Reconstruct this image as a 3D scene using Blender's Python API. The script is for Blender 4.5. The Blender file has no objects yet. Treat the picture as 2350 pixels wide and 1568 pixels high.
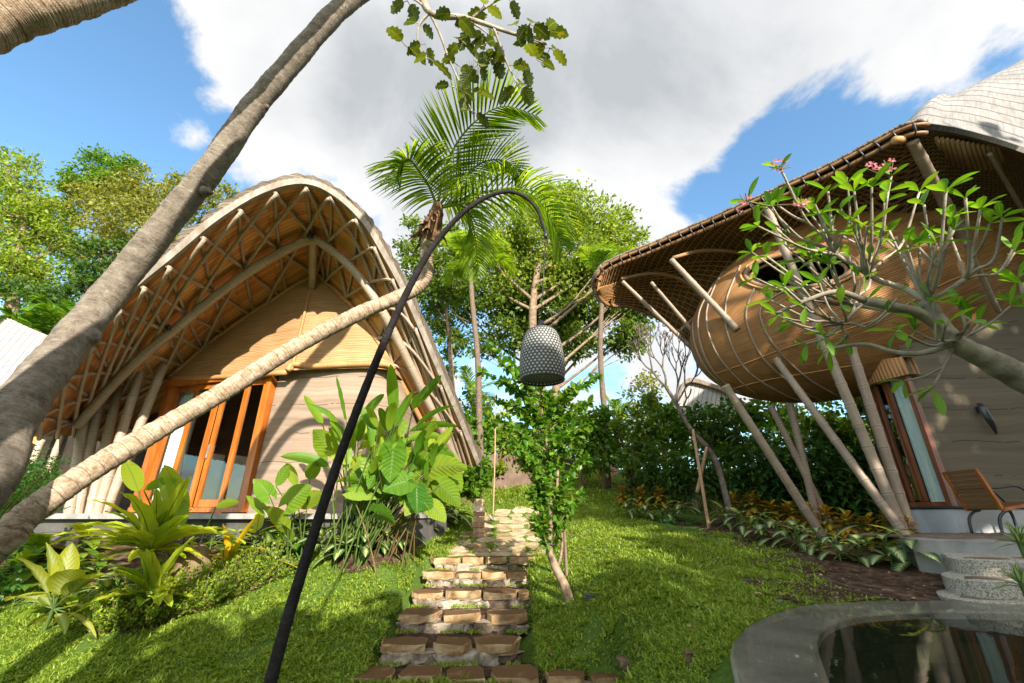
import bpy, math, random
import numpy as np
rng = np.random.default_rng(11)
random.seed(5)
SC = bpy.context.scene
COL = SC.collection
R = math.radians
# ---------------------------------------------------------------- camera model
FP = 979.0                       # focal length in pixels of a 2350 px wide picture (15 mm lens)
PITCH = R(21.8)
CP, SP = math.cos(PITCH), math.sin(PITCH)
def ray(u, v):
    k = (v - 784) / FP
    return np.array([(u - 1175) / FP, CP + k * SP, SP - k * CP])
def atD(u, v, D): return ray(u, v) * D
def atY(u, v, Y):
    r = ray(u, v); return r * (Y / r[1])
def atZ(u, v, Z):
    r = ray(u, v); return r * (Z / r[2])
def atplane(u, v, p, n):
    r = ray(u, v); return r * (np.dot(p, n) / np.dot(r, n))
def sstep(a, b, x):
    t = np.clip((np.asarray(x, float) - a) / (b - a), 0, 1); return t * t * (3 - 2 * t)
# ---------------------------------------------------------------- terrain
BY = [-80, 5.55, 5.85, 6.3, 8.95, 10, 12, 13.5, 15, 20, 30, 60, 120]
BZ = [-1.8, -1.8, -1.72, -1.58, -.84, -.67, -.3, .0, .7, 1.8, 2.6, 3.2, 3.5]
RY = [-80, 3, 5, 7, 10, 13, 16, 20, 30, 60, 120]
RZ = [-1.15, -1.02, -.94, -.72, -.35, .1, .9, 1.8, 2.6, 3.2, 3.5]
def gz(x, y):
    x = np.asarray(x, float); y = np.asarray(y, float)
    b = np.interp(y, BY, BZ); r = np.maximum(b, np.interp(y, RY, RZ))
    s = sstep(.45, 2.0, x)
    z = b * (1 - s) + r * s
    st = sstep(.10, .0, np.abs(x + .68) - .92) * sstep(5.78, 5.9, y) * (1 - sstep(9.0, 9.2, y))
    z = z - .30 * st
    z = z - np.clip(z + 1.93, 0, 2) * sstep(1.36, 1.2, x) * sstep(.0, .2, x) * sstep(4.9, 5.2, y) * (1 - sstep(5.86, 6.02, y))
    z = z + .9 * sstep(11.0, 13.2, y) * sstep(-.55, -1.3, x) * (1 - sstep(15, 19, y))
    under = sstep(-1.9, -2.9, x + .25 * np.maximum(0, 10 - y)) * sstep(9.2, 9.8, y) * (1 - sstep(17, 20, y))      # below the left villa's floor
    z = z * (1 - under) + np.minimum(z, -.35) * under
    u2 = sstep(7.2, 7.9, x) * sstep(7.6, 8.2, y) * (1 - sstep(14, 17, y))
    z = z * (1 - u2) + np.minimum(z, -.45) * u2
    bump = .035 * np.sin(x * 2.3 + y) * np.sin(y * 1.9 - x * .7) + .02 * np.sin(x * 5.1) * np.sin(y * 4.3 + x)
    z = z + .34 * sstep(7.3, 8.6, y) * sstep(-1.7, -2.4, x) * (1 - sstep(9.2, 9.8, y))
    xr = np.interp(y, [0, 3.1, 3.36, 3.75, 4.3, 4.9, 5.15], [1.3, 1.36, 1.43, 1.66, 2.1, 2.8, 3.5])  # hollow below the pond
    z = z - 1.6 * sstep(.12, .4, x - xr) * (1 - sstep(4.78, 4.93, y)) * sstep(.5, 1.0, y)
    return z + bump * sstep(.0, .5, np.abs(x + .7) - .9 + sstep(13, 14, y))
def atG(u, v, far=60):
    r = ray(u, v); t = 1.0
    while t < far:
        p = r * t
        if p[2] < gz(p[0], p[1]): break
        t += .01 + t * .002
    return r * t
# ---------------------------------------------------------------- meshes
WL = {}
GS = 1.0                         # size factor of the thing being built (about the viewpoint)
class M:
    def __init__(s): s.V = []; s.F = []; s.U = []; s.n = 0; s.C = []
    def add(s, V, F, uv=None, c=None):
        V = np.asarray(V, float).reshape(-1, 3); F = np.asarray(F, int)
        s.V.append(V); s.F.append(F + s.n); s.n += len(V)
        s.U.append(np.zeros((len(V), 2)) if uv is None else np.asarray(uv, float).reshape(-1, 2))
        return s
    def build(s, name, m, parent=None, smooth=True, label=None):
        loc = WL.get(parent.name, np.zeros(3)) if parent else np.zeros(3)
        V = np.concatenate(s.V) * GS - loc; U = np.concatenate(s.U)
        me = bpy.data.meshes.new(name)
        tot = sum(f.size for f in s.F); nf = sum(len(f) for f in s.F)
        me.vertices.add(len(V)); me.vertices.foreach_set('co', V.astype(np.float32).ravel())
        me.loops.add(tot); li = np.concatenate([f.ravel() for f in s.F])
        me.loops.foreach_set('vertex_index', li.astype(np.int32))
        ls = np.concatenate([np.full(len(f), f.shape[1]) for f in s.F])
        st = np.concatenate([[0], np.cumsum(ls)[:-1]])
        me.polygons.add(nf); me.polygons.foreach_set('loop_start', st.astype(np.int32))
        me.polygons.foreach_set('use_smooth', np.full(nf, smooth))
        uvl = me.uv_layers.new(name='UVMap')
        uvl.data.foreach_set('uv', U[li].astype(np.float32).ravel())
        me.materials.append(m); me.update(calc_edges=True); me.validate()
        o = bpy.data.objects.new(name, me); COL.objects.link(o)
        if parent: o.parent = parent
        WL[o.name] = loc
        if label: o['label'] = label
        return o
def thing(name, label, cat, loc, group=None):
    o = bpy.data.objects.new(name, None); COL.objects.link(o); loc = np.array(loc, float) * GS; o.location = loc
    o.empty_display_size = .2
    WL[o.name] = np.array(loc, float)
    return tag(o, label, cat, group)
def tag(o, label, cat=None, group=None, kind=None):
    o['label'] = label
    if cat: o['category'] = cat
    if group: o['group'] = group
    if kind: o['kind'] = kind
    return o
def struct(o, kind='structure', label=None, cat=None):
    o['kind'] = kind
    if label: o['label'] = label
    if cat: o['category'] = cat
    return o
def dup(root, loc, rz=0, sc=1, label=None):
    c = root.copy(); COL.objects.link(c); c.location = loc; c.rotation_euler = (0, 0, rz); c.scale = (sc, sc, sc)
    WL[c.name] = np.array(loc, float)
    if label: c['label'] = label
    for ch in list(root.children):
        d = ch.copy(); COL.objects.link(d); d.parent = c
        for g in list(ch.children):
            e = g.copy(); COL.objects.link(e); e.parent = d
    return c
def nrm(v):
    v = np.asarray(v, float); return v / (np.linalg.norm(v, axis=-1, keepdims=True) + 1e-12)
def cr(P, n):
    """resample a point list (any dimension) along a Catmull-Rom spline"""
    P = np.asarray(P, float)
    if len(P) == 2: return P[0] + (P[1] - P[0]) * np.linspace(0, 1, n)[:, None]
    Q = np.vstack([2 * P[0] - P[1], P, 2 * P[-1] - P[-2]])
    t = np.linspace(0, len(P) - 1 - 1e-9, n); i = t.astype(int); f = (t - i)[:, None]
    a, b, c, d = Q[i], Q[i + 1], Q[i + 2], Q[i + 3]
    return .5 * (2 * b + (c - a) * f + (2 * a - 5 * b + 4 * c - d) * f**2 + (3 * b - a - 3 * c + d) * f**3)
def tube(m, P, r, n=8, caps=True):
    P = np.asarray(P, float); N = len(P); r = np.broadcast_to(np.asarray(r, float), (N,))
    T = nrm(np.gradient(P, axis=0))
    x = np.cross(T[0], [0, 0, 1.]);
    if np.linalg.norm(x) < 1e-3: x = np.array([1., 0, 0])
    x = nrm(x); V = []; U = []
    a = np.arange(n) * 2 * math.pi / n
    s = np.concatenate([[0], np.cumsum(np.linalg.norm(np.diff(P, axis=0), axis=1))])
    for i in range(N):
        x = nrm(x - T[i] * np.dot(x, T[i])); y = np.cross(T[i], x)
        V.append(P[i] + r[i] * (np.cos(a)[:, None] * x + np.sin(a)[:, None] * y))
        U.append(np.stack([a / 6.283, np.full(n, s[i])], 1))
    V = np.concatenate(V); U = np.concatenate(U)
    j = np.arange(n); k = (j + 1) % n; F = []
    for i in range(N - 1):
        F.append(np.stack([i * n + j, i * n + k, (i + 1) * n + k, (i + 1) * n + j], 1))
    m.add(V, np.concatenate(F), U)
    if caps:
        base = m.n - len(V)
        for i, rev in ((0, True), (N - 1, False)):
            idx = i * n + j
            m.F.append((idx[::-1] if rev else idx)[None, :] + base)
    return m
def pole(a, b, r0, r1=None, n=8, seg=2, sag=0, knots=False):
    """one bamboo pole or batten as its own mesh"""
    a = np.asarray(a, float); b = np.asarray(b, float); L = np.linalg.norm(b - a)
    if r1 is None: r1 = r0
    if knots:
        N = max(4, int(L / .05)); t = np.linspace(0, 1, N); s = t * L
        r = r0 + (r1 - r0) * t
        k = np.abs(((s + .13) % .38) - .19) < .026
        r = r * (1 + .10 * k)
    else:
        t = np.linspace(0, 1, seg); r = r0 + (r1 - r0) * t
    P = a + (b - a) * t[:, None]; P[:, 2] -= sag * 4 * t * (1 - t)
    return tube(M(), P, r, n)
def grid(m, G, uv=None, closed=False, flip=False):
    G = np.asarray(G, float); a, b = G.shape[:2]
    i, j = np.meshgrid(np.arange(a - 1), np.arange(b - (0 if closed else 1)), indexing='ij')
    jn = (j + 1) % b
    F = np.stack([i * b + j, (i + 1) * b + j, (i + 1) * b + jn, i * b + jn], -1).reshape(-1, 4)
    if flip: F = F[:, ::-1]
    if uv is None:
        du = np.zeros((a, b)); du[1:] = np.cumsum(np.linalg.norm(np.diff(G, axis=0), axis=2), axis=0)
        dv = np.zeros((a, b)); dv[:, 1:] = np.cumsum(np.linalg.norm(np.diff(G, axis=1), axis=2), axis=1)
        uv = np.stack([du.mean(1, keepdims=True).repeat(b, 1), dv], -1)
    m.add(G.reshape(-1, 3), F, np.asarray(uv).reshape(-1, 2))
    return m
BOXF = np.array([[0, 3, 2, 1], [4, 5, 6, 7], [0, 1, 5, 4], [1, 2, 6, 5], [2, 3, 7, 6], [3, 0, 4, 7]])
def hexa(m, c8):
    """box from eight corners: bottom ring then top ring"""
    V = np.asarray(c8, float)
    W = V[BOXF].reshape(-1, 3)
    e = V.ptp(axis=0) if hasattr(V, 'ptp') else np.ptp(V, axis=0)
    uv = np.tile(np.array([[0, 0], [1, 0], [1, 1], [0, 1.]]), (6, 1))
    m.add(W, np.arange(24).reshape(6, 4), uv); return m
def box(m, lo, hi):
    x0, y0, z0 = lo; x1, y1, z1 = hi
    return hexa(m, [[x0, y0, z0], [x1, y0, z0], [x1, y1, z0], [x0, y1, z0], [x0, y0, z1], [x1, y0, z1], [x1, y1, z1], [x0, y1, z1]])
def beam(m, a, b, w, h, up=(0, 0, 1)):
    """rectangular bar from a to b: w across, h along 'up'"""
    a = np.asarray(a, float); b = np.asarray(b, float); d = nrm(b - a); s = nrm(np.cross(d, up)); t = np.cross(s, d)
    c = [(-1, -1), (1, -1), (1, 1), (-1, 1)]
    V = [a + s * i * w / 2 + t * j * h / 2 for i, j in c] + [b + s * i * w / 2 + t * j * h / 2 for i, j in c]
    return hexa(m, V)
def prism(m, poly, z0, z1, jit=0):
    """upright slab over a plan outline with slightly rounded top edge"""
    P = np.asarray(poly, float); n = len(P); c = P.mean(0)
    rings = [np.c_[P, np.full(n, z0)], np.c_[P, np.full(n, z1 - .015)], np.c_[c + (P - c) * .965, np.full(n, z1)]]
    rings = [r + rng.normal(0, jit, r.shape) for r in rings]
    V = np.concatenate(rings); j = np.arange(n); k = (j + 1) % n
    F = np.concatenate([np.stack([i * n + j, i * n + k, (i + 1) * n + k, (i + 1) * n + j], 1) for i in (0, 1)])
    m.add(V, F, V[:, :2]); base = m.n - len(V)
    m.add(np.vstack([rings[2], rings[2].mean(0)]), np.stack([j, k, np.full(n, n)], 1), np.vstack([rings[2], rings[2].mean(0)])[:, :2])
    return m
def frames(d, up):
    y = nrm(d); z = up - y * np.sum(up * y, -1, keepdims=True); z = nrm(z); x = np.cross(y, z)
    return np.stack([x, y, z], -1)
def scatter(m, T, F, Rm, pos, s, uv=None):
    """many copies of one small leaf template merged in one mesh"""
    s = np.broadcast_to(np.asarray(s, float).reshape(-1, 1) if np.ndim(s) < 2 else s, (len(pos), 3) if np.ndim(s) == 2 else (len(pos), 1))
    V = np.einsum('nij,nvj->nvi', Rm, T[None] * s[:, None, :]) + pos[:, None]
    n = len(T); FF = (F[None] + (np.arange(len(pos)) * n)[:, None, None]).reshape(-1, F.shape[1])
    m.add(V.reshape(-1, 3), FF, np.tile(uv if uv is not None else T[:, :2], (len(pos), 1)))
    return m
LEAF = np.array([[0, 0, 0], [.30, .38, .07], [.2, .75, .04], [0, 1, -.06], [-.2, .75, .04], [-.30, .38, .07], [0, .45, 0]])
LEAFF = np.array([[0, 1, 6], [1, 2, 6], [2, 3, 6], [3, 4, 6], [4, 5, 6], [5, 0, 6]])
LEAFUV = np.c_[LEAF[:, 0] / .6 + .5, LEAF[:, 1]]
DIA = np.array([[0, 0, 0], [.28, .45, .08], [0, 1, -.05], [-.28, .45, .08]])
DIAF = np.array([[0, 1, 2], [0, 2, 3]])
DIAUV = np.c_[DIA[:, 0] / .56 + .5, DIA[:, 1]]
def rdir(n, up=0.0):
    d = rng.normal(size=(n, 3)); d[:, 2] += up; return nrm(d)
# ---------------------------------------------------------------- materials
def NT(name):
    m = bpy.data.materials.new(name); m.use_nodes = True; t = m.node_tree
    for n in list(t.nodes): t.nodes.remove(n)
    o = t.nodes.new('ShaderNodeOutputMaterial'); return m, t, o
def nd(t, k, **kw):
    n = t.nodes.new(k)
    for a, b in kw.items():
        if a in n.inputs.keys(): n.inputs[a].default_value = b
        else: setattr(n, a, b)
    return n
def ramp(t, cols, fac, lo=.3, hi=.7):
    r = t.nodes.new('ShaderNodeValToRGB'); e = r.color_ramp.elements
    while len(e) < len(cols): e.new(.5)
    for i, c in enumerate(cols):
        e[i].position = lo + (hi - lo) * i / max(1, len(cols) - 1); e[i].color = (*c, 1)
    t.links.new(fac, r.inputs[0]); return r.outputs[0]
def coords(t, coord, stretch):
    c = t.nodes.new('ShaderNodeTexCoord'); mp = nd(t, 'ShaderNodeMapping'); mp.inputs['Scale'].default_value = stretch
    t.links.new(c.outputs[coord], mp.inputs[0]); return mp.outputs[0]
def noise(t, vec, scale, detail=5, rough=.6, dist=0):
    n = nd(t, 'ShaderNodeTexNoise'); n.inputs['Scale'].default_value = scale; n.inputs['Detail'].default_value = detail
    n.inputs['Roughness'].default_value = rough; n.inputs['Distortion'].default_value = dist
    if vec is not None: t.links.new(vec, n.inputs['Vector'])
    return n.outputs[0]
def mixc(t, fac, a, b, mode='MIX'):
    n = t.nodes.new('ShaderNodeMix'); n.data_type = 'RGBA'; n.blend_type = mode
    for s, v in ((0, fac), (6, a), (7, b)):
        if hasattr(v, 'links'): t.links.new(v, n.inputs[s])
        else: n.inputs[s].default_value = v if s == 0 else (*v, 1) if len(v) == 3 else v
    return n.outputs[2]
def mth(t, op, a, b=0.5, c=None, clamp=False):
    n = t.nodes.new('ShaderNodeMath'); n.operation = op; n.use_clamp = clamp
    for i, v in enumerate((a, b, c)):
        if v is None: continue
        if hasattr(v, 'links'): t.links.new(v, n.inputs[i])
        else: n.inputs[i].default_value = v
    return n.outputs[0]
def bsdf(t, o, col, rough=.6, spec=.3, h=None, bump=.3, dist=.02, metal=0):
    p = t.nodes.new('ShaderNodeBsdfPrincipled')
    if hasattr(col, 'links'): t.links.new(col, p.inputs['Base Color'])
    else: p.inputs['Base Color'].default_value = (*col, 1)
    if hasattr(rough, 'links'): t.links.new(rough, p.inputs['Roughness'])
    else: p.inputs['Roughness'].default_value = rough
    p.inputs['Specular IOR Level'].default_value = spec; p.inputs['Metallic'].default_value = metal
    if h is not None:
        b = nd(t, 'ShaderNodeBump'); b.inputs['Strength'].default_value = bump; b.inputs['Distance'].default_value = dist
        t.links.new(h, b.inputs['Height']); t.links.new(b.outputs[0], p.inputs['Normal'])
    if o: t.links.new(p.outputs[0], o.inputs[0])
    return p
def mat(name, cols, scale=4, rough=.65, spec=.3, bump=.3, bs=None, coord='Object', stretch=(1, 1, 1), detail=6, dist=.02, lo=.3, hi=.7, metal=0, island=0):
    m, t, o = NT(name); v = coords(t, coord, stretch); f = noise(t, v, scale, detail)
    if island:
        g = t.nodes.new('ShaderNodeNewGeometry')
        f = mth(t, 'ADD', f, mth(t, 'MULTIPLY', mth(t, 'SUBTRACT', g.outputs['Random Per Island'], .5), island))
    c = ramp(t, cols, f, lo, hi)
    h = noise(t, v, bs or scale * 4, 8, .7)
    bsdf(t, o, c, rough, spec, h, bump, dist, metal); return m
def leafmat(name, cols, trans=.45, rough=.42, tcol=None, rib=None, varieg=None, island=.9, spec=.3, veins=0):
    m, t, o = NT(name); g = t.nodes.new('ShaderNodeNewGeometry'); tc = t.nodes.new('ShaderNodeTexCoord')
    f = mth(t, 'ADD', mth(t, 'MULTIPLY', g.outputs['Random Per Island'], island), mth(t, 'MULTIPLY', noise(t, tc.outputs['Object'], 1.3, 3), 1 - island * .7))
    c = ramp(t, cols, f, .1, .95)
    sx = nd(t, 'ShaderNodeSeparateXYZ'); t.links.new(tc.outputs['UV'], sx.inputs[0])
    if varieg or rib:
        e = mth(t, 'ABSOLUTE', mth(t, 'SUBTRACT', sx.outputs[0], .5))
        if varieg:
            w = nd(t, 'ShaderNodeTexWave'); w.inputs['Scale'].default_value = 5; w.inputs['Distortion'].default_value = 3
            vv = nd(t, 'ShaderNodeVectorMath', operation='MULTIPLY_ADD')
            k = mth(t, 'ADD', mth(t, 'MULTIPLY', e, 2.2), mth(t, 'MULTIPLY', sx.outputs[1], 3.2))
            nn = mth(t, 'SINE', mth(t, 'MULTIPLY', mth(t, 'SUBTRACT', mth(t, 'MULTIPLY', sx.outputs[1], 1.0), mth(t, 'MULTIPLY', e, .55)), 55.0))
            q = mth(t, 'ADD', mth(t, 'MULTIPLY', e, 3.2), mth(t, 'MULTIPLY', nn, .3))
            q = mth(t, 'ADD', q, mth(t, 'MULTIPLY', noise(t, tc.outputs['Object'], 30, 3), .5))
            fac = mth(t, 'SUBTRACT', 1.25, q, clamp=True)
            c = mixc(t, fac, c, varieg)
        if rib:
            fac = mth(t, 'LESS_THAN', e, .035)
            c = mixc(t, mth(t, 'MULTIPLY', fac, .8), c, rib)
    hh = None
    if veins:
        e = mth(t, 'ABSOLUTE', mth(t, 'SUBTRACT', sx.outputs[0], .5))
        hh = mth(t, 'SINE', mth(t, 'MULTIPLY', mth(t, 'SUBTRACT', sx.outputs[1], mth(t, 'MULTIPLY', e, .45)), veins))
        n3 = noise(t, tc.outputs['Object'], 9, 4)
        c = mixc(t, mth(t, 'MULTIPLY', mth(t, 'ADD', mth(t, 'MULTIPLY', hh, .5), n3), .2, clamp=True), c, mixc(t, 1.0, c, (.45, .5, .5), 'MULTIPLY'))
        c = mixc(t, mth(t, 'MULTIPLY', mth(t, 'GREATER_THAN', noise(t, tc.outputs['Object'], 5, 5), .66), .55), c, (.22, .2, .03))
    p = bsdf(t, None, c, rough, spec, hh, .25, .01)
    tr = t.nodes.new('ShaderNodeBsdfTranslucent')
    tcx = mixc(t, 1.0, c, tcol or (1.5, 1.35, .35), 'MULTIPLY'); t.links.new(tcx, tr.inputs[0])
    mx = t.nodes.new('ShaderNodeMixShader'); mx.inputs[0].default_value = trans
    t.links.new(p.outputs[0], mx.inputs[1]); t.links.new(tr.outputs[0], mx.inputs[2]); t.links.new(mx.outputs[0], o.inputs[0])
    return m
# ================================================================ materials used below
def m_planks(name, cols, w, l, gap, rough=.6, bump=.35, gapcol=(.03, .02, .012)):
    """boards laid along UV: brick texture for the joints, stretched noise for the grain"""
    m, t, o = NT(name); tc = t.nodes.new('ShaderNodeTexCoord')
    b = nd(t, 'ShaderNodeTexBrick'); b.inputs['Scale'].default_value = 1; b.inputs['Mortar Size'].default_value = gap
    b.inputs['Brick Width'].default_value = l; b.inputs['Row Height'].default_value = w; b.inputs['Mortar Smooth'].default_value = .1
    b.inputs['Color1'].default_value = (0, 0, 0, 1); b.inputs['Color2'].default_value = (1, 1, 1, 1); b.inputs['Bias'].default_value = 0
    t.links.new(tc.outputs['UV'], b.inputs[0])
    mp = nd(t, 'ShaderNodeMapping'); mp.inputs['Scale'].default_value = (1.2, 14, 1); t.links.new(tc.outputs['UV'], mp.inputs[0])
    g = noise(t, mp.outputs[0], 3, 6)
    bw = nd(t, 'ShaderNodeRGBToBW'); t.links.new(b.outputs[0], bw.inputs[0])
    big = noise(t, tc.outputs['Object'], .9, 3)
    f = mth(t, 'ADD', mth(t, 'MULTIPLY', bw.outputs[0], .35), mth(t, 'ADD', mth(t, 'MULTIPLY', g, .45), mth(t, 'MULTIPLY', big, .25)))
    c = mixc(t, b.outputs[1], ramp(t, cols, f, .25, .8), gapcol)
    h = mth(t, 'SUBTRACT', mth(t, 'MULTIPLY', g, .3), b.outputs[1])
    bsdf(t, o, c, rough, .25, h, bump, .02); return m
def m_strips(name, cols, n, axis=1, rough=.6, coord='UV', bump=.6, wob=.15):
    """thin woven bamboo strips: a fine wave across one axis with lengthwise streaks"""
    m, t, o = NT(name); tc = t.nodes.new('ShaderNodeTexCoord'); sx = nd(t, 'ShaderNodeSeparateXYZ'); t.links.new(tc.outputs[coord], sx.inputs[0])
    sc = [1.5, 1.5, 1.5]; sc[axis] = n
    mp = nd(t, 'ShaderNodeMapping'); mp.inputs['Scale'].default_value = sc; t.links.new(tc.outputs[coord], mp.inputs[0])
    w1 = noise(t, tc.outputs[coord], 1.2, 2)
    a = mth(t, 'ADD', sx.outputs[axis], mth(t, 'MULTIPLY', w1, wob))
    s = mth(t, 'SINE', mth(t, 'MULTIPLY', a, n * 6.283))
    g = noise(t, mp.outputs[0], 1.0, 4)
    big = noise(t, tc.outputs['Object'], 1.1, 3)
    f = mth(t, 'ADD', mth(t, 'MULTIPLY', g, .6), mth(t, 'ADD', mth(t, 'MULTIPLY', s, .1), mth(t, 'MULTIPLY', big, .4)))
    c = ramp(t, cols, f, .25, .8)
    h = mth(t, 'ADD', mth(t, 'MULTIPLY', s, .5), g)
    bsdf(t, o, c, rough, .25, h, bump, .012); return m
def m_weave(name, cols, n, rough=.7, gapcol=(.02, .012, .007), duty=.72, diag=True):
    """open lattice weave: two families of strips over a dark backing"""
    m, t, o = NT(name); tc = t.nodes.new('ShaderNodeTexCoord'); sx = nd(t, 'ShaderNodeSeparateXYZ'); t.links.new(tc.outputs['UV'], sx.inputs[0])
    u, v = sx.outputs[0], sx.outputs[1]
    if diag:
        p = mth(t, 'ADD', u, v); q = mth(t, 'SUBTRACT', u, v)
    else: p, q = u, v
    p = mth(t, 'MULTIPLY', p, n); q = mth(t, 'MULTIPLY', q, n)
    fp = mth(t, 'PINGPONG', p, .5); fq = mth(t, 'PINGPONG', q, .5)
    a = mth(t, 'GREATER_THAN', fp, .5 * (1 - duty)); b = mth(t, 'GREATER_THAN', fq, .5 * (1 - duty))
    k = mth(t, 'MAXIMUM', a, b)
    g = noise(t, tc.outputs['UV'], 9, 4); big = noise(t, tc.outputs['Object'], .8, 3)
    f = mth(t, 'ADD', mth(t, 'MULTIPLY', g, .6), mth(t, 'MULTIPLY', big, .4))
    c = mixc(t, k, gapcol, ramp(t, cols, f))
    h = mth(t, 'MAXIMUM', fp, fq)
    bsdf(t, o, c, rough, .2, h, .8, .03); return m
def m_earth(name, cols, rough=.9):
    """rammed earth: wavy horizontal layers, fine grit"""
    m, t, o = NT(name); tc = t.nodes.new('ShaderNodeTexCoord')
    n1 = noise(t, tc.outputs['Object'], .8, 3); sx = nd(t, 'ShaderNodeSeparateXYZ'); t.links.new(tc.outputs['Object'], sx.inputs[0])
    z = mth(t, 'ADD', sx.outputs[2], mth(t, 'MULTIPLY', n1, .22))
    cb = nd(t, 'ShaderNodeCombineXYZ'); t.links.new(z, cb.inputs[2])
    mp = nd(t, 'ShaderNodeMapping'); mp.inputs['Scale'].default_value = (.25, .25, 3.2)
    va = nd(t, 'ShaderNodeVectorMath', operation='ADD'); t.links.new(tc.outputs['Object'], mp.inputs[0])
    mp2 = nd(t, 'ShaderNodeMapping'); mp2.inputs['Scale'].default_value = (0, 0, 3.0); t.links.new(cb.outputs[0], mp2.inputs[0])
    lay = noise(t, mp2.outputs[0], 1.0, 4, .7); st = noise(t, mp.outputs[0], 2.2, 6)
    f = mth(t, 'ADD', mth(t, 'MULTIPLY', lay, .75), mth(t, 'MULTIPLY', st, .3))
    c = ramp(t, cols, f, .3, .75)
    zz = mth(t, 'PINGPONG', z, .31); line = mth(t, 'LESS_THAN', zz, .009)
    nn = noise(t, tc.outputs['Object'], 2.1, 2)
    c = mixc(t, mth(t, 'MULTIPLY', mth(t, 'MULTIPLY', line, .7), mth(t, 'GREATER_THAN', nn, .46)), c, (.03, .022, .016))
    h = noise(t, tc.outputs['Object'], 40, 6, .8)
    bsdf(t, o, c, rough, .15, mth(t, 'ADD', h, st), .35, .02); return m
def m_grass(name):
    m, t, o = NT(name); tc = t.nodes.new('ShaderNodeTexCoord')
    a = noise(t, tc.outputs['Object'], .55, 4); b = noise(t, tc.outputs['Object'], 22, 6, .75)
    g = ramp(t, [(.035, .07, .012), (.07, .12, .018), (.12, .17, .03)], b)
    s = ramp(t, [(.05, .03, .018), (.1, .065, .04), (.2, .14, .09)], b)
    c = mixc(t, mth(t, 'GREATER_THAN', mth(t, 'ADD', a, mth(t, 'MULTIPLY', b, .25)), .79), g, s)
    bsdf(t, o, c, .9, .1, b, .8, .04); return m
def m_rings(name, cols, step, rough=.8, moss=None, line_k=.5):
    """palm bark: ring scars along the UV length with blotches"""
    m, t, o = NT(name); tc = t.nodes.new('ShaderNodeTexCoord'); sx = nd(t, 'ShaderNodeSeparateXYZ'); t.links.new(tc.outputs['UV'], sx.inputs[0])
    w = noise(t, tc.outputs['Object'], 3.0, 3)
    s = mth(t, 'ADD', sx.outputs[1], mth(t, 'MULTIPLY', w, step * .9))
    fr = mth(t, 'FRACT', mth(t, 'DIVIDE', s, step)); line = mth(t, 'LESS_THAN', mth(t, 'ADD', fr, mth(t, 'MULTIPLY', noise(t, tc.outputs['Object'], 11, 3), .22)), .19)
    a = noise(t, tc.outputs['Object'], 11, 8, .7); mpb = nd(t, 'ShaderNodeMapping'); mpb.inputs['Scale'].default_value = (5, 75, 1); t.links.new(tc.outputs['UV'], mpb.inputs[0]); b = mth(t, 'ADD', mth(t, 'MULTIPLY', noise(t, mpb.outputs[0], 1.0, 7, .7), .65), mth(t, 'MULTIPLY', noise(t, tc.outputs['Object'], 60, 6, .75), .35))
    f = mth(t, 'ADD', mth(t, 'MULTIPLY', a, .42), mth(t, 'MULTIPLY', b, .58))
    c = ramp(t, cols, f, .36, .64)
    c = mixc(t, mth(t, 'MULTIPLY', line, line_k), c, tuple(x * .45 for x in cols[0]))
    if moss: c = mixc(t, mth(t, 'MULTIPLY', mth(t, 'GREATER_THAN', noise(t, tc.outputs['Object'], 2.3, 6), .58), .6), c, moss)
    h = mth(t, 'ADD', mth(t, 'MULTIPLY', fr, .6), mth(t, 'ADD', a, mth(t, 'MULTIPLY', b, .6)))
    bsdf(t, o, c, rough, .15, h, .7, .03); return m
def m_glass(name, tint=(.8, .9, .88), rough=0.0, ior=1.5, clear=.75):
    m, t, o = NT(name); fr = nd(t, 'ShaderNodeLayerWeight'); fr.inputs[0].default_value = .5
    g = nd(t, 'ShaderNodeBsdfGlossy'); g.inputs['Roughness'].default_value = rough; g.inputs[0].default_value = (.95, .97, .97, 1)
    tr = nd(t, 'ShaderNodeBsdfTransparent'); tr.inputs[0].default_value = (*tint, 1)
    mx = t.nodes.new('ShaderNodeMixShader'); f = mth(t, 'ADD', mth(t, 'POWER', fr.outputs['Facing'], 4.0), 1 - clear, clamp=True); t.links.new(f, mx.inputs[0])
    t.links.new(tr.outputs[0], mx.inputs[1]); t.links.new(g.outputs[0], mx.inputs[2]); t.links.new(mx.outputs[0], o.inputs[0]); return m
def m_water(name):
    m, t, o = NT(name); fr = nd(t, 'ShaderNodeLayerWeight'); fr.inputs[0].default_value = .5
    tc = t.nodes.new('ShaderNodeTexCoord'); h = noise(t, tc.outputs['Object'], 2.2, 3)
    b = nd(t, 'ShaderNodeBump'); b.inputs['Strength'].default_value = .03; b.inputs['Distance'].default_value = .05; t.links.new(h, b.inputs['Height'])
    g = nd(t, 'ShaderNodeBsdfGlossy'); g.inputs['Roughness'].default_value = 0.02; t.links.new(b.outputs[0], g.inputs['Normal']); t.links.new(b.outputs[0], fr.inputs['Normal'])
    tr = nd(t, 'ShaderNodeBsdfTransparent'); tr.inputs[0].default_value = (.86, .86, .82, 1)
    mx = t.nodes.new('ShaderNodeMixShader'); t.links.new(mth(t, 'ADD', mth(t, 'MULTIPLY', mth(t, 'POWER', fr.outputs['Facing'], 5.0), .75), .02, clamp=True), mx.inputs[0])
    t.links.new(tr.outputs[0], mx.inputs[1]); t.links.new(g.outputs[0], mx.inputs[2]); t.links.new(mx.outputs[0], o.inputs[0]); return m
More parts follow.
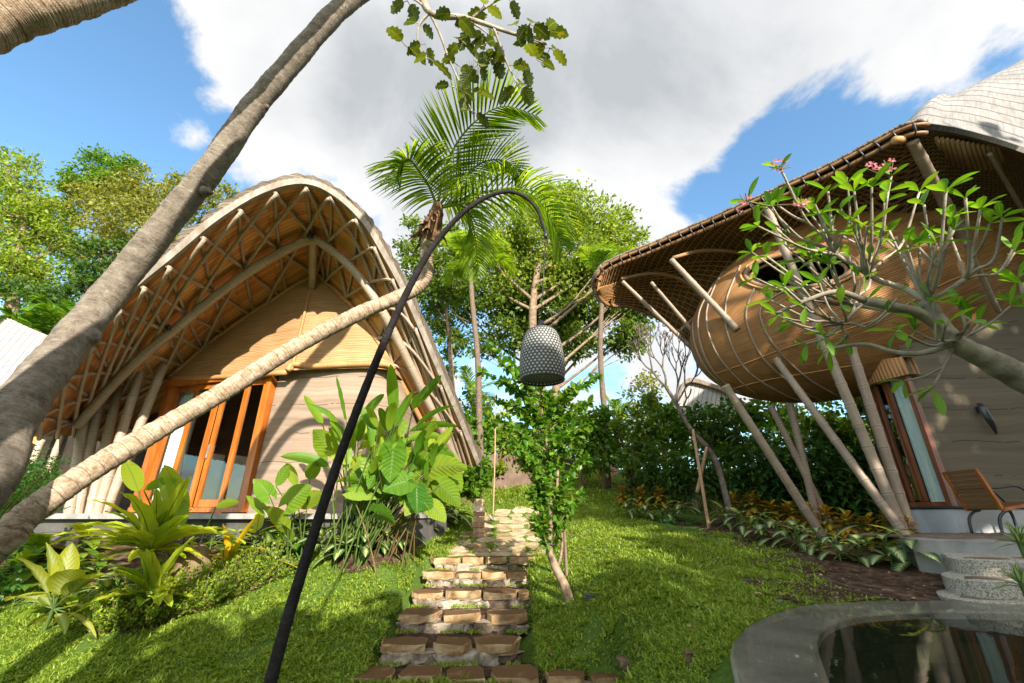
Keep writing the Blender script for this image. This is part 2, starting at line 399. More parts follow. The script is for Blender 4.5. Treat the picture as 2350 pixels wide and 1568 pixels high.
def m_dots(name, base, dot, nu, nv, r):
    """openwork lampshade: staggered pale holes in a dark mesh"""
    m, t, o = NT(name); tc = t.nodes.new('ShaderNodeTexCoord'); sx = nd(t, 'ShaderNodeSeparateXYZ'); t.links.new(tc.outputs['UV'], sx.inputs[0])
    vv = mth(t, 'MULTIPLY', sx.outputs[1], nv); row = mth(t, 'FLOOR', vv, 0)
    uu = mth(t, 'ADD', mth(t, 'MULTIPLY', sx.outputs[0], nu), mth(t, 'MULTIPLY', mth(t, 'MODULO', row, 2.0), .5))
    a = mth(t, 'SUBTRACT', mth(t, 'FRACT', uu), .5); b = mth(t, 'MULTIPLY', mth(t, 'SUBTRACT', mth(t, 'FRACT', vv), .5), .86)
    d = mth(t, 'SQRT', mth(t, 'ADD', mth(t, 'MULTIPLY', a, a), mth(t, 'MULTIPLY', b, b)))
    k = mth(t, 'LESS_THAN', d, r)
    c = mixc(t, k, base, dot)
    p = bsdf(t, None, c, .55, .3, k, -.6, .01)
    tr = t.nodes.new('ShaderNodeBsdfTranslucent'); tr.inputs[0].default_value = (*dot, 1)
    mx = t.nodes.new('ShaderNodeMixShader'); t.links.new(mth(t, 'MULTIPLY', k, .5), mx.inputs[0])
    t.links.new(p.outputs[0], mx.inputs[1]); t.links.new(tr.outputs[0], mx.inputs[2]); t.links.new(mx.outputs[0], o.inputs[0]); return m

def m_shingle(name, cols, row, wid):
    m, t, o = NT(name); tc = t.nodes.new('ShaderNodeTexCoord'); sx = nd(t, 'ShaderNodeSeparateXYZ'); t.links.new(tc.outputs['UV'], sx.inputs[0])
    v = mth(t, 'ADD', mth(t, 'DIVIDE', sx.outputs[1], row), mth(t, 'MULTIPLY', noise(t, tc.outputs['UV'], 6, 3), .12))
    fr = mth(t, 'FRACT', v); line = mth(t, 'LESS_THAN', fr, .13)
    mp = nd(t, 'ShaderNodeMapping'); mp.inputs['Scale'].default_value = (1 / wid, 1.3, 1); t.links.new(tc.outputs['UV'], mp.inputs[0])
    g = noise(t, mp.outputs[0], 1.0, 5, .7); big = noise(t, tc.outputs['Object'], 1.0, 3)
    u = mth(t, 'FRACT', mth(t, 'ADD', mth(t, 'DIVIDE', sx.outputs[0], wid), mth(t, 'MULTIPLY', mth(t, 'FLOOR', v, 0), .37)))
    ul = mth(t, 'MULTIPLY', mth(t, 'LESS_THAN', u, .06), .45)
    c = ramp(t, cols, mth(t, 'ADD', mth(t, 'MULTIPLY', g, .7), mth(t, 'MULTIPLY', big, .3)))
    c = mixc(t, mth(t, 'MAXIMUM', mth(t, 'MULTIPLY', line, .9), ul), c, (.09, .07, .055))
    bsdf(t, o, c, .8, .2, mth(t, 'ADD', mth(t, 'MULTIPLY', fr, -.8), mth(t, 'MULTIPLY', g, .3)), .6, .03); return m
def m_bamboo(name, cols):
    m, t, o = NT(name); tc = t.nodes.new('ShaderNodeTexCoord'); sx = nd(t, 'ShaderNodeSeparateXYZ'); t.links.new(tc.outputs['UV'], sx.inputs[0])
    mp = nd(t, 'ShaderNodeMapping'); mp.inputs['Scale'].default_value = (16, 1.6, 1); t.links.new(tc.outputs['UV'], mp.inputs[0])
    g = noise(t, mp.outputs[0], 1.0, 6, .7); b = noise(t, tc.outputs['Object'], 2.6, 4)
    c = ramp(t, cols, mth(t, 'ADD', mth(t, 'MULTIPLY', g, .5), mth(t, 'MULTIPLY', b, .5)), .3, .7)
    d = mth(t, 'ABSOLUTE', mth(t, 'SUBTRACT', mth(t, 'MODULO', mth(t, 'ADD', sx.outputs[1], .13), .38), .19))
    ring = mth(t, 'LESS_THAN', d, .011); halo = mth(t, 'LESS_THAN', d, .034)
    c = mixc(t, mth(t, 'MULTIPLY', halo, .3), c, cols[2]); c = mixc(t, mth(t, 'MULTIPLY', ring, .4), c, tuple(x * .35 for x in cols[0]))
    sp = mth(t, 'GREATER_THAN', noise(t, tc.outputs['Object'], 14, 6, .7), .62); c = mixc(t, mth(t, 'MULTIPLY', sp, .35), c, cols[0])
    bsdf(t, o, c, .5, .3, g, .25, .01); return m
K = {}
K['bamboo'] = m_bamboo('grey_bamboo', [(.15, .105, .07), (.25, .185, .13), (.35, .27, .195)])
K['bamboo_lt'] = m_bamboo('pale_bamboo', [(.2, .145, .1), (.31, .24, .17), (.41, .33, .25)])
K['brim'] = m_bamboo('dark_brown_bamboo', [(.12, .055, .022), (.21, .105, .045), (.3, .17, .08)])
K['bamboo_dk'] = m_bamboo('brown_bamboo', [(.14, .08, .04), (.24, .14, .07), (.33, .2, .1)])
K['bamboo_or'] = m_bamboo('orange_bamboo', [(.28, .13, .045), (.42, .21, .08), (.5, .28, .12)])
K['ceil'] = m_planks('ceiling_boards', [(.3, .125, .032), (.52, .245, .075), (.68, .38, .14)], .11, 1.5, .004)
K['shingle'] = m_shingle('bleached_shingles', [(.2, .185, .17), (.29, .28, .265), (.37, .36, .35)], .26, .11)
K['shingle_grey'] = m_planks('grey_shingle_edge', [(.1, .075, .055), (.17, .135, .1), (.25, .205, .16)], .09, .5, .005, .85, .6)
K['fascia'] = mat('pale_fascia_boards', [(.15, .12, .09), (.25, .21, .17), (.36, .32, .27)], 5, .7, .2, .3, 40, stretch=(1, 1, .4))
K['gable'] = m_strips('gable_bamboo_strips', [(.19, .1, .042), (.34, .2, .09), (.47, .31, .16)], 26, 1, .6, 'UV')
K['pod'] = m_strips('pod_bamboo_strips', [(.1, .04, .011), (.25, .115, .036), (.43, .24, .095)], 22, 0, .65, 'UV', .5, .02)
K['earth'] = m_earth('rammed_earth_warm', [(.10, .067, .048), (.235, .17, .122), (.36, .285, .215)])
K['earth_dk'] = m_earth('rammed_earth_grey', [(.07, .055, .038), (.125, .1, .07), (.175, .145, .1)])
K['orange'] = mat('varnished_orange_wood', [(.22, .055, .007), (.34, .1, .013), (.43, .15, .024)], 3, .35, .5, .15, 20, stretch=(4, 4, .4))
K['redwood'] = mat('dark_red_wood', [(.10, .028, .012), (.16, .05, .02), (.24, .08, .03)], 3, .35, .5, .15, 20, stretch=(4, 4, .4))
K['slat'] = m_strips('wood_slats', [(.2, .09, .03), (.36, .18, .07), (.45, .25, .1)], 9, 0, .5, 'UV', .9, .01)
K['hood'] = m_strips('hood_slats', [(.2, .09, .03), (.38, .19, .075), (.48, .27, .11)], 14, 1, .5, 'UV', .9, .01)
K['glass'] = m_glass('window_glass', clear=.93)
K['curtain'] = mat('white_curtain', [(.66, .67, .64), (.78, .79, .76)], 3, .9, .1, .5, 8, stretch=(6, 6, .15))
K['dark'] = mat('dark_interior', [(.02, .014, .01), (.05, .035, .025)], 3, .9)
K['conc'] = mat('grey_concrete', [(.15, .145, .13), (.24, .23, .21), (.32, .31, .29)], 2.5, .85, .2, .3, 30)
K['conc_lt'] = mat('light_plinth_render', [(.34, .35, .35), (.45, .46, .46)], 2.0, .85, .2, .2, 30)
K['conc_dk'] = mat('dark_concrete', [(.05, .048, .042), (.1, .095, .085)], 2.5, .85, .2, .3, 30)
K['black'] = mat('black_metal', [(.012, .012, .013), (.03, .03, .032)], 8, .4, .5, .1)
K['rope'] = m_rings('black_wrapped_rope', [(.012, .01, .01), (.028, .024, .024), (.05, .045, .045)], .02, .95)
K['steel'] = mat('steel_lamp', [(.5, .5, .5), (.7, .7, .7)], 6, .3, .5, .1, metal=.8)
K['grass'] = m_grass('lawn_soil')
K['soil'] = mat('bare_soil', [(.03, .018, .011), (.075, .045, .028), (.16, .11, .075)], 9, .95, .1, .9, 40, dist=.04)
K['slab'] = mat('ochre_flagstone', [(.13, .07, .028), (.29, .18, .085), (.43, .32, .19)], 4, .85, .2, .9, 18, dist=.03, lo=.3, hi=.7, island=.6)
K['riser'] = mat('grey_rubble_stone', [(.09, .065, .045), (.25, .195, .14), (.4, .33, .25)], 6, .9, .2, 1.0, 22, dist=.04, lo=.35, hi=.63, island=.4)
K['pave'] = mat('path_flagstone', [(.2, .135, .065), (.32, .24, .14), (.42, .345, .235)], 5, .85, .2, .5, 24, island=.3)
K['brick'] = m_planks('old_brick', [(.3, .16, .1), (.46, .3, .2), (.6, .46, .34)], .075, .19, .012, .9, .8, (.16, .11, .08))
K['rock'] = mat('brown_boulder', [(.07, .045, .022), (.16, .11, .06), (.25, .18, .1)], 4, .9, .2, 1.0, 12, dist=.05)
K['bark1'] = m_rings('striated_grey_bark', [(.05, .038, .028), (.125, .1, .075), (.2, .168, .13), (.3, .265, .215)], .31, .85, None, .14)
K['bark2'] = m_rings('ringed_palm_bark', [(.11, .068, .038), (.25, .17, .105), (.42, .325, .23), (.55, .47, .37)], .075, .8)
K['bark3'] = m_rings('dark_palm_bark', [(.07, .05, .035), (.15, .11, .08), (.24, .18, .13)], .09, .85)
K['bark4'] = mat('smooth_grey_bark', [(.14, .115, .085), (.27, .225, .165), (.42, .36, .28)], 7, .8, .2, .5, 30)
K['bark6'] = mat('brown_grey_bark', [(.06, .045, .035), (.125, .098, .076), (.19, .155, .125)], 8, .85, .15, .5, 30)
K['bark5'] = mat('brown_bark', [(.1, .065, .04), (.2, .14, .09), (.3, .22, .15)], 8, .85, .2, .7, 30)
K['fibre'] = mat('palm_fibre', [(.1, .05, .03), (.24, .13, .075), (.35, .22, .13)], 12, .95, .1, 1.0, 40, stretch=(3, 3, .5))
K['pebble'] = mat('pebble_wash', [(.16, .14, .1), (.36, .33, .26), (.5, .47, .4)], 55, .85, .2, .8, 70, lo=.38, hi=.6)
K['slate'] = mat('dark_paving_stone', [(.08, .055, .038), (.15, .105, .075), (.21, .155, .115)], 4, .7, .3, .4, 30)
K['rim'] = mat('wet_grey_stone', [(.14, .132, .112), (.215, .205, .178), (.29, .275, .24)], 2.2, .35, .4, .25, 20)
K['pooltile'] = m_planks('pond_green_tiles', [(.012, .016, .008), (.03, .036, .017), (.055, .06, .026)], .35, .35, .012, .5, .1, (.02, .024, .014))
K['water'] = m_water('pond_water')
K['lampshade'] = m_dots('woven_lampshade', (.045, .045, .043), (.6, .6, .54), 34, 22, .29)
K['pole_tan'] = m_bamboo('tan_cane', [(.26, .145, .075), (.36, .22, .125), (.46, .3, .18)])
K['terra'] = mat('mud_wall', [(.1, .065, .045), (.17, .12, .09)], 3, .9, .1, .5)
K['flower'] = leafmat('pink_petals', [(.75, .25, .3), (.85, .45, .48)], .3, .5, (1.1, .8, .8))
# foliage
G = leafmat
K['grassblade'] = G('grass_blades', [(.09, .17, .017), (.19, .29, .028), (.32, .385, .06)], .4, .5, island=.8, spec=.25)
K['frond'] = G('palm_frond_green', [(.08, .18, .013), (.17, .31, .02), (.32, .43, .045)], .6, .35, rib=(.3, .34, .1))
K['tree_y'] = G('yellow_green_leaves', [(.06, .12, .014), (.16, .25, .024), (.29, .36, .05)], .5, .5)
K['tree_g'] = G('green_leaves', [(.035, .08, .014), (.09, .16, .022), (.18, .25, .04)], .5, .45)
K['tree_d'] = G('dark_green_leaves', [(.024, .06, .014), (.05, .11, .02), (.1, .18, .03)], .45, .45)
K['tree_b'] = G('bright_green_leaves', [(.04, .11, .008), (.08, .19, .012), (.15, .26, .025)], .5, .4)
K['tree_o'] = G('olive_leaves', [(.07, .09, .022), (.17, .19, .035), (.29, .29, .06)], .45, .5)
K['bread'] = G('breadfruit_leaves', [(.035, .055, .012), (.06, .085, .016), (.11, .14, .02)], .5, .4, rib=(.16, .18, .06), veins=60)
K['heli'] = G('heliconia_leaves', [(.07, .19, .016), (.16, .32, .022), (.34, .44, .04)], .55, .38, rib=(.2, .3, .06), veins=95)
K['alo'] = G('elephant_ear_leaves', [(.04, .15, .018), (.12, .26, .022), (.28, .38, .035)], .5, .35, rib=(.22, .32, .1), veins=55)
K['fern'] = G('birds_nest_fern_fronds', [(.14, .24, .018), (.28, .4, .026), (.46, .5, .04)], .45, .4, rib=(.05, .045, .015), veins=110)
K['dief'] = G('dieffenbachia_leaves', [(.03, .1, .015), (.06, .15, .025)], .4, .4, varieg=(.58, .62, .3))
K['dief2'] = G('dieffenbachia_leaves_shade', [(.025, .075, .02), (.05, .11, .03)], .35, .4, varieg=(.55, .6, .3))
K['yellow'] = G('yellow_strap_leaves', [(.3, .36, .02), (.5, .42, .015), (.7, .42, .01)], .4, .4, (1.2, 1.1, .3))
K['croton'] = G('croton_leaves', [(.05, .12, .014), (.13, .17, .018), (.3, .2, .015), (.38, .12, .012)], .4, .4, (1.3, 1.0, .3), varieg=(.55, .42, .04))
K['ginger'] = G('dark_ginger_leaves', [(.03, .09, .022), (.05, .135, .028), (.1, .2, .035)], .45, .35, rib=(.06, .13, .04), veins=80)
K['cordy'] = G('purple_cordyline_leaves', [(.03, .012, .014), (.07, .02, .022), (.05, .05, .02)], .3, .4, (1.4, .6, .5))
K['magenta'] = G('magenta_bromeliad_leaves', [(.1, .012, .03), (.2, .03, .06)], .3, .4, (1.3, .6, .6))
K['grassy'] = G('pale_spiky_leaves', [(.12, .13, .06), (.22, .21, .1), (.3, .27, .14)], .3, .5)
K['feather'] = G('feathery_leaves', [(.02, .08, .02), (.04, .13, .03), (.09, .2, .04)], .45, .4)
K['bush'] = G('low_bush_leaves', [(.07, .15, .012), (.14, .26, .016), (.28, .36, .03)], .45, .45)
K['plum'] = G('frangipani_leaves', [(.05, .15, .012), (.09, .23, .02), (.17, .32, .03)], .5, .35, rib=(.24, .36, .1))
K['lime'] = G('lime_leaves', [(.03, .11, .01), (.07, .18, .014), (.17, .28, .03)], .45, .32)
K['stalk'] = mat('green_stalks', [(.05, .085, .02), (.1, .15, .03)], 5, .5, .3, .2)
K['stalk_br'] = mat('brown_stalks', [(.09, .06, .03), (.18, .13, .05)], 5, .6, .3, .2)
K['spider'] = G('white_striped_leaves', [(.05, .13, .03), (.1, .18, .05)], .35, .4, varieg=(.5, .55, .34))
# ================================================================ camera, sun, sky
cam = bpy.data.objects.new('camera', bpy.data.cameras.new('camera')); COL.objects.link(cam)
cam.data.lens = 15.0; cam.data.sensor_width = 36; cam.data.clip_end = 2000; cam.data.clip_start = .05
cam.rotation_euler = (R(90) + PITCH, 0, 0); SC.camera = cam
SUN = nrm([.42, -1.0, .50])                      # towards the sun: behind the viewer, a little to the right
sun = bpy.data.objects.new('sun', bpy.data.lights.new('sun', 'SUN')); COL.objects.link(sun)
sun.data.energy = 4.7; sun.data.angle = R(.6); sun.data.color = (1, .93, .82)
from mathutils import Vector
sun.rotation_euler = Vector(SUN).to_track_quat('Z', 'Y').to_euler(); sun.location = (6, -14, 14)
w = bpy.data.worlds.new('World'); SC.world = w; w.use_nodes = True; t = w.node_tree
for n in list(t.nodes): t.nodes.remove(n)
wo = t.nodes.new('ShaderNodeOutputWorld'); bg = t.nodes.new('ShaderNodeBackground'); t.links.new(bg.outputs[0], wo.inputs[0])
bg.inputs[1].default_value = .15
sky = t.nodes.new('ShaderNodeTexSky'); sky.sky_type = 'NISHITA'; sky.sun_disc = False
sky.sun_elevation = math.asin(SUN[2]); sky.sun_rotation = math.atan2(SUN[0], SUN[1]); sky.air_density = 1.0; sky.dust_density = .4; sky.ozone_density = 2.2
tc = t.nodes.new('ShaderNodeTexCoord'); vn = nd(t, 'ShaderNodeVectorMath', operation='NORMALIZE'); t.links.new(tc.outputs['Generated'], vn.inputs[0])
dirv = vn.outputs[0]
sx = nd(t, 'ShaderNodeSeparateXYZ'); t.links.new(dirv, sx.inputs[0])
zz = mth(t, 'ADD', mth(t, 'MAXIMUM', sx.outputs[2], 0.0), .6)
pl = nd(t, 'ShaderNodeVectorMath', operation='DIVIDE'); t.links.new(dirv, pl.inputs[0])
cb = nd(t, 'ShaderNodeCombineXYZ')
for i in range(3): t.links.new(zz, cb.inputs[i])
t.links.new(cb.outputs[0], pl.inputs[1])
def blob(u, v, r, amp):
    if isinstance(u, tuple): a = nrm(np.array(u)); c = v
    else: a = nrm(ray(u, v)); b = nrm(ray(u + r * .7, v + r * .7)); c = float(a @ b)
    d = nd(t, 'ShaderNodeVectorMath', operation='DOT_PRODUCT'); t.links.new(dirv, d.inputs[0]); d.inputs[1].default_value = a
    mr = nd(t, 'ShaderNodeMapRange', interpolation_type='SMOOTHSTEP'); t.links.new(d.outputs['Value'], mr.inputs[0])
    mr.inputs[1].default_value = c; mr.inputs[2].default_value = 1 - (1 - c) * .08; mr.inputs[3].default_value = 0; mr.inputs[4].default_value = amp
    return mr.outputs[0]
def total(L):
    s = None
    for b in L:
        x = blob(*b); s = x if s is None else mth(t, 'ADD', s, x)
    return s
CL = [(640, 60, 330, .8), (900, 120, 420, .9), (1200, 150, 420, .9), (1500, 120, 400, .9), (1850, 40, 330, .8), (2150, 20, 330, .75),
      (2420, 20, 300, .6), (900, 400, 300, .55), (1150, 400, 360, .8), (1450, 430, 280, .8), (650, 260, 200, .45), (2060, 240, 130, .45),
      (425, 305, 75, .55), (590, 365, 90, .35), (1640, 380, 95, .3), (1300, 850, 420, .7), (1650, 820, 330, .7), (150, 820, 330, .4), (1560, 540, 140, .35),
      (2300, 120, 150, .35), (1780, 180, 170, .3), ((0, -.75, .65), .25, 0, 1.1), ((1, -.1, .3), .55, 0, .8), ((.1, .1, 1), .8, 0, .8)]
HO = [(1790, 330, 210, -.5), (1560, 425, 95, -.5), (2000, 330, 150, -.45), (150, 330, 420, -.5), (545, 285, 75, -.4), (2260, 165, 150, -.75), (2350, 100, 110, -.5), (1640, 440, 120, -.3), (1120, 830, 90, -.4), (1700, 460, 150, -.5), (1900, 300, 220, -.5), (380, 60, 130, -.4)]
den = mth(t, 'MULTIPLY', total(CL + HO), .62)
n1 = noise(t, pl.outputs[0], 4.6, 12, .64, .25); n3 = noise(t, pl.outputs[0], 3.0, 8, .6, .3); n2 = noise(t, pl.outputs[0], 1.1, 4, .5)
mk = mth(t, 'ADD', den, mth(t, 'MULTIPLY', mth(t, 'SUBTRACT', n1, .5), 2.9))
mr = nd(t, 'ShaderNodeMapRange', interpolation_type='SMOOTHSTEP'); t.links.new(mk, mr.inputs[0]); mr.inputs[1].default_value = .12; mr.inputs[2].default_value = .6
grey = mth(t, 'ADD', total([(1020, 250, 330, .75), (700, 130, 260, .35), (1500, 60, 420, .4), (2000, 30, 300, .3), (1300, 120, 300, .3)]), mth(t, 'ADD', mth(t, 'MULTIPLY', mth(t, 'SUBTRACT', n2, .5), .9), mth(t, 'MULTIPLY', mth(t, 'SUBTRACT', n3, .5), 2.2)))
cc = ramp(t, [(2.5, 2.5, 2.5), (2.05, 2.09, 2.14), (1.42, 1.5, 1.58)], grey, .05, .95)
skc = mixc(t, 1.0, sky.outputs[0], (.70, .86, .86), 'MULTIPLY')
fb = nd(t, 'ShaderNodeMapRange', interpolation_type='SMOOTHSTEP'); t.links.new(sx.outputs[1], fb.inputs[0]); fb.inputs[1].default_value = -.05; fb.inputs[2].default_value = -.7; fb.inputs[3].default_value = 1.0; fb.inputs[4].default_value = 2.3   # whole sky behind the viewer is brightened as added fill light
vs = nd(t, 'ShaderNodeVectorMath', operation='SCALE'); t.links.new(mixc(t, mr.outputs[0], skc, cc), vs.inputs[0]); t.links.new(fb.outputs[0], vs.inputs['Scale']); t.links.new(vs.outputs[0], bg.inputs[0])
SC.view_settings.view_transform = 'Standard'; SC.view_settings.look = 'None'; SC.view_settings.exposure = 1.45; SC.view_settings.gamma = 1
SC.render.engine = 'CYCLES'; SC.cycles.use_denoising = True; SC.cycles.max_bounces = 6; SC.cycles.transparent_max_bounces = 12; SC.cycles.use_adaptive_sampling = True
SC.cycles.sample_clamp_indirect = 6
# ================================================================ ground, grass, path, soil
def ground():
    xs = np.unique(np.concatenate([np.linspace(-120, -14, 20), np.linspace(-14, 16, 190), np.linspace(16, 120, 20)]))
    ys = np.unique(np.concatenate([np.linspace(-80, -4, 14), np.linspace(-4, 24, 190), np.linspace(24, 140, 24)]))
    X, Y = np.meshgrid(xs, ys, indexing='ij')
    o = grid(M(), np.stack([X, Y, gz(X, Y)], -1), flip=True).build('ground', K['grass'])
    struct(o, 'structure', 'sloping lawn and garden soil', 'ground')
    return o
ground()
def bedx(y): return np.interp(y, [5.0, 5.6, 6.3, 7.7, 10, 12, 14, 16], [2.7, 2.75, 3.1, 4.0, 4.15, 3.2, 2.9, 3.4])
def cover(x, y):
    """how densely the lawn grows at x, y"""
    n = .5 + .5 * np.sin(x * 1.7 + 1.3 * np.sin(y * 1.1)) * np.sin(y * 2.1 + np.sin(x * 2.3))
    d = np.clip(.62 + .6 * n, 0, 1)
    p = np.sin(x * 3.1 + 2 * np.sin(y * 2.2)) * np.sin(y * 3.7 + 1.5 * np.sin(x * 2.9)); d = d * np.where(p > .62, .25, 1)
    stair = ((np.abs(x + .72) < .96) & (y > 5.8) & (y < 9.2)) | ((np.abs(x - path_x(y)) < .8) & (y > 9) & (y < 13.6))
    d = np.where(stair, 0, d)
    edge = sstep(-1.5, .8, bedx(y) - x + .8 * (n - .5))                              # soil bed below the right villa
    d = d * np.where(y > 5.2, np.clip(edge, 0, 1), 1)
    d = np.where((y < 5.2) & (x > np.interp(y, [0, 3.1, 3.36, 3.75, 4.3, 4.9, 5.2], [1.3, 1.36, 1.43, 1.66, 2.1, 2.8, 3.6]) + .005), 0, d)
    d = np.where((x < -2.0) & (y > 8.3 + .25 * np.sin(x * 3) - .16 * np.maximum(0, -x - 5)), 0, d)
    d = d * (1 - .75 * np.exp(-(((x - 1.15) / .35)**2 + ((y - 7.35) / .3)**2)))      # bare soil round the sapling
    return d
def grass():
    m = M()
    # one blade: five points, bent over
    T = np.array([[-.5, 0, 0], [.5, 0, 0], [.42, .5, .28], [-.42, .5, .28], [0, 1, .16]])
    F4 = np.array([[0, 1, 2, 3]]); F3 = np.array([[3, 2, 4]])
    zones = [(-8.5, 3.9, 4.0, 7.0, 36000, .055, .0125), (-8.5, 4.4, 6.8, 9.6, 23000, .058, .014), (-4, 3.2, 9.4, 15, 11000, .075, .016), (-1, 9, 14, 24, 6000, .14, .03)]
    for x0, x1, y0, y1, n, L, W in zones:
        x = rng.uniform(x0, x1, n); y = y0 + (y1 - y0) * rng.uniform(0, 1, n)
        k = rng.uniform(0, 1, n) < cover(x, y); x, y = x[k], y[k]; n = len(x)
        b = 6
        x = np.repeat(x, b) + rng.normal(0, .018 if L < .07 else .05, n * b); y = np.repeat(y, b) + rng.normal(0, .018 if L < .07 else .05, n * b)
        d = np.stack([rng.normal(0, 1, n * b), rng.normal(0, 1, n * b), np.abs(rng.normal(.25, .4, n * b))], 1)
        Rm = frames(d, np.array([[0, 0, 1.]]) + rng.normal(0, .25, (n * b, 3)))
        s = np.stack([W * rng.uniform(.7, 1.5, n * b), L * rng.uniform(.55, 1.35, n * b), L * rng.uniform(.6, 1.2, n * b)], 1)
        P = np.stack([x, y, gz(x, y) - .004], 1)
        scatter(m, T, F4, Rm, P, s); base = m.n - len(P) * 5
        m.F.append((F3[None] + (np.arange(len(P)) * 5)[:, None, None]).reshape(-1, 3) + base)
    n = 7000; x = rng.uniform(-6, 4.6, n); y = rng.uniform(4.4, 9.4, n); k = (rng.uniform(0, 1, n) < cover(x, y)) & (np.sin(x * 4.1 + 2 * np.sin(y * 3)) * np.sin(y * 4.7 + x) > -.1); x, y = x[k], y[k]; n = len(x); b = 7
    x = np.repeat(x, b) + rng.normal(0, .012, n * b); y = np.repeat(y, b) + rng.normal(0, .012, n * b)
    Rm = frames(np.stack([rng.normal(0, 1, n * b), rng.normal(0, 1, n * b), np.abs(rng.normal(.35, .3, n * b))], 1), np.array([[0, 0, 1.]]) + rng.normal(0, .2, (n * b, 3)))
    P = np.stack([x, y, gz(x, y) + .01], 1); scatter(m, T, F4, Rm, P, np.stack([.019 * rng.uniform(.7, 1.4, n * b), .085 * rng.uniform(.6, 1.3, n * b), .06 * rng.uniform(.6, 1.2, n * b)], 1))
    base = m.n - len(P) * 5; m.F.append((F3[None] + (np.arange(len(P)) * 5)[:, None, None]).reshape(-1, 3) + base)
    # turf in the joints of the flagstones
    n = 2600; y = rng.uniform(9.0, 13.4, n); x = path_x(y) + rng.uniform(-.85, .85, n)
    k = path_gap(x, y); x, y = x[k], y[k]; n = len(x)
    x = np.repeat(x, 4) + rng.normal(0, .02, n * 4); y = np.repeat(y, 4) + rng.normal(0, .02, n * 4)
    Rm = frames(np.stack([rng.normal(0, 1, n * 4), rng.normal(0, 1, n * 4), np.abs(rng.normal(.5, .4, n * 4))], 1), np.tile([[0, 0, 1.]], (n * 4, 1)))
    scatter(m, T, F4, Rm, np.stack([x, y, gz(x, y)], 1), np.stack([np.full(n * 4, .012), rng.uniform(.03, .06, n * 4), np.full(n * 4, .05)], 1))
    n = 420                                                                           # tufts at the foot of every riser
    for yy, z, xa, xb in STEPS[1:]:
        x = rng.uniform(xa, xb, n); k = np.sin(x * 7 + yy * 9) > -.35; x = x[k]; y = yy - .05 - np.abs(rng.normal(0, .07, len(x)))
        Rm = frames(np.stack([rng.normal(0, .6, len(x)), rng.normal(-.3, .5, len(x)), np.abs(rng.normal(1, .4, len(x)))], 1), np.tile([[0, -1., .4]], (len(x), 1)))
        scatter(m, T, F4, Rm, np.stack([x, y, np.full(len(x), z - .185)], 1), np.stack([np.full(len(x), .011), rng.uniform(.04, .1, len(x)), np.full(len(x), .05)], 1))
    o = m.build('grass', K['grassblade']); struct(o, 'stuff', 'short broad bladed lawn grass', 'grass')
# steps: (front y, tread z, left x, right x)
STEPS = [(5.76, -1.70, -1.80, 1.18), (6.3, -1.52, -1.62, .10), (7.0, -1.34, -1.60, .20), (7.65, -1.16, -1.58, .26), (8.4, -.98, -1.52, .30), (8.95, -.80, -1.50, .53)]
def path_x(y): return np.interp(y, [8.9, 10, 12, 13.6], [-.42, -.30, .08, .35])
_seed = np.array([[x + rng.uniform(-.1, .1), y + rng.uniform(-.1, .1)] for y in np.arange(8.9, 13.9, .42) for x in np.arange(-1.5, 1.6, .42)])
def path_gap(x, y):
    d = np.hypot(x[:, None] - _seed[None, :, 0], y[:, None] - _seed[None, :, 1]); d.sort(1)
    return (d[:, 1] - d[:, 0]) < .055
def stone(m, cx, cy, z0, z1, w, d, jit=.02, n=9, sq=.5):
    """irregular flagstone block"""
    a = np.sort(np.linspace(0, 2 * math.pi, n, endpoint=False) + rng.normal(0, .12, n))
    q = np.stack([np.cos(a), np.sin(a)], 1); q = np.sign(q) * np.abs(q)**sq
    q = q * np.array([w / 2, d / 2]) * (1 + rng.normal(0, .085, (n, 1)))
    tilt = rng.normal(0, .012, 2); P = q + [cx, cy]; N = len(P)
    rings = []
    for f, zz in ((.96, z0), (1.0, z0 + .3 * (z1 - z0)), (1.0, z0 + .9 * (z1 - z0)), (.982, z1)):
        zc = zz + q @ tilt + rng.normal(0, .006, N)
        rings.append(np.c_[[cx, cy] + (P - [cx, cy]) * f + rng.normal(0, jit * .4, P.shape), zc])
    V = np.concatenate(rings); j = np.arange(N); k = (j + 1) % N
    F = np.concatenate([np.stack([i * N + j, i * N + k, (i + 1) * N + k, (i + 1) * N + j], 1) for i in range(3)])
    m.add(V, F, V[:, :2]); base = m.n - len(V)
    ctr = np.r_[rings[3].mean(0)]
    m.add(np.vstack([rings[3], ctr]), np.stack([j, k, np.full(N, N)], 1), np.vstack([rings[3], ctr])[:, :2])
    m.F[-1] = m.F[-1]
    return m
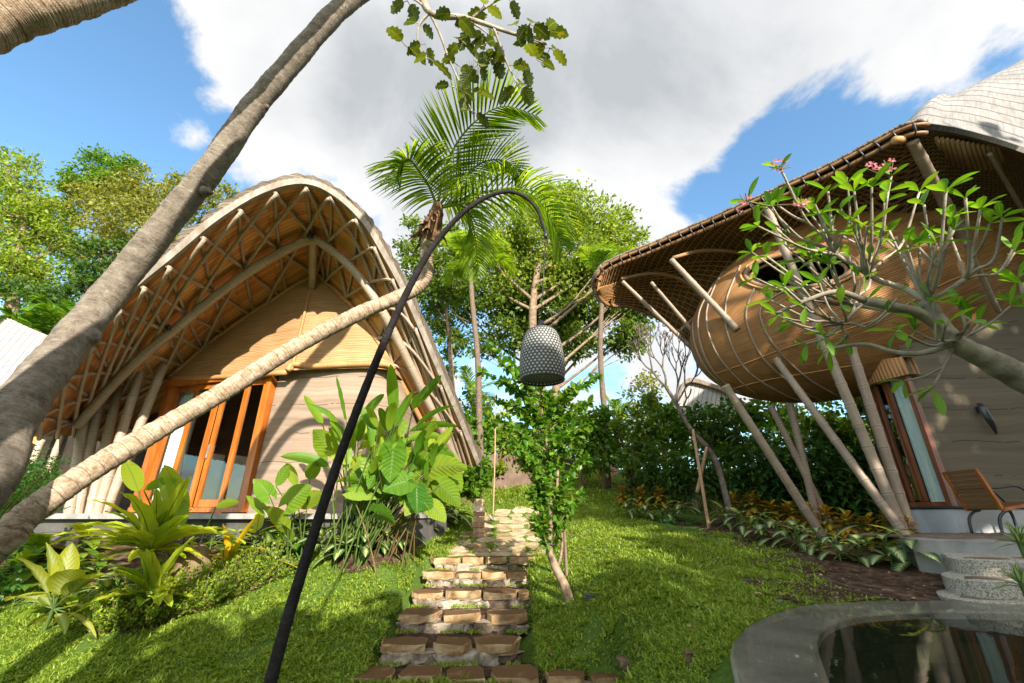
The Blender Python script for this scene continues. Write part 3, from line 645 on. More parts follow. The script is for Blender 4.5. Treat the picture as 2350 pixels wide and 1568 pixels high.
def stairs():
    root = thing('stone_staircase', 'ochre flagstone garden steps climbing the lawn between the two villas', 'steps', (-.7, 5.7, -1.8))
    for i, (y, z, xa, xb) in enumerate(STEPS):
        nxt = STEPS[i + 1][0] if i < 5 else 9.6
        # rubble riser, a row of grey stones with a ragged face
        m = M(); x = xa + .04
        while x < xb - .05:
            w_ = min(rng.uniform(.14, .42), xb - x)
            stone(m, x + w_ / 2, y + .13, z - .24, z - .09 + rng.uniform(-.04, .01), w_ * 1.2, .3 * rng.uniform(.8, 1.1), .05, 10, .8); x += w_ * .95
        m.build('riser', K['riser'], root, smooth=False)
        # flagstone treads, gaps between them
        x = xa - .03; depth = min(.42, nxt - y - .06)
        while x < xb - .12:
            w_ = min(rng.uniform(.40, .66), xb - x)
            if xb - x - w_ < .15: w_ = xb - x
            stone(M_ := M(), x + w_ / 2, y + depth / 2 + rng.uniform(-.03, .015), z - .112, z + rng.uniform(-.014, .014), w_ * .97, depth * rng.uniform(.85, 1.05), .02, 11)
            M_.build('slab', K['slab'], root, smooth=False); x += w_ + rng.uniform(.03, .09) * (1 if i < 3 else .3)
        # earth and mortar bed behind
        box(M(), (xa + .05, y + .2, z - .3), (xb - .05, nxt + .12, z - .045)).build('bedding', K['soil'] if i < 4 else K['riser'], root, smooth=False)
stairs()
def path():
    m = M()
    for cx, cy in _seed:
        px = path_x(cy)
        if abs(cx - px) > .95 - .02 * (cy - 9) or cy < 9.05: continue
        a = np.arange(7) * 6.283 / 7 + rng.uniform(0, .9); r = .235 * (1 + rng.normal(0, .1, 7))
        P = np.c_[cx + r * np.cos(a), cy + r * np.sin(a)]
        zt = gz(P[:, 0], P[:, 1]) + .012 + rng.normal(0, .004, 7); zc = float(gz(cx, cy)) + .022
        V = np.vstack([np.c_[P, zt - .08], np.c_[P, zt - .006], np.c_[[cx, cy] + (P - [cx, cy]) * .95, zt + .004], [[cx, cy, zc]]]); j = np.arange(7); k = (j + 1) % 7
        m.add(V, np.concatenate([np.stack([i * 7 + j, i * 7 + k, i * 7 + 7 + k, i * 7 + 7 + j], 1) for i in (0, 1)]), V[:, :2]); m.F.append(np.stack([14 + j, 14 + k, np.full(7, 21)], 1) + m.n - 22)
    o = m.build('path', K['pave'], smooth=False); struct(o, 'structure', 'crazy paved path of pale flagstones', 'path')
path()
grass()
# loose soil of the planting bed, as clods and mulch over the ground sheet
def leftbed():
    xs = np.linspace(-10.5, -2.0, 60); g = []
    for f in np.linspace(0, 1, 12):
        g.append([[x, 8.25 + .25 * math.sin(x * 3) + .35 * max(0, -x - 5) * -.45 + (10.2 - 8.25) * f, 0] for x in xs])
    g = np.array(g); g[..., 2] = gz(g[..., 0], g[..., 1]) + .012
    struct(grid(M(), g).build('soil_bed', K['soil']), 'structure', 'dark soil of the planting bed along the arched villa', 'soil')
leftbed()
def soil():
    n = 2600; x = rng.uniform(1.6, 7.5, n); y = rng.uniform(5.2, 10.2, n)
    k = (x > bedx(y) - .35 + rng.normal(0, .3, n)); x, y = x[k], y[k]; n = len(x)
    T = np.array([[-.5, -.5, 0], [.5, -.4, 0], [.4, .5, 0], [-.4, .45, 0], [.05, 0, .5]]); F = np.array([[0, 1, 4], [1, 2, 4], [2, 3, 4], [3, 0, 4]])
    s = rng.uniform(.015, .06, n)
    o = scatter(M(), T, F, frames(np.c_[rng.normal(size=(n, 2)), rng.normal(0, .2, n)], np.tile([[0, 0, 1.]], (n, 1))), np.c_[x, y, gz(x, y) - .004], s).build('soil_clods', mat('mulch', [(.04, .025, .016), (.1, .065, .045), (.26, .2, .16)], 9, .95, .1, .5, island=.7), smooth=False)
    struct(o, 'stuff', 'crumbly dark soil and bark chips in the planting bed', 'soil')
    # sheet of bare soil lying on the ground
    xs = np.linspace(0, 1, 40); ys = np.linspace(5.25, 11.2, 50); g = []
    for a in xs:
        row = []
        for y in ys:
            x0 = float(bedx(y)) + .1 + .16 * math.sin(y * 5) + .1 * math.sin(y * 11); x = x0 + (7.7 - x0) * a
            row.append([x, y, float(gz(x, y)) + .012])
        g.append(row)
    o = grid(M(), np.array(g), flip=True).build('soil_bed', K['soil']); struct(o, 'structure', 'bare dark soil bed below the pod villa', 'soil')
soil()
# ================================================================ pond
PZ = -.86
def pond():
    root = thing('stone_pond', 'raised dark pond with a smooth wet stone rim at the lower right', 'pond', (3.5, 3.2, -1.5))
    outer_px = [(1696, 1600), (1684, 1545), (1675, 1500), (1688, 1462), (1735, 1422), (1825, 1390), (1950, 1379), (2120, 1376), (2350, 1377), (2700, 1380)]
    inner_px = [(1925, 1620), (1905, 1570), (1880, 1500), (1874, 1462), (1900, 1432), (1960, 1412), (2060, 1403), (2180, 1401), (2350, 1405), (2600, 1412)]
    O = cr([atZ(u, v, PZ) for u, v in outer_px], 60)[:, :2]; I = cr([atZ(u, v, PZ) for u, v in inner_px], 60)[:, :2]
    O = np.vstack([[O[0][0] + .25, .9], [O[0][0] + .06, 1.6], O, [9, O[-1][1] - .3], [9, .9]]); I = np.vstack([[I[0][0] + .15, 1.2], [I[0][0] + .05, 1.7], I, [8.6, I[-1][1] - .35], [8.6, 1.2]])
    N = len(O)
    def ring(a, za, b, zb, n=2): return np.stack([np.c_[a + (b - a) * f, np.full(N, za + (zb - za) * f)] for f in np.linspace(0, 1, n)])
    c = np.array([4.5, 2.8]); sh = lambda P, k: P + (c - P) * k
    g = np.concatenate([ring(O, -2.3, O, PZ - .04), ring(O, PZ - .02, sh(O, .012), PZ - .006), ring(sh(O, .02), PZ - .006, I, PZ - .012, 5), ring(I, PZ - .03, I, PZ - .07)])
    grid(M(), g, closed=True).build('rim', K['rim'], root)
    grid(M(), ring(I, PZ - .07, I, -1.75, 3), closed=True).build('basin', K['pooltile'], root)
    fl = M(); base = np.c_[I, np.full(N, -1.75)]
    grid(fl, np.stack([base, np.c_[c + (I - c) * .01, np.full(N, -1.75)]]), closed=True, uv=np.stack([I, c + (I - c) * .01])); fl.build('floor_tiles', K['pooltile'], root)
    wt = M(); S = sh(O, .006)
    grid(wt, np.stack([np.c_[S, np.full(N, PZ)], np.c_[c + (S - c) * .01, np.full(N, PZ)]]), closed=True)
    wt.build('water', K['water'], root)
pond()
# ================================================================ left villa
def left_villa():
    L = K
    root = thing('arched_villa', 'bamboo villa with a tall arched roof, lattice ceiling and orange sliding doors', 'villa', (-5.5, 9, -.1))
    A0 = np.array([-3.5, 5.57]); ax = nrm(np.array([-.36, .933])); rr = np.array([.933, .36])
    def front(u, v):
        def g(D):
            p = ray(u, v) * D; q = p[:2] - A0; return q @ ax - 3.9 * (abs(q @ rr) / 4.6)**1.7
        D = 2.0
        while g(D) < 0 and D < 25: D += .02
        return ray(u, v) * D
    PLp = [np.array(p) for p in ((-4.17, 7.7, 2.55), (-7.1, 8.6, 2.55), (-4.46, 8.3, 5.0))]
    PRp = [np.array(p) for p in ((-4.17, 7.7, 2.55), (-2.3, 7.78, 2.6), (-4.46, 8.3, 5.0))]
    nL = np.cross(PLp[1] - PLp[0], PLp[2] - PLp[0]); nR = np.cross(PRp[1] - PRp[0], PRp[2] - PRp[0])
    nS = np.array([2.8, -1.1, 0.])                              # side wall plane, right of the corner
    def onL(u, v): return atplane(u, v, PLp[0], nL)
    def onR(u, v): return atplane(u, v, PRp[0], nR)
    def onS(u, v): return atplane(u, v, np.array([-2.3, 7.8, 0]), nS)
    Fpx = [(45, 1008), (110, 905), (185, 800), (260, 708), (330, 647), (400, 590), (500, 507), (600, 447), (690, 424), (760, 447), (830, 510), (880, 590), (932, 688), (1003, 850), (1057, 975), (1106, 1095)]
    Wpx = [(200, 1003), (250, 962), (300, 920), (360, 880), (425, 828), (475, 785), (545, 735), (625, 683), (720, 628), (752, 645), (805, 692), (851, 745), (888, 805), (930, 880), (985, 985), (1040, 1090)]
    Fc = np.array([front(*p) for p in Fpx])
    Wc = np.array([onL(*p) if i < 8 else onR(*p) if i < 12 else onS(*p) for i, p in enumerate(Wpx)])
    for i in (0, 1, 2): Wc[i] = atY(*Wpx[i], 9.2 + .2 * (2 - i))
    Wc[12] = atY(*Wpx[12], 8.0); Wc[13] = atY(*Wpx[13], 8.4)
    NS = 121; globals().update(FcD=Fc, WcD=Wc)
    ss = np.linspace(0, 15, NS); Fs = cr(Fc, NS); Ws = cr(Wc, NS)
    Bk = Ws + np.r_[ax * 5.5, -.2]
    def at(s, t):
        s = np.clip(s, 0, 15) / 15 * (NS - 1); i = np.minimum(s.astype(int), NS - 2); f = (s - i)[:, None]
        a = Fs[i] * (1 - f) + Fs[i + 1] * f; b = Ws[i] * (1 - f) + Ws[i + 1] * f; t = np.asarray(t)[:, None]
        mid = 4 * t * (1 - t) * .10
        return a * (1 - t) + b * t + mid * normal(s / (NS - 1) * 15)
    Tg = np.gradient(Fs, axis=0); Nn = nrm(np.cross(Tg, np.r_[ax, 0.]))
    Nn = Nn * np.sign(np.sum(Nn * (Fs - np.array([-4.5, 8, 1.0])), 1, keepdims=True))
    for _ in range(6): Nn[1:-1] = nrm(Nn[:-2] + Nn[1:-1] * 2 + Nn[2:])
    def normal(s):
        s = np.clip(np.asarray(s), 0, 15) / 15 * (NS - 1); i = np.minimum(s.astype(int), NS - 2); f = (s - i)[:, None]
        return nrm(Nn[i] * (1 - f) + Nn[i + 1] * f)
    # ceiling: front edge -> gable, then on to the back
    tt = np.linspace(0, 1, 13)
    Gc = np.stack([at(ss, np.full(NS, t_)) for t_ in tt] + [Ws + (Bk - Ws) * f for f in (.3, .65, 1)])
    du = np.r_[np.linspace(0, 3.2, 13), 4.5, 6, 7.5]; dv = np.r_[0, np.cumsum(np.linalg.norm(np.diff(Fs, axis=0), axis=1))]
    uv = np.stack([np.tile(dv[None], (16, 1)), np.tile(du[:, None], (1, NS))], -1)
    grid(M(), Gc, uv).build('ceiling', L['ceil'], root)
    Nf = np.tile(Nn[None], (16, 1, 1)); Go = Gc + Nf * .155
    fwd = np.tile(np.r_[-ax, 0.], (NS, 1))
    Go[0] = Fs + Nn * .155 + fwd * .03
    grid(M(), Go, np.stack([uv[..., 1], uv[..., 0]], -1)[..., ::-1], flip=True).build('roof', L['shingle'], root)
    # pale fascia board, then the ragged shingle edge standing back above it
    sec = lambda a, b: Fs + Nn * a + fwd * b
    grid(M(), np.stack([sec(-.015, -.05), sec(-.02, .05), sec(.085, .05), sec(.09, -.02)]), flip=True).build('fascia', L['fascia'], root, smooth=False)
    wob = (rng.normal(0, .012, (NS, 1)) + .012 * np.sign(np.sin(np.arange(NS) * 1.9))[:, None])
    grid(M(), np.stack([sec(.08, -.02), sec(.083, .02) , sec(.12, .03) , sec(.165, .05) + Nn * wob, sec(.165, -.1) + Nn * wob]), flip=True).build('shingle_edge', L['shingle_grey'], root, smooth=False)
    # lattice of bamboo poles under the ceiling
    def lat(s0, s1, off, r, t0=.0, t1=1.0):
        n = 40; s = np.linspace(s0, s1, n); tq = np.linspace(t0, t1, n)
        if s.min() < 0 or s.max() > 15:
            k = (s >= 0) & (s <= 15); s, tq = s[k], tq[k]
            if len(s) < 4: return
        tube(M(), at(s, tq) - normal(s) * off, r, 7).build('ceiling_pole', L['bamboo_lt'], root)
    nodes = np.arange(.5, 14.9, .85)
    for s in nodes: lat(s, s, .036, .03)
    for s in np.r_[-1.2, -.35, nodes]: lat(s, s + np.interp(s, [0, 8, 8.8, 9.5, 10.3, 11.5, 13, 15], [1.7, 1.5, 3, 4.75, 6.6, 5, 3.5, 2.6]), .068, .032)
    for s in np.r_[nodes, 15.8, 16.6]: lat(s, s - np.interp(s, [0, 2.5, 4.5, 6, 7.1, 8.5, 9.3, 16], [2.6, 3.2, 5, 6.6, 4.75, 3, 1.8, 1.7]), .100, .031)
    # inner arch beam and king post
    s = np.linspace(.5, 15, 90); P = at(s, np.full(90, .5)) - normal(s) * .2
    tube(M(), P, .085, 10).build('arch_beam', L['bamboo_lt'], root)
    for q in (-.10,):
        tube(M(), at(s, np.full(90, .985)) - normal(s) * .08, .05, 8).build('gable_edge_beam', L['bamboo_or'], root)
    iap = np.argmin(abs(s - 8.1)); top = P[iap] + [0, 0, .05]; foot = onR(722, 650) + [0, -.06, -.15]
    kp = pole(top, foot, .085, .075, 10, knots=True).build('king_post', L['bamboo_lt'], root)
    for sp in (s[iap], 4.15):
        b = at(np.array([sp]), np.array([.5]))[0] - normal(np.array([sp]))[0] * .2
        m = M(); tube(m, [b + [0, -.06, -.02], b + [.03, -.16, -.05]], .035, 10); lamp = m.build('spotlight', L['steel'], root)
        tube(M(), [b + [.03, -.16, -.05], b + [.05, -.21, -.065]], [.05, .055], 10).build('lamp_head', L['black'], lamp)
    # woven gable walls
    def panel(sa, sb, f, bot, name, n=40):
        s = np.linspace(sa, sb, n); i = s / 15 * (NS - 1); top = np.stack([np.interp(i, np.arange(NS), Ws[:, k]) for k in range(3)], 1)
        B = cr([f(*p) for p in bot], n); k = np.linspace(0, 1, 9)[:, None, None]
        g = B[None] * (1 - k) + top[None] * k
        lx = np.r_[0, np.cumsum(np.linalg.norm(np.diff(B, axis=0), axis=1))]
        uv = np.stack([np.tile(lx[None], (9, 1)), g[..., 2] * 1.0], -1)
        grid(M(), g, uv).build(name, L['gable'], root)
    panel(3.35, 8.0, onL, [(384, 868), (480, 863), (580, 857), (670, 850)], 'gable_wall')
    panel(8.0, 12.95, onR, [(670, 850), (760, 847), (850, 845), (900, 850)], 'gable_wall')
    tube(M(), cr([onL(721, 632), onL(692, 755), onL(671, 850)], 8) + [0, -.02, 0], .028, 6).build('corner_batten', L['bamboo_or'], root)
    bb = cr([onR(662, 852), onR(676, 838), onR(720, 842), onR(800, 838), onR(885, 838), onR(905, 850)], 30) + [0, -.04, 0]
    tube(M(), bb, .055, 8).build('bamboo_beam', L['bamboo_or'], root)
    tube(M(), cr([onL(384, 872), onL(520, 866), onL(660, 856)], 12) + [0, -.03, 0], .05, 8).build('bamboo_beam', L['bamboo_or'], root)
    # rammed earth wall, rounded at its right end
    plan = cr([(-4.58, 8.35), (-4.60, 8.0), (-4.52, 7.90), (-4.0, 7.80), (-3.3, 7.74), (-2.75, 7.76), (-2.42, 7.9), (-2.22, 8.2), (-2.05, 8.8), (-1.7, 9.8), (-1.3, 10.9)], 70)
    zz_ = np.linspace(-.9, 2.62, 14); lean = np.interp(zz_, [-.9, 2.6], [0, .12])
    g = np.stack([np.c_[plan + np.c_[np.zeros(70), np.full(70, l)], np.full(70, z)] for z, l in zip(zz_, lean)])
    grid(M(), g).build('earth_wall', L['earth'], root)
    wl = cr([(-7.1, 8.75), (-7.6, 9.2), (-9.0, 11.0)], 10)
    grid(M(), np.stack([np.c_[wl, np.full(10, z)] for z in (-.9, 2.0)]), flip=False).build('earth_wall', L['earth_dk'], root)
    # sliding doors
    a = np.array([-7.12, 8.62, 0.]); b = np.array([-4.62, 7.98, 0.]); d = nrm(b - a); out = np.array([d[1], -d[0], 0.])
    if out[1] > 0: out = -out
    Ht = 2.44; bays = [0, .27, .52, .76, 1.0]; tot = np.linalg.norm(b - a); up = np.array([0, 0, 1.])
    fr = M()
    beam(fr, a + up * (Ht + .05) + out * .02, b + up * (Ht + .05) + out * .02, .16, .14); beam(fr, a + up * .04 + out * .02, b + up * .04 + out * .02, .16, .08)
    for e in (a + d * .05, b - d * .05): beam(fr, e + up * .08, e + up * (Ht - .02), .11, .15, out)
    frame = fr.build('door_frame', L['orange'], root, smooth=False)
    for i in range(4):
        p = a + d * (bays[i] * tot + (.11 if i == 0 else .0)) + out * (.0 if i % 2 else -.07); q = a + d * (bays[i + 1] * tot - (.11 if i == 3 else .0)) + out * (.0 if i % 2 else -.07)
        m = M()
        for e, f in ((p + d * .045, 0), (q - d * .045, 0)): beam(m, e + up * .09, e + up * (Ht - .03), .085, .055, out)
        beam(m, p + d * .09 + up * .15, q - d * .09 + up * .15, .052, .12); beam(m, p + d * .09 + up * (Ht - .08), q - d * .09 + up * (Ht - .08), .052, .1)
        leaf = m.build('door', L['orange'], root, smooth=False)
        x0, x1 = p + d * .09, q - d * .09
        grid(M(), np.array([[x0 + up * .21, x1 + up * .21], [x0 + up * (Ht - .13), x1 + up * (Ht - .13)]])).build('pane', L['glass'], leaf, smooth=False)
        if i == 2:
            h = M(); hx = p + d * .045 + out * .06
            beam(h, hx + up * .95, hx + up * 1.2, .02, .02, out); h.build('handle', L['steel'], leaf)
    def curtain(s0, s1):
        n = 40; f = np.linspace(s0, s1, n); base = a + d * (f * tot)[:, None] - out * (.22 + .03 * np.sin(np.arange(n) * 1.25))[:, None]
        grid(M(), np.stack([base + up * z for z in (.05, 1.2, Ht)])).build('curtain', L['curtain'], root)
    curtain(.02, .25); curtain(.88, .985)
    # interior, floor and dark lining
    fl = M(); box(fl, (-7.6, 8.75, -.3), (-2.5, 10.6, -.002)); fl.build('interior_floor', L['redwood'], root, smooth=False)
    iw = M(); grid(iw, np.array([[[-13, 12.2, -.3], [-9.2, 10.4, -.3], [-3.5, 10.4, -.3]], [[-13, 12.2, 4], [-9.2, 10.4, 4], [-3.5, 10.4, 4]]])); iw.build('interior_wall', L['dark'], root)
    # leaning posts under the eave
    posts = [((206, 888), (158, 1185)), ((240, 862), (176, 1185)), ((287, 826), (205, 1185)), ((332, 822), (216, 1200)), ((381, 826), (232, 1200)), ((352, 905), (250, 1200)), ((150, 985), (60, 1200)), ((96, 1010), (20, 1190))]
    for i, (p, q) in enumerate(posts):
        Y = 8.05 + .1 * (i % 3) + (.5 if i >= 5 else 0); pa = atY(*p, Y + .1); pb = atY(*q, Y - .1)
        pb = pb + (pb - pa) * .28
        pole(pa, pb, .078 if i < 5 else .06, None, 10, knots=True).build('post', L['bamboo_lt'], root)
    for (p, q) in (((240, 905), (420, 838)), ((232, 935), (405, 860)), ((190, 1060), (300, 985)), ((200, 1110), (330, 1020))):
        pole(atY(*p, 8.5), atY(*q, 8.7), .04, None, 8).build('brace', L['bamboo_lt'], root)
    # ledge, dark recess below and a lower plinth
    led = np.array([(-12, 8.3), (-9.0, 7.62), (-7.0, 7.35), (-4.2, 7.28), (-2.6, 7.32), (-2.0, 7.6), (-1.6, 8.4), (-1.2, 9.6)]); led = cr(led, 40)
    inn = led + np.c_[np.zeros(40), np.full(40, 1.4)]
    g = np.stack([np.c_[inn, np.full(40, -.02)], np.c_[led, np.full(40, -.02)], np.c_[led, np.full(40, -.10)], np.c_[led + [0, .12], np.full(40, -.10)], np.c_[led + [0, .14], np.full(40, -1.3)]])
    g = np.stack([cr(g[:, j], 5) if False else g[:, j] for j in range(40)], 1)
    grid(M(), g[:3]).build('ledge', L['conc'], root, smooth=False)
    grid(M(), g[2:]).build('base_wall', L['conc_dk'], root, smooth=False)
    for (p, q, Y) in (((95, 1235), (25, 1330), 7.35), ((180, 1215), (130, 1330), 7.3), ((250, 1225), (215, 1330), 7.28), ((330, 1235), (300, 1340), 7.25), ((680, 1215), (672, 1262), 7.3)):
        pole(atY(*p, Y + .05), atY(*q, Y - .1), .075, None, 8).build('raking_strut', L['bamboo_lt'], root)
    box(M(), (-11, 6.95, -1.5), (-4.9, 7.3, -.93)).build('plinth', L['conc'], root, smooth=False)
GS = 1.2
left_villa()
GS = 1.0
# neighbour roof at the far left edge
def barrel(name, label, pts_front, back, m, edge, thick=.25):
    root = thing(name, label, 'villa', (pts_front[0][0], pts_front[0][1], pts_front[0][2] - 2))
    f = cr(pts_front, 40); b = f + np.asarray(back); k = np.linspace(0, 1, 12)[:, None, None]
    g = f[None] * (1 - k) + b[None] * k
    ar = np.r_[0, np.cumsum(np.linalg.norm(np.diff(f, axis=0), axis=1))]; L_ = np.linalg.norm(back)
    uv = np.stack([np.tile(np.linspace(0, L_, 12)[:, None], (1, 40)), np.tile(ar[None], (12, 1))], -1)
    grid(M(), g, uv).build('roof', m, root)
    dn = np.array([0, 0, -thick]); grid(M(), np.stack([f, f + dn])).build('roof_edge', edge, root)
    grid(M(), (g + dn)[::-1], uv).build('soffit', K['ceil'], root)
    return root
o = barrel('neighbour_villa', 'white shingled roof of the neighbouring villa at the far left behind the leaning trunk',
       [atY(215, 812, 14), atY(110, 770, 14), atY(60, 749, 14), atY(0, 723, 14), atY(-120, 690, 14), atY(-300, 660, 14)], tuple(atY(90, 1000, 12.6) - atY(215, 812, 14)), K['shingle'], K['shingle_grey'])
grid(M(), np.array([[[-30, 14.6, -1], [-13.9, 14.6, -1]], [[-30, 14.6, 4.0], [-14.2, 14.6, 4.0]]])).build('wall', K['earth'], o)
barrel('distant_villa', 'distant villa with a gleaming white shingled roof below the pod',
       [atY(1540, 965, 24), atY(1556, 905, 24), atY(1580, 868, 24), atY(1640, 882, 24), atY(1665, 893, 24), atY(1720, 930, 24)], (1.2, 5, .4), K['shingle'], K['shingle_grey'])
dv = bpy.data.objects['distant_villa']
gd = np.array([[atY(1540, 965, 24.3), atY(1600, 965, 24.3), atY(1720, 965, 24.3)], [atY(1560, 880, 24.3), atY(1600, 872, 24.3), atY(1720, 930, 24.3)]])
grid(M(), gd).build('gable', K['shingle'], dv)
# ================================================================ right villa
def right_villa():
    L = K
    root = thing('pod_villa', 'bamboo villa with a woven pod under a sweeping brimmed roof on leaning poles', 'villa', (9, 10, -.5))
    E1 = [(1372, 640, 9.9), (1385, 622, 9.8), (1420, 603, 9.6), (1480, 580, 9.3), (1600, 530, 8.6), (1750, 465, 7.7), (1900, 398, 6.9), (2000, 347, 6.4), (2060, 315, 6.1), (2112, 299, 5.9), (2180, 304, 5.9), (2260, 323, 5.9), (2350, 352, 5.9), (2480, 405, 6.0), (2650, 500, 6.2)]
    E1 = np.array([atY(*e) for e in E1])
    E2 = [atY(1364, 652, 10.05), atY(1366, 672, 10.3), atY(1390, 700, 10.6), atY(1440, 706, 11.1), atY(1500, 728, 11.6), atY(1560, 770, 12.0), atY(1640, 835, 12.4), atY(1720, 880, 12.8)]
    E2 = np.array([E2[0], E2[1], E2[2], E2[3], E2[4], E2[5], E2[6], E2[7], [9.0, 13.4, 3.6], [10.0, 13.6, 3.6], [11.0, 13.8, 3.6], [12.5, 14, 3.6], [14, 14, 3.6], [16, 14, 3.6], [18, 14, 3.6]])
    Rg = (E1 + E2) / 2; lift = np.array([.0, .12, .3, .5, .7, .85, 1.0, 1.2, 1.5, 2.2, 2.7, 3.1, 3.6, 4.2, 5])
    Rg[:, 2] += lift
    sky_px = {9: (2118, 268, 6.8), 10: (2205, 228, 7.3), 11: (2285, 184, 7.8), 12: (2350, 148, 8.4), 13: (2480, 60, 9.2), 14: (2700, -60, 10)}
    for i, p in sky_px.items(): Rg[i] = atY(*p)
    N = 141
    e1, rg, e2 = cr(E1, N), cr(Rg, N), cr(E2, N)
    def surf(t, top=True):
        """quadratic through edge, crest and back edge"""
        t = np.asarray(t)[:, None, None]
        a = np.clip(t * 2, 0, 1); b = np.clip(t * 2 - 1, 0, 1)
        return e1 + (rg - e1) * a + (e2 - rg) * b + np.array([0, 0, 1.]) * (.25 * a * (1 - a) * np.linalg.norm(rg - e1, axis=1)[None, :, None] * (b == 0))
    tt = np.linspace(0, 1, 25); G_ = surf(tt)
    ar = np.r_[0, np.cumsum(np.linalg.norm(np.diff(e1, axis=0), axis=1))]
    du = np.cumsum(np.r_[np.zeros((1, N)), np.linalg.norm(np.diff(G_, axis=0), axis=2)], axis=0)
    uvT = np.stack([np.tile(ar[None], (25, 1)), du], -1)
    # roof skin follows the crest; the shingle courses run along the edge
    top = G_ + np.array([0, 0, .16]); grid(M(), top, uvT, flip=True).build('roof', m_shingle('weathered_shingles', [(.12, .112, .104), (.185, .177, .168), (.25, .242, .234)], .5, .1), root)
    # soffit: flatter underside
    mid = (e1 + e2) / 2; low = np.minimum(rg[:, 2] - .25, mid[:, 2] + .75 * np.clip(ar / 4, 0, 1)); rs = np.c_[rg[:, 0], rg[:, 1], low]
    rs = mid * .5 + rs * .5; rs[:, 2] = low
    c = 2 * rs - .5 * (e1 + e2); t3 = tt[:, None, None]
    S = (1 - t3)**2 * e1 + 2 * t3 * (1 - t3) * c + t3**2 * e2
    sof = grid(M(), S, uvT).build('soffit', m_weave('woven_soffit', [(.1, .055, .025), (.19, .11, .055), (.29, .18, .095)], 9.0, duty=.42), root)
    # lattice of slim laths over the bright back brim at the tip
    def soff(i, t): # i index along, t across
        k = int(i); return (1 - t)**2 * e1[k] + 2 * t * (1 - t) * c[k] + t**2 * e2[k]
    lm = M()
    for i in range(2, 70, 2):
        tube(lm, np.array([soff(i, q) + [0, 0, -.03] for q in np.linspace(.0, 1, 16)]), .011, 5, False)
    for q in np.linspace(.5, .97, 15):
        tube(lm, np.array([soff(i, q) + [0, 0, -.045] for i in range(1, 74, 3)]), .011, 5, False)
    lm.build('brim_lath', L['bamboo_or'], root)
    # two bamboo bundles along the brim, with black lashings
    edge = np.vstack([e2[60:0:-1], e1[:94]])
    outn = np.gradient(edge, axis=0); outn = nrm(np.cross(outn, [0, 0, 1.]))
    cen = np.array([6.5, 10.5]); sg = np.sign(np.sum(outn[:, :2] * (edge[:, :2] - cen), 1, keepdims=True)); outn *= sg
    tube(M(), edge + outn * .03 + [0, 0, .10], .046, 8).build('brim_pole', L['brim'], root)
    tube(M(), edge - outn * .06 + [0, 0, -.015], .052, 8).build('brim_pole', L['brim'], root)
    tube(M(), edge + outn * .05 + [0, 0, .165] + rng.normal(0, .008, edge.shape), .035, 6).build('brim_pole', L['shingle_grey'], root)
    q = 6; sl = np.r_[0, np.cumsum(np.linalg.norm(np.diff(edge, axis=0), axis=1))]; x = .15; nl = 0
    while x < sl[-1] and nl < 60:
        p = np.array([np.interp(x, sl, edge[:, k]) for k in range(3)]); i = min(len(edge) - 2, int(np.searchsorted(sl, x))); T_ = nrm(edge[min(i + 1, len(edge) - 1)] - edge[i - 1]); o_ = outn[i]
        u_ = np.cross(T_, o_); ang = np.linspace(0, 6.283, 13)
        cpt = p + o_ * -.012 + [0, 0, .045]
        pts = cpt + np.cos(ang)[:, None] * o_ * .095 + np.sin(ang)[:, None] * u_ * .13 + T_ * .015 * np.sin(ang * 2)[:, None]
        tube(M(), pts, .016, 5, False).build('lashing', L['black'], root); x += .23 + .06 * rng.uniform(); nl += 1
    # curved dark beams under the soffit
    for P in ([(1425, 640, 10), (1500, 628, 10.1), (1570, 645, 10.3), (1615, 685, 10.6)], [(1545, 592, 9.0), (1610, 576, 9.2), (1690, 580, 9.4), (1745, 605, 9.6)],
              [(1560, 760, 11), (1640, 690, 10.5), (1720, 640, 9.6)]):
        tube(M(), cr([atY(*p) for p in P], 20), .05, 8).build('brim_beam', L['bamboo_dk'], root)
    # ---- pod
    c0 = np.array([9.33, 9.65, 5.41]); rad = np.array([5.23, 2.17, 2.44]); ti = .40
    Rm = np.array([[math.cos(ti), 0, -math.sin(ti)], [0, 1, 0], [math.sin(ti), 0, math.cos(ti)]])
    # window opening, found where the sight lines of its outline meet the skin
    def hit(u, v):
        r = ray(u, v); a = (Rm.T @ r) / rad; b = (Rm.T @ -c0) / rad
        A, B, C_ = a @ a, a @ b, b @ b - 1; d = B * B - A * C_
        return None if d < 0 else r * ((-B - math.sqrt(d)) / A)
    oval = [(1835 + 124 * math.cos(a), 622 + 40 * math.sin(a) - 10 * math.cos(a)) for a in np.linspace(0, 6.283, 40, endpoint=False)]
    ring = np.array([h for h in (hit(*p) for p in oval) if h is not None])
    wc = ring.mean(0); loc = (Rm.T @ (ring - c0).T).T / rad
    nu, nv = 190, 96
    U = np.linspace(0, 6.283, nu, endpoint=False); Vv = np.linspace(.0, math.pi, nv)
    # poles of the sphere at the two long ends
    X = np.cos(Vv)[None].repeat(nu, 0); Y = np.sin(Vv)[None] * np.cos(U)[:, None]; Z = np.sin(Vv)[None] * np.sin(U)[:, None]
    Sp = np.stack([X, Y, Z], -1); P = c0 + (Sp * rad) @ Rm.T
    uvp = np.stack([np.tile(U[:, None] * 2.4, (1, nv)), P[..., 0]], -1)
    i, j = np.meshgrid(np.arange(nu), np.arange(nv - 1), indexing='ij'); i2 = (i + 1) % nu
    F = np.stack([i * nv + j, i * nv + j + 1, i2 * nv + j + 1, i2 * nv + j], -1).reshape(-1, 4)
    # faces whose centre falls inside the oval (seen along the window's own axis) are cut away
    ctr = P.reshape(-1, 3)[F].mean(1); n_ = nrm((Rm @ (((Rm.T @ (wc - c0)) / rad**2))))
    ex = nrm(ring[0] - ring[20]); ex = nrm(ex - n_ * (ex @ n_)); ey = np.cross(n_, ex)
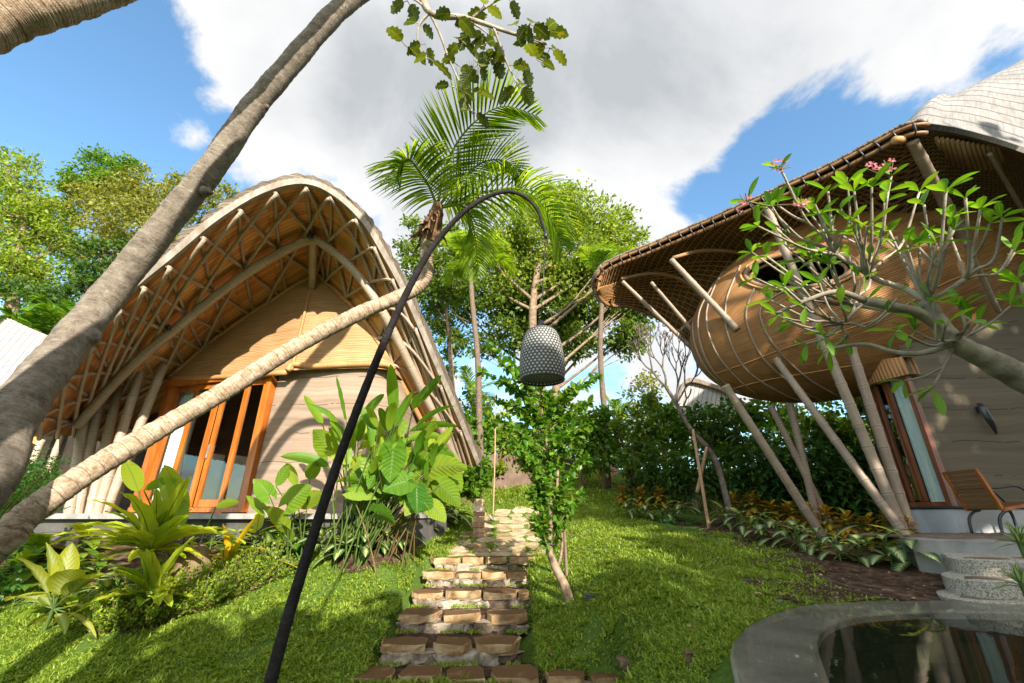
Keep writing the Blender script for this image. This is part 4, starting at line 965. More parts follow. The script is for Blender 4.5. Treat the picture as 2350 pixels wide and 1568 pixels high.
    rx = (ring - wc) @ ex; ry = (ring - wc) @ ey; q = ctr - wc; qx, qy, qn = q @ ex, q @ ey, q @ n_
    th_r = np.arctan2(ry, rx); o_ = np.argsort(th_r); th = np.arctan2(qy, qx); rr_ = np.interp(th, th_r[o_], np.hypot(rx, ry)[o_], period=6.2832)
    keep = ~((np.hypot(qx, qy) < rr_) & (np.abs(qn) < 1.2))
    m = M(); m.add(P.reshape(-1, 3), F[keep], uvp.reshape(-1, 2)); m.build('pod_wall', L['pod'], root)
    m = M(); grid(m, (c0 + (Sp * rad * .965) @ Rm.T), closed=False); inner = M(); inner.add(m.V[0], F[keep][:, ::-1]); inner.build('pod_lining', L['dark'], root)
    ringc = np.vstack([ring, ring[:2]]); win = M(); tube(win, ringc + n_ * .02, .055, 8, False); wr = win.build('window', L['bamboo_dk'], root)
    tube(M(), wc + (ringc - wc) * 1.10 + n_ * .015, .03, 8, False).build('frame', L['bamboo_or'], wr)
    tube(M(), wc + (ringc - wc) * .9 - n_ * .12, .04, 8, False).build('frame', L['bamboo_dk'], wr)
    # ribs: battens that run down the pod and meet under it, and two hoops along it
    def onpod(x, th, k=1.006):
        s_ = np.array([math.cos(x), math.sin(x) * math.cos(th), math.sin(x) * math.sin(th)]) * k
        return c0 + Rm @ (s_ * rad)
    rib_px = [[(1690, 590), (1650, 640), (1622, 720), (1640, 800), (1690, 865), (1760, 922)], [(1640, 650), (1605, 720), (1612, 800), (1655, 870), (1740, 924)],
              [(1800, 668), (1765, 690), (1745, 720), (1775, 790), (1850, 865), (1935, 915)], [(1745, 640), (1720, 690), (1715, 740), (1750, 820), (1830, 890), (1890, 921)],
              [(1700, 610), (1668, 690), (1672, 770), (1715, 850), (1800, 905), (1850, 922)], [(1590, 720), (1596, 790), (1630, 855), (1700, 912)]]
    for rp in rib_px:
        pts = [hit(*p) for p in cr(rp, 24)]; pts = np.array([p for p in pts if p is not None])
        if len(pts) > 4: tube(M(), pts + nrm(pts - c0) * .012, .022, 6).build('rib', L['bamboo'], root)
    for rp in ([(1605, 870), (1700, 838), (1800, 800), (1930, 760), (2040, 720), (2190, 640), (2350, 598)], [(1670, 895), (1760, 872), (1860, 855), (1960, 838)]):
        pts = [hit(*p) for p in cr(rp, 30)]; pts = np.array([p for p in pts if p is not None])
        if len(pts) > 4: tube(M(), pts + nrm(pts - c0) * .008, .012, 5).build('seam', L['bamboo_or'], root)
    # ---- poles
    def P_(px, q): return hit(*px) if q == 'pod' else atY(px[0], px[1], q)
    poles = [((1540, 596), 8.95, (1692, 757), 'pod', .07), ((1428, 646), 9.95, (1640, 850), 10.3, .055), ((1494, 648), 9.9, (1650, 830), 10.2, .05),
             ((1664, 884), 8.9, (1745, 1010), 8.9, .085), ((1768, 930), 9.6, (1808, 1010), 9.6, .07), ((1812, 926), 9.6, (1832, 1010), 9.6, .08),
             ((1781, 826), 'pod', (2052, 1195), 7.5, .075), ((1757, 470), 7.75, (2062, 1195), 7.55, .085), ((1952, 795), 7.75, (2082, 1195), 7.62, .085),
             ((2092, 322), 6.1, (2212, 548), 'pod', .10), ((2112, 305), 6.2, (2140, 380), 6.9, .09), ((2215, 555), 7.0, (2292, 716), 7.9, .045),
             ((2270, 352), 6.1, (2352, 492), 7.2, .04), ((2052, 545), 7.2, (2102, 645), 7.5, .045), ((1855, 600), 7.6, (1905, 690), 7.8, .05)]
    for pa, ya, pb, yb, r in poles:
        A = P_(pa, ya); B = P_(pb, yb)
        if A is None or B is None: continue
        if pb[1] > 1000:
            d_ = nrm(B - A)
            while B[2] > gz(B[0], B[1]) - .1: B = B + d_ * .05
        pole(A, B, r * .92, r, 12, knots=True).build('pole', L['bamboo'], root)
    cap = hit(1781, 826); tube(M(), [cap + [-.03, -.02, .03], cap + [.02, .0, -.02]], [.045, .09], 10).build('pole_cap', L['steel'], root)
    tube(M(), [atY(2055, 322, 6.0), atY(2085, 322, 6.3)], .075, 12).build('beam_end', L['bamboo_or'], root)
    # vertical slats hanging below the front brim
    for k, u in enumerate(np.linspace(2148, 2290, 13)):
        v0 = 316 + (u - 2148) * .145; a = atY(u, v0, 6.02); b = atY(u + 18, v0 + 66 - abs(k - 5) * 2.5, 6.6)
        pole(a, b, .035, None, 8).build('slat', L['bamboo_dk'], root)
    # ---- rammed earth wall, plinth, door
    plan = np.vstack([cr([(10.8, 11.8), (9.0, 10.7), (8.2, 9.7), (7.86, 9.08)], 12), ])
    z = np.linspace(.1, 4.9, 14)
    pf = cr([(7.97, 8.24), (8.02, 8.2), (8.3, 8.18), (10, 8.2), (13, 8.3), (16, 8.6)], 40)
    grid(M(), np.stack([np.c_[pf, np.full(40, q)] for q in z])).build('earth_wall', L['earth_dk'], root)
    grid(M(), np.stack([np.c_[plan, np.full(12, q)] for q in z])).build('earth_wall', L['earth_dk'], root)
    pp = cr([(8.6, 10.6), (7.75, 9.1), (7.72, 8.6), (7.78, 8.12), (8.1, 8.04), (10, 8.02), (16, 8.2)], 50)
    grid(M(), np.stack([np.c_[pp, np.full(50, -.9)], np.c_[pp, np.full(50, .05)], np.c_[pp + [.15, .15], np.full(50, .05)]])).build('plinth', L['conc_lt'], root, smooth=False)
    tube(M(), np.c_[pp[10:], np.full(40, .075)], .03, 6).build('base_pole', L['black'], root)
    ja = np.array([7.84, 9.08, .1]); jb = np.array([7.95, 8.2, .1]); d = nrm(jb - ja); out = np.array([-d[1], d[0], 0]); out = out * (-1 if out[0] > 0 else 1); up = np.array([0, 0, 1.]); W_ = np.linalg.norm(jb - ja); H = 2.5
    m = M()
    for f in (.05, .95): beam(m, ja + d * W_ * f, ja + d * W_ * f + up * H, .09, .12, out)
    beam(m, ja + up * .04, jb + up * .04, .1, .08); beam(m, ja + up * H, jb + up * H, .1, .1)
    fr = m.build('door_frame', L['redwood'], root, smooth=False)
    for (f0, f1) in ((.16, .42), (.46, .94)):
        m = M()
        for f in (f0 + .02, f1 - .02): beam(m, ja + d * W_ * f + up * .09 + out * .01, ja + d * W_ * f + up * (H - .06) + out * .01, .045, .06, out)
        lf = m.build('door', L['redwood'], root, smooth=False)
        a, b = ja + d * W_ * (f0 + .04), ja + d * W_ * (f1 - .04)
        grid(M(), np.array([[a + up * .1, b + up * .1], [a + up * (H - .06), b + up * (H - .06)]])).build('pane', L['glass'], lf, smooth=False)
    n = 40; f = np.linspace(.47, .95, n); base = ja + d * (f * W_)[:, None] - out * (.09 + .015 * np.sin(np.arange(n) * 1.3))[:, None]
    grid(M(), np.stack([base + up * q for q in (.02, 1.2, H)])).build('curtain', L['curtain'], root)
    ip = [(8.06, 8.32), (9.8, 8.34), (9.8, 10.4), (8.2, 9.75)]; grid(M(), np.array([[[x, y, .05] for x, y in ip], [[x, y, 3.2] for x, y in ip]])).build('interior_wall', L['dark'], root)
    # slatted hood over the door
    h0, h1 = ja - d * .08 + out * .10 + up * 2.44, jb + d * .12 + out * .10 + up * 2.44
    k = np.linspace(0, 1, 20)[:, None]; bow = np.sin(k * math.pi) * .1
    lo = h0 + (h1 - h0) * k + out * bow; hi = lo + up * (.36 + .06 * np.sin(k * 3.14)) + out * .03
    grid(M(), np.stack([lo, hi, hi - out * .25, lo - out * .25, lo])).build('door_hood', L['hood'], root)
right_villa()
# ================================================================ terrace and pebble steps
def terrace():
    TZ = -.33
    m = M(); P = [(5.55, 6.55), (5.75, 6.35), (6.6, 5.75), (7.6, 5.35), (16, 5.2), (16, 8.1), (7.76, 8.1), (7.5, 8.3), (6.2, 7.6)]
    prism(m, P, -1.6, TZ - .012); o = m.build('terrace', K['conc'], smooth=False); struct(o, 'structure', 'concrete terrace in front of the pod villa', 'terrace')
    m = M(); c = np.mean(P, 0)
    for x in np.arange(5.6, 15, .55):
        for y in np.arange(5.3, 8.1, .42):
            if x < 5.75 + max(0, 6.4 - y) * 1.6 or y < 5.4: continue
            a = np.arange(7) * .8976 + rng.uniform(0, .9); r = .27 * (1 + rng.normal(0, .12, 7))
            prism(m, np.c_[x + r * np.cos(a) * 1.05 + rng.uniform(-.04, .04), y + .8 * r * np.sin(a)], TZ - .03, TZ + .003)
    o = m.build('terrace_paving', K['slate'], smooth=False); struct(o, 'structure', 'dark crazy paving set in the terrace', 'paving')
    root = thing('pebble_steps', 'curved pebble wash steps with dark inlaid stones leading up to the terrace', 'steps', (6, 5, -1))
    for (z, fx, fy, dx) in ((-.50, 5.28, 5.32, .0), (-.67, 4.93, 5.08, 0), (-.845, 4.72, 4.98, 0)):
        # rounded nose, running to the right out of view
        P = np.array([(fx + .25, fy + .75), (fx + .02, fy + .45), (fx, fy + .2), (fx + .12, fy + .04), (fx + .4, fy - .02), (fx + 1.2, fy - .10), (12, fy - .3), (12, fy + 1.6), (6.5, fy + 1.3)])
        m = M(); prism(m, cr(np.vstack([P, P[:1]]), 46)[:-1], z - .5, z); st = m.build('step', K['pebble'], root, smooth=False)
        for k, x in enumerate(np.arange(fx + .28, 11, .52)):
            a = np.arange(7) * .8976 + rng.uniform(0, .9); r = .2 * (1 + rng.normal(0, .1, 7))
            mm = M(); prism(mm, np.c_[x + 1.15 * r * np.cos(a), fy + .24 - .05 * (x - fx) * .3 + .72 * r * np.sin(a)], z - .02, z + .004)
            mm.build('inlaid_stone', K['slate'], st, smooth=False)
            if k > 6: break
terrace()
# wall lamp, chair
def sconce():
    root = thing('wall_lamp', 'slim black leaf shaped wall lamp on the grey rammed earth wall', 'wall lamp', atY(2265, 960, 8.15))
    pts = cr([atY(2246, 926, 8.10), atY(2258, 945, 8.03), atY(2274, 972, 8.03), atY(2287, 997, 8.12)], 20)
    m = M(); w_ = np.interp(np.linspace(0, 1, 20), [0, .15, .6, 1], [.045, .075, .07, .02])
    for k in (0,):
        G_ = np.stack([pts + np.c_[w_ * math.cos(a), -abs(math.sin(a)) * w_ * .9, np.zeros(20)] for a in np.linspace(0, math.pi, 9)])
        grid(m, G_)
    m.build('shade', K['black'], root)
    box(M(), tuple(atY(2248, 935, 8.12) - [.03, .0, .1]), tuple(atY(2248, 935, 8.12) + [.05, .055, .02])).build('bracket', K['black'], root, smooth=False)
sconce()
def chair():
    # lounge chair: slatted wooden back and seat on hooped black legs
    o0 = atZ(2300, 1228, -.33); root = thing('lounge_chair', 'wooden slatted lounge chair with curved black legs on the terrace', 'chair', o0)
    Y = o0[1]; B = lambda u, v, y=0: atY(u, v, Y + y)
    top, seat, knee = B(2238, 1075), B(2300, 1168), B(2345, 1160)
    wv = np.array([.0, .56, 0.])
    for e, (a, b) in enumerate(((top, seat), (seat + [-.01, 0, -.0], seat + [.62, 0, .10]))):
        part = M(); n = 8 if e == 0 else 9
        for k in range(n):
            f = (k + .5) / n; p = a + (b - a) * f
            beam(part, p, p + wv, .028, np.linalg.norm(b - a) / n * .8, nrm(b - a))
        pr = part.build('backrest' if e == 0 else 'seat', K['slat'], root, smooth=False)
        for s_ in (0, 1):
            mm = M(); beam(mm, a + wv * s_ + [0, 0, -.012], b + wv * s_ + [0, 0, -.012], .045, .045); mm.build('side_rail', K['orange'], pr, smooth=False)
    for s_ in (0, .16):
        q = np.array([0, .0 + s_ * 3, 0]); pa = seat + q + [.02, 0, -.02]
        tube(M(), cr([pa + [.1, 0, .0], pa + [-.02, 0, -.03], pa + [-.13, 0, -.14], pa + [-.17, 0, o0[2] - pa[2] + .0]], 18), .022, 8).build('leg', K['black'], root)
        pf = seat + q + [.6, 0, .08]; tube(M(), cr([pf, pf + [.04, 0, -.2], [pf[0] + .02, pf[1], o0[2]]], 12), .022, 8).build('leg', K['black'], root)
        mid = seat + (top - seat) * .5 + q
        tube(M(), cr([mid, mid + [.2, 0, .01], mid + [.5, 0, .02], pf + [.02, 0, .02]], 16), .016, 8).build('armrest', K['black'], root)
chair()
# ================================================================ lantern on its bowed pole
def lantern():
    root = thing('lantern_pole', 'tall bowed black rope wrapped lantern pole standing in the lawn', 'lamp post', (-1.15, 2.3, -1.8))
    pts = [(-1.16, 2.28, -1.82), tuple(atD(620, 1568, 1.92)), tuple(atD(700, 1290, 2.15)), tuple(atD(790, 1020, 2.4)), tuple(atD(880, 790, 2.65)), tuple(atD(955, 630, 2.85)), tuple(atD(1010, 545, 2.98)), tuple(atD(1075, 478, 3.1)),
           tuple(atD(1140, 444, 3.2)), tuple(atD(1190, 445, 3.25)), tuple(atD(1230, 478, 3.28)), tuple(atD(1252, 535, 3.3))]
    P = cr(pts, 150); r = np.interp(np.linspace(0, 1, 150), [0, .4, .7, 1], [.030, .023, .016, .010]) * (1 + .035 * np.sin(np.arange(150) * 2.4))
    tube(M(), P, r, 10).build('pole', K['rope'], root)
    tube(M(), [P[-1], P[-1] + [0, 0, -.05]], [.02, .012], 8).build('end_cap', K['black'], root)
    tip = P[-1]; c = atD(1245, 868, 3.3); R_ = .5 * 109 / FP * 3.3
    lt = thing('hanging_lantern', 'bell shaped woven lantern with white dots hanging from the bowed pole', 'lantern', atY(1245, 872, tip[1]))
    c = atY(1245, 872, tip[1]); R_ = .5 * 106 / FP * (c[1] / ray(1245, 872)[1])
    # the lantern hangs straight down from the tip of the pole
    H = .385
    prof = [(0, .93), (.08, .985), (.2, 1.0), (.45, .97), (.65, .9), (.8, .8), (.9, .68), (.955, .52), (.985, .3), (1.0, .1)]
    z = np.array([p[0] for p in prof]) * H; rr_ = np.array([p[1] for p in prof]) * R_
    zz2 = np.linspace(0, H, 30); r2 = np.interp(zz2, z, rr_); a = np.linspace(0, 6.283, 49)
    g = np.stack([np.stack([c[0] + q * np.cos(a), c[1] + q * np.sin(a), np.full(49, c[2] + h)], 1) for q, h in zip(r2, zz2)])
    arc = np.r_[0, np.cumsum(np.hypot(np.diff(zz2), np.diff(r2)))]; uv = np.stack([np.tile(a[None] / 6.283, (30, 1)), np.tile((arc / arc[-1])[:, None], (1, 49))], -1)
    grid(M(), g, uv).build('shade', K['lampshade'], lt)
    th = np.linspace(0, 6.283, 40); tube(M(), np.c_[c[0] + r2[0] * np.cos(th), c[1] + r2[0] * np.sin(th), np.full(40, c[2])], .007, 6, False).build('rim', K['black'], lt)
    k2 = np.linspace(0.02, .92, 8); gd = np.stack([np.stack([c[0] + R_ * q * np.cos(a), c[1] + R_ * q * np.sin(a), np.full(49, c[2] + .02)], 1) for q in k2])
    uv2 = np.stack([np.tile(a[None] / 6.283, (8, 1)), np.tile((k2 * .36)[:, None], (1, 49))], -1)
    grid(M(), gd, uv2).build('base_mesh', K['lampshade'], lt)
    tube(M(), [[c[0], c[1], c[2] + H - .01], [c[0], c[1], c[2] + H + .05]], [.03, .018], 8).build('cap', K['black'], lt)
    tube(M(), [[c[0], c[1], c[2] + H + .04], [tip[0], tip[1], tip[2] - .03]], .003, 5).build('cord', K['black'], lt)
lantern()
def small_posts():
    # stubby brick posts by the path
    for (u, v, vt, w_, lab) in ((1098, 1231, 1163, .26, 'crumbling pale brick post in the sun beside the path'), (1241, 1160, 1105, .3, 'brick pillar at the far end of the path behind the sapling'), (1407, 1090, 1062, .36, 'short brick pier beside the slim palm trunk')):
        b = atG(u, v); D = b[1] / ray(u, v)[1]; h = (v - vt) / FP * D * 1.12
        root = thing('brick_post', lab, 'post', b, 'brick posts along the path')
        m = M(); nz = 9; z = np.linspace(-.15, h, nz); s = w_ / 2
        for k in range(nz - 1):
            e = s * (1 + rng.normal(0, .05)) * (1 if k < nz - 2 else .78); ox, oy = rng.normal(0, .012, 2)
            a = [[-e + ox, -e + oy], [e + ox, -e + oy], [e + ox, e + oy], [-e + ox, e + oy]]
            box(m, (b[0] - e + ox, b[1] - e + oy, b[2] + z[k] + .004), (b[0] + e + ox, b[1] + e + oy, b[2] + z[k + 1] - .006))
        m.build('brickwork', mat('brick_post_stone', [(.32, .18, .11), (.5, .34, .23), (.62, .5, .38)], 6, .9, .1, .8, 30, island=.6), root, smooth=False)
        m = M(); stone(m, b[0], b[1], b[2] + h - .03, b[2] + h + .05, w_ * .8, w_ * .8, .03); m.build('capstone', K['pave'], root, smooth=False)
    b = atG(1131, 1198); t_ = atY(1137, 905, b[1]); root = thing('thin_stake', 'thin straight brown stake beside the pale brick post', 'stake', b)
    tube(M(), cr([b + [0, 0, -.1], (b + t_) / 2 + [.02, 0, 0], t_], 12), .02, 7).build('shaft', K['pole_tan'], root)
    tube(M(), [b + [0, 0, -.02], b + [0, 0, .14]], .028, 8).build('sleeve', K['steel'], root)
    # low mud wall behind
    a, b2 = atY(1095, 1060, 15), atY(1320, 1075, 17); m = M(); beam(m, [a[0], a[1], .9], [b2[0], b2[1], .9], .4, 1.9)
    tag(m.build('garden_wall', K['terra'], smooth=False), 'low brown mud garden wall behind the sapling', 'wall')
    # second lantern, far off
    p = atY(1490, 935, 17); root = thing('distant_lantern', 'small dark lantern on a thin pole far behind the bare frangipani', 'lantern', p)
    g = np.stack([np.stack([p[0] + q * np.cos(np.linspace(0, 6.283, 17)), p[1] + q * np.sin(np.linspace(0, 6.283, 17)), np.full(17, p[2] + h)], 1) for q, h in ((.2, -.25), (.21, -.1), (.17, .12), (.08, .2))])
    grid(M(), g).build('shade', K['lampshade'], root)
    tube(M(), cr([[p[0] + .5, p[1], float(gz(p[0] + .5, p[1]))], [p[0] + .25, p[1], p[2] - .3], [p[0] + .05, p[1], p[2] + .5], [p[0], p[1], p[2] + .2]], 24), .025, 6).build('pole', K['black'], root)
small_posts()
# ================================================================ plant kit
PROF = {'lance': lambda t: np.sin(np.pi * np.clip(t, 0, 1)**.75)**.8, 'paddle': lambda t: np.clip(np.sin(np.pi * np.clip(t, 0, 1)**.9), 0, 1)**.55,
        'strap': lambda t: np.clip(4 * t + .35, 0, 1) * np.clip((1 - t) * 2.2, 0, 1)**.7, 'heart': lambda t: np.interp(t, [0, .02, .12, .3, .5, .75, .92, 1], [.35, .62, .95, 1, .86, .52, .2, .0]),
        'spear': lambda t: np.clip(1 - t, 0, 1)**.8, 'lobed': lambda t: np.sin(np.pi * np.clip(t * .93 + .05, 0, 1)**.85)**.7 * (.62 + .38 * np.abs(np.sin(t * 13.5))),
        'obov': lambda t: np.sin(np.pi * np.clip(t, 0, 1)**1.35)**.8}
def blade(m, p, d, L, W, prof='lance', bend=.4, n=9, fold=.25, wav=0, side=None, na=5, twist=0):
    """one broad leaf growing from p along d, bending down under its weight"""
    d = nrm(np.asarray(d, float)); p = np.asarray(p, float)
    t = np.linspace(0, 1, n + 1); P = [p]; D = [d]
    for i in range(n):
        d = nrm(d + np.array([0, 0, -bend / n])); P.append(P[-1] + d * L / n); D.append(d)
    P = np.array(P); D = np.array(D)
    if side is None:
        s0 = np.cross(D[0], [0, 0, 1.]); s0 = np.array([1., 0, 0]) if np.linalg.norm(s0) < .05 else s0
        s0 = nrm(s0)
    else: s0 = nrm(np.asarray(side, float))
    S = nrm(s0 - D * (D @ s0)[:, None]); Nn = np.cross(S, D)
    if twist: S, Nn = S * math.cos(twist) + Nn * math.sin(twist), Nn * math.cos(twist) - S * math.sin(twist)
    w_ = PROF[prof](t) * W / 2; x = np.linspace(-1, 1, na)
    ph = rng.uniform(0, 6)
    h = fold * np.abs(x)[None] * w_[:, None] + (wav * W * np.sin(t * 24 + ph)[:, None] * np.abs(x)[None] * np.sign(x + .01)[None] if wav else 0)
    G_ = P[:, None] + S[:, None] * (x[None, :, None] * w_[:, None, None]) + Nn[:, None] * h[..., None]
    if prof == 'heart':           # lobes reach back past the stalk
        back = np.abs(x)**1.5 * W * .42
        G_[0] -= D[0] * back[:, None]; G_[1] -= D[0] * (back * .55)[:, None]
    uv = np.stack([np.tile((x / 2 + .5)[None], (n + 1, 1)), np.tile(t[:, None], (1, na))], -1)
    grid(m, G_, uv); return P[-1]
def stalk(m, a, b, r0=.012, r1=.007, bow=.0, n=7, sides=5):
    a = np.asarray(a, float); b = np.asarray(b, float); t = np.linspace(0, 1, n)
    P = a + (b - a) * t[:, None]; P[:, :2] += ((b - a)[:2] * bow)[None] * (t * (t - 1))[:, None]
    tube(m, P, np.linspace(r0, r1, n), sides, False)
def rosette(name, label, cat, loc, n, L, W, m, el=(20, 80), bend=.6, prof='lance', fold=.2, wav=0, stem=None, group=None, hs=0, lv=.25, mst='stalk', petiole=0):
    """leaves all round a short stem of height hs"""
    root = thing(name, label, cat, loc, group); lf = M(); st = M(); loc = np.asarray(loc, float)
    if hs > 0: stalk(st, loc + [0, 0, -.08], loc + [0, 0, hs], .018, .014)
    for k in range(n):
        f = (k + .5) / n; az = k * 2.39996 + rng.normal(0, .25); e = R(el[0] + (el[1] - el[0]) * f + rng.normal(0, 5))
        d = np.array([math.cos(az) * math.cos(e), math.sin(az) * math.cos(e), math.sin(e)]); l = L * (1 + rng.normal(0, lv * .5)) * (1.0 - .25 * f)
        p = loc + [0, 0, hs * (.35 + .65 * f) if hs else .02]
        if petiole:
            q = p + d * petiole * (1 - .3 * f); stalk(st, p, q, .009, .006); p = q; d = nrm(d * [1, 1, .35])
        blade(lf, p, d, l, W * rng.uniform(.8, 1.15), prof, bend * rng.uniform(.6, 1.3), 8, fold, wav)
    if not st.V: stalk(st, loc + [0, 0, -.08], loc + [0, 0, .06], .02, .02)
    lf.build('foliage', m, root); st.build('stem', K[mst], root); return root
def clump_leaves(m, c, r, n, size, T=DIA, TF=DIAF, uv=DIAUV, sub=16, flat=.75, up=.25):
    """leaves gathered in twigs, twigs gathered over a crown lobe"""
    c = np.asarray(c, float); r = np.broadcast_to(r, 3)
    k = rdir(sub) * (rng.uniform(.25, 1, (sub, 1))**.55) * r * [1, 1, flat]
    per = max(1, n // sub); s = np.repeat(k, per, 0) + rng.normal(0, .20, (sub * per, 3)) * r * [1, 1, .6]
    d = nrm(s / r * .5 + rdir(len(s)) + [0, 0, -.15]); nn = nrm(rdir(len(s)) * .8 + [0, 0, up + .6])
    scatter(m, T, TF, frames(d, nn), c + s, size * rng.uniform(.6, 1.35, len(s)), uv)
def tree(name, label, base, trunk, lobes, n, size, m, bark, group=None, r0=.22, sub=14, limbs=True, T=DIA, TF=DIAF, uv=DIAUV, cat='tree'):
    root = thing(name, label, cat, base, group); tr = M(); cm = M()
    P = cr([base] + list(trunk), 24); tube(tr, P, np.linspace(r0, r0 * .45, 24), 9)
    tot = sum(q[1]**2 for q in lobes)
    for c, r in lobes:
        clump_leaves(cm, c, r, max(30, int(n * r * r / tot)), size, T, TF, uv, sub)
        if limbs:
            i = int(np.argmin(np.linalg.norm(P - c, axis=1) + np.maximum(0, P[:, 2] - c[2] + .3 + .75 * np.linalg.norm((P - c)[:, :2], axis=1)) * 3)); a = P[i]; mid = (a + c) / 2 + rng.normal(0, r * .15, 3) - [0, 0, r * .1]
            tube(tr, cr([a, mid, c + rdir(1)[0] * r * .3], 10), np.linspace(r0 * .32, r0 * .06, 10), 6, False)
            for _ in range(3):
                e = c + rdir(1)[0] * r * .8; tube(tr, cr([mid, (mid + e) / 2 + rng.normal(0, r * .1, 3), e], 7), np.linspace(r0 * .12, r0 * .03, 7), 5, False)
    tr.build('trunk', bark, root); cm.build('crown', m, root); return root
def lobes(px, Y, dy=1.0):
    out = []
    for u, v, r in px:
        y = Y + rng.uniform(-dy, dy); p = atY(u, v, y); out.append((p, r / FP * (p[1] / ray(u, v)[1])))
    return out
def frond(root, P, ll, nl=58, m=None, hang=.7, sweep=.55, r=.016, w_=.028, lift=.25, rag=.1, nm='frond'):
    """palm leaf: curved midrib with leaflets on both sides"""
    P = cr(P, 40); T = nrm(np.gradient(P, axis=0)); f = M(); tube(f, P, np.linspace(r, r * .18, 40), 5, False, )
    up = np.array([0, 0, 1.])
    for k in range(nl):
        t = .10 + .89 * (k / (nl - 1)); i = min(39, int(t * 39)); p = P[i]; d = T[i]
        s = np.cross(d, up); s = nrm(s) if np.linalg.norm(s) > .15 else nrm(np.cross(d, [0, 1, .3])); nr_ = nrm(np.cross(s, d))
        l = ll * (np.sin(np.pi * (.16 + .80 * t))**.75) * rng.uniform(1 - rag, 1 + rag)
        for sg in (-1, 1):
            q = nrm(s * sg + d * (sweep + .5 * t) + nr_ * (lift - .1) + rng.normal(0, .05, 3)); pts = [p]; dd = q
            for j in range(4): pts.append(pts[-1] + dd * l / 4); dd = nrm(dd + np.array([0, 0, -hang * .32]))
            pts = np.array(pts); wv = nrm(np.cross(q, nr_)) ; ww = w_ * np.array([.5, 1, .9, .6, .05])
            bn = nrm(np.cross(nrm(np.gradient(pts, axis=0)), nr_ + .001))
            G_ = np.stack([pts - bn * ww[:, None] * .5, pts + nr_ * .008, pts + bn * ww[:, None] * .5], 1)
            uvv = np.stack([np.tile([0, .5, 1.], (5, 1)), np.tile(np.linspace(0, 1, 5)[:, None], (1, 3))], -1)
            grid(f, G_, uvv)
    return f.build(nm, m or K['frond'], root)
def ringed(P, r, step, n=12, amp=.05, fine=.018):
    L = np.r_[0, np.cumsum(np.linalg.norm(np.diff(cr(P, 60), axis=0), axis=1))]; N = int(L[-1] / fine); Q = cr(P, N); rr_ = np.interp(np.linspace(0, 1, N), np.linspace(0, 1, len(r)), r)
    s = np.linspace(0, L[-1], N); ph = (s / step + .25 * np.sin(s * 7)) % 1
    rr_ = rr_ * (1 + amp * (ph - .5) + .03 * np.sin(s * 9.1) + rng.normal(0, .006, N))
    m = tube(M(), Q, rr_, n * 2)
    V = m.V[0]; nz = np.sin(V[:, 0] * 41 + V[:, 2] * 23) * np.sin(V[:, 1] * 37 + V[:, 2] * 31)
    c = np.repeat(Q, n * 2, 0); m.V[0] = c + (V - c) * (1 + .018 * nz[:, None]); return m
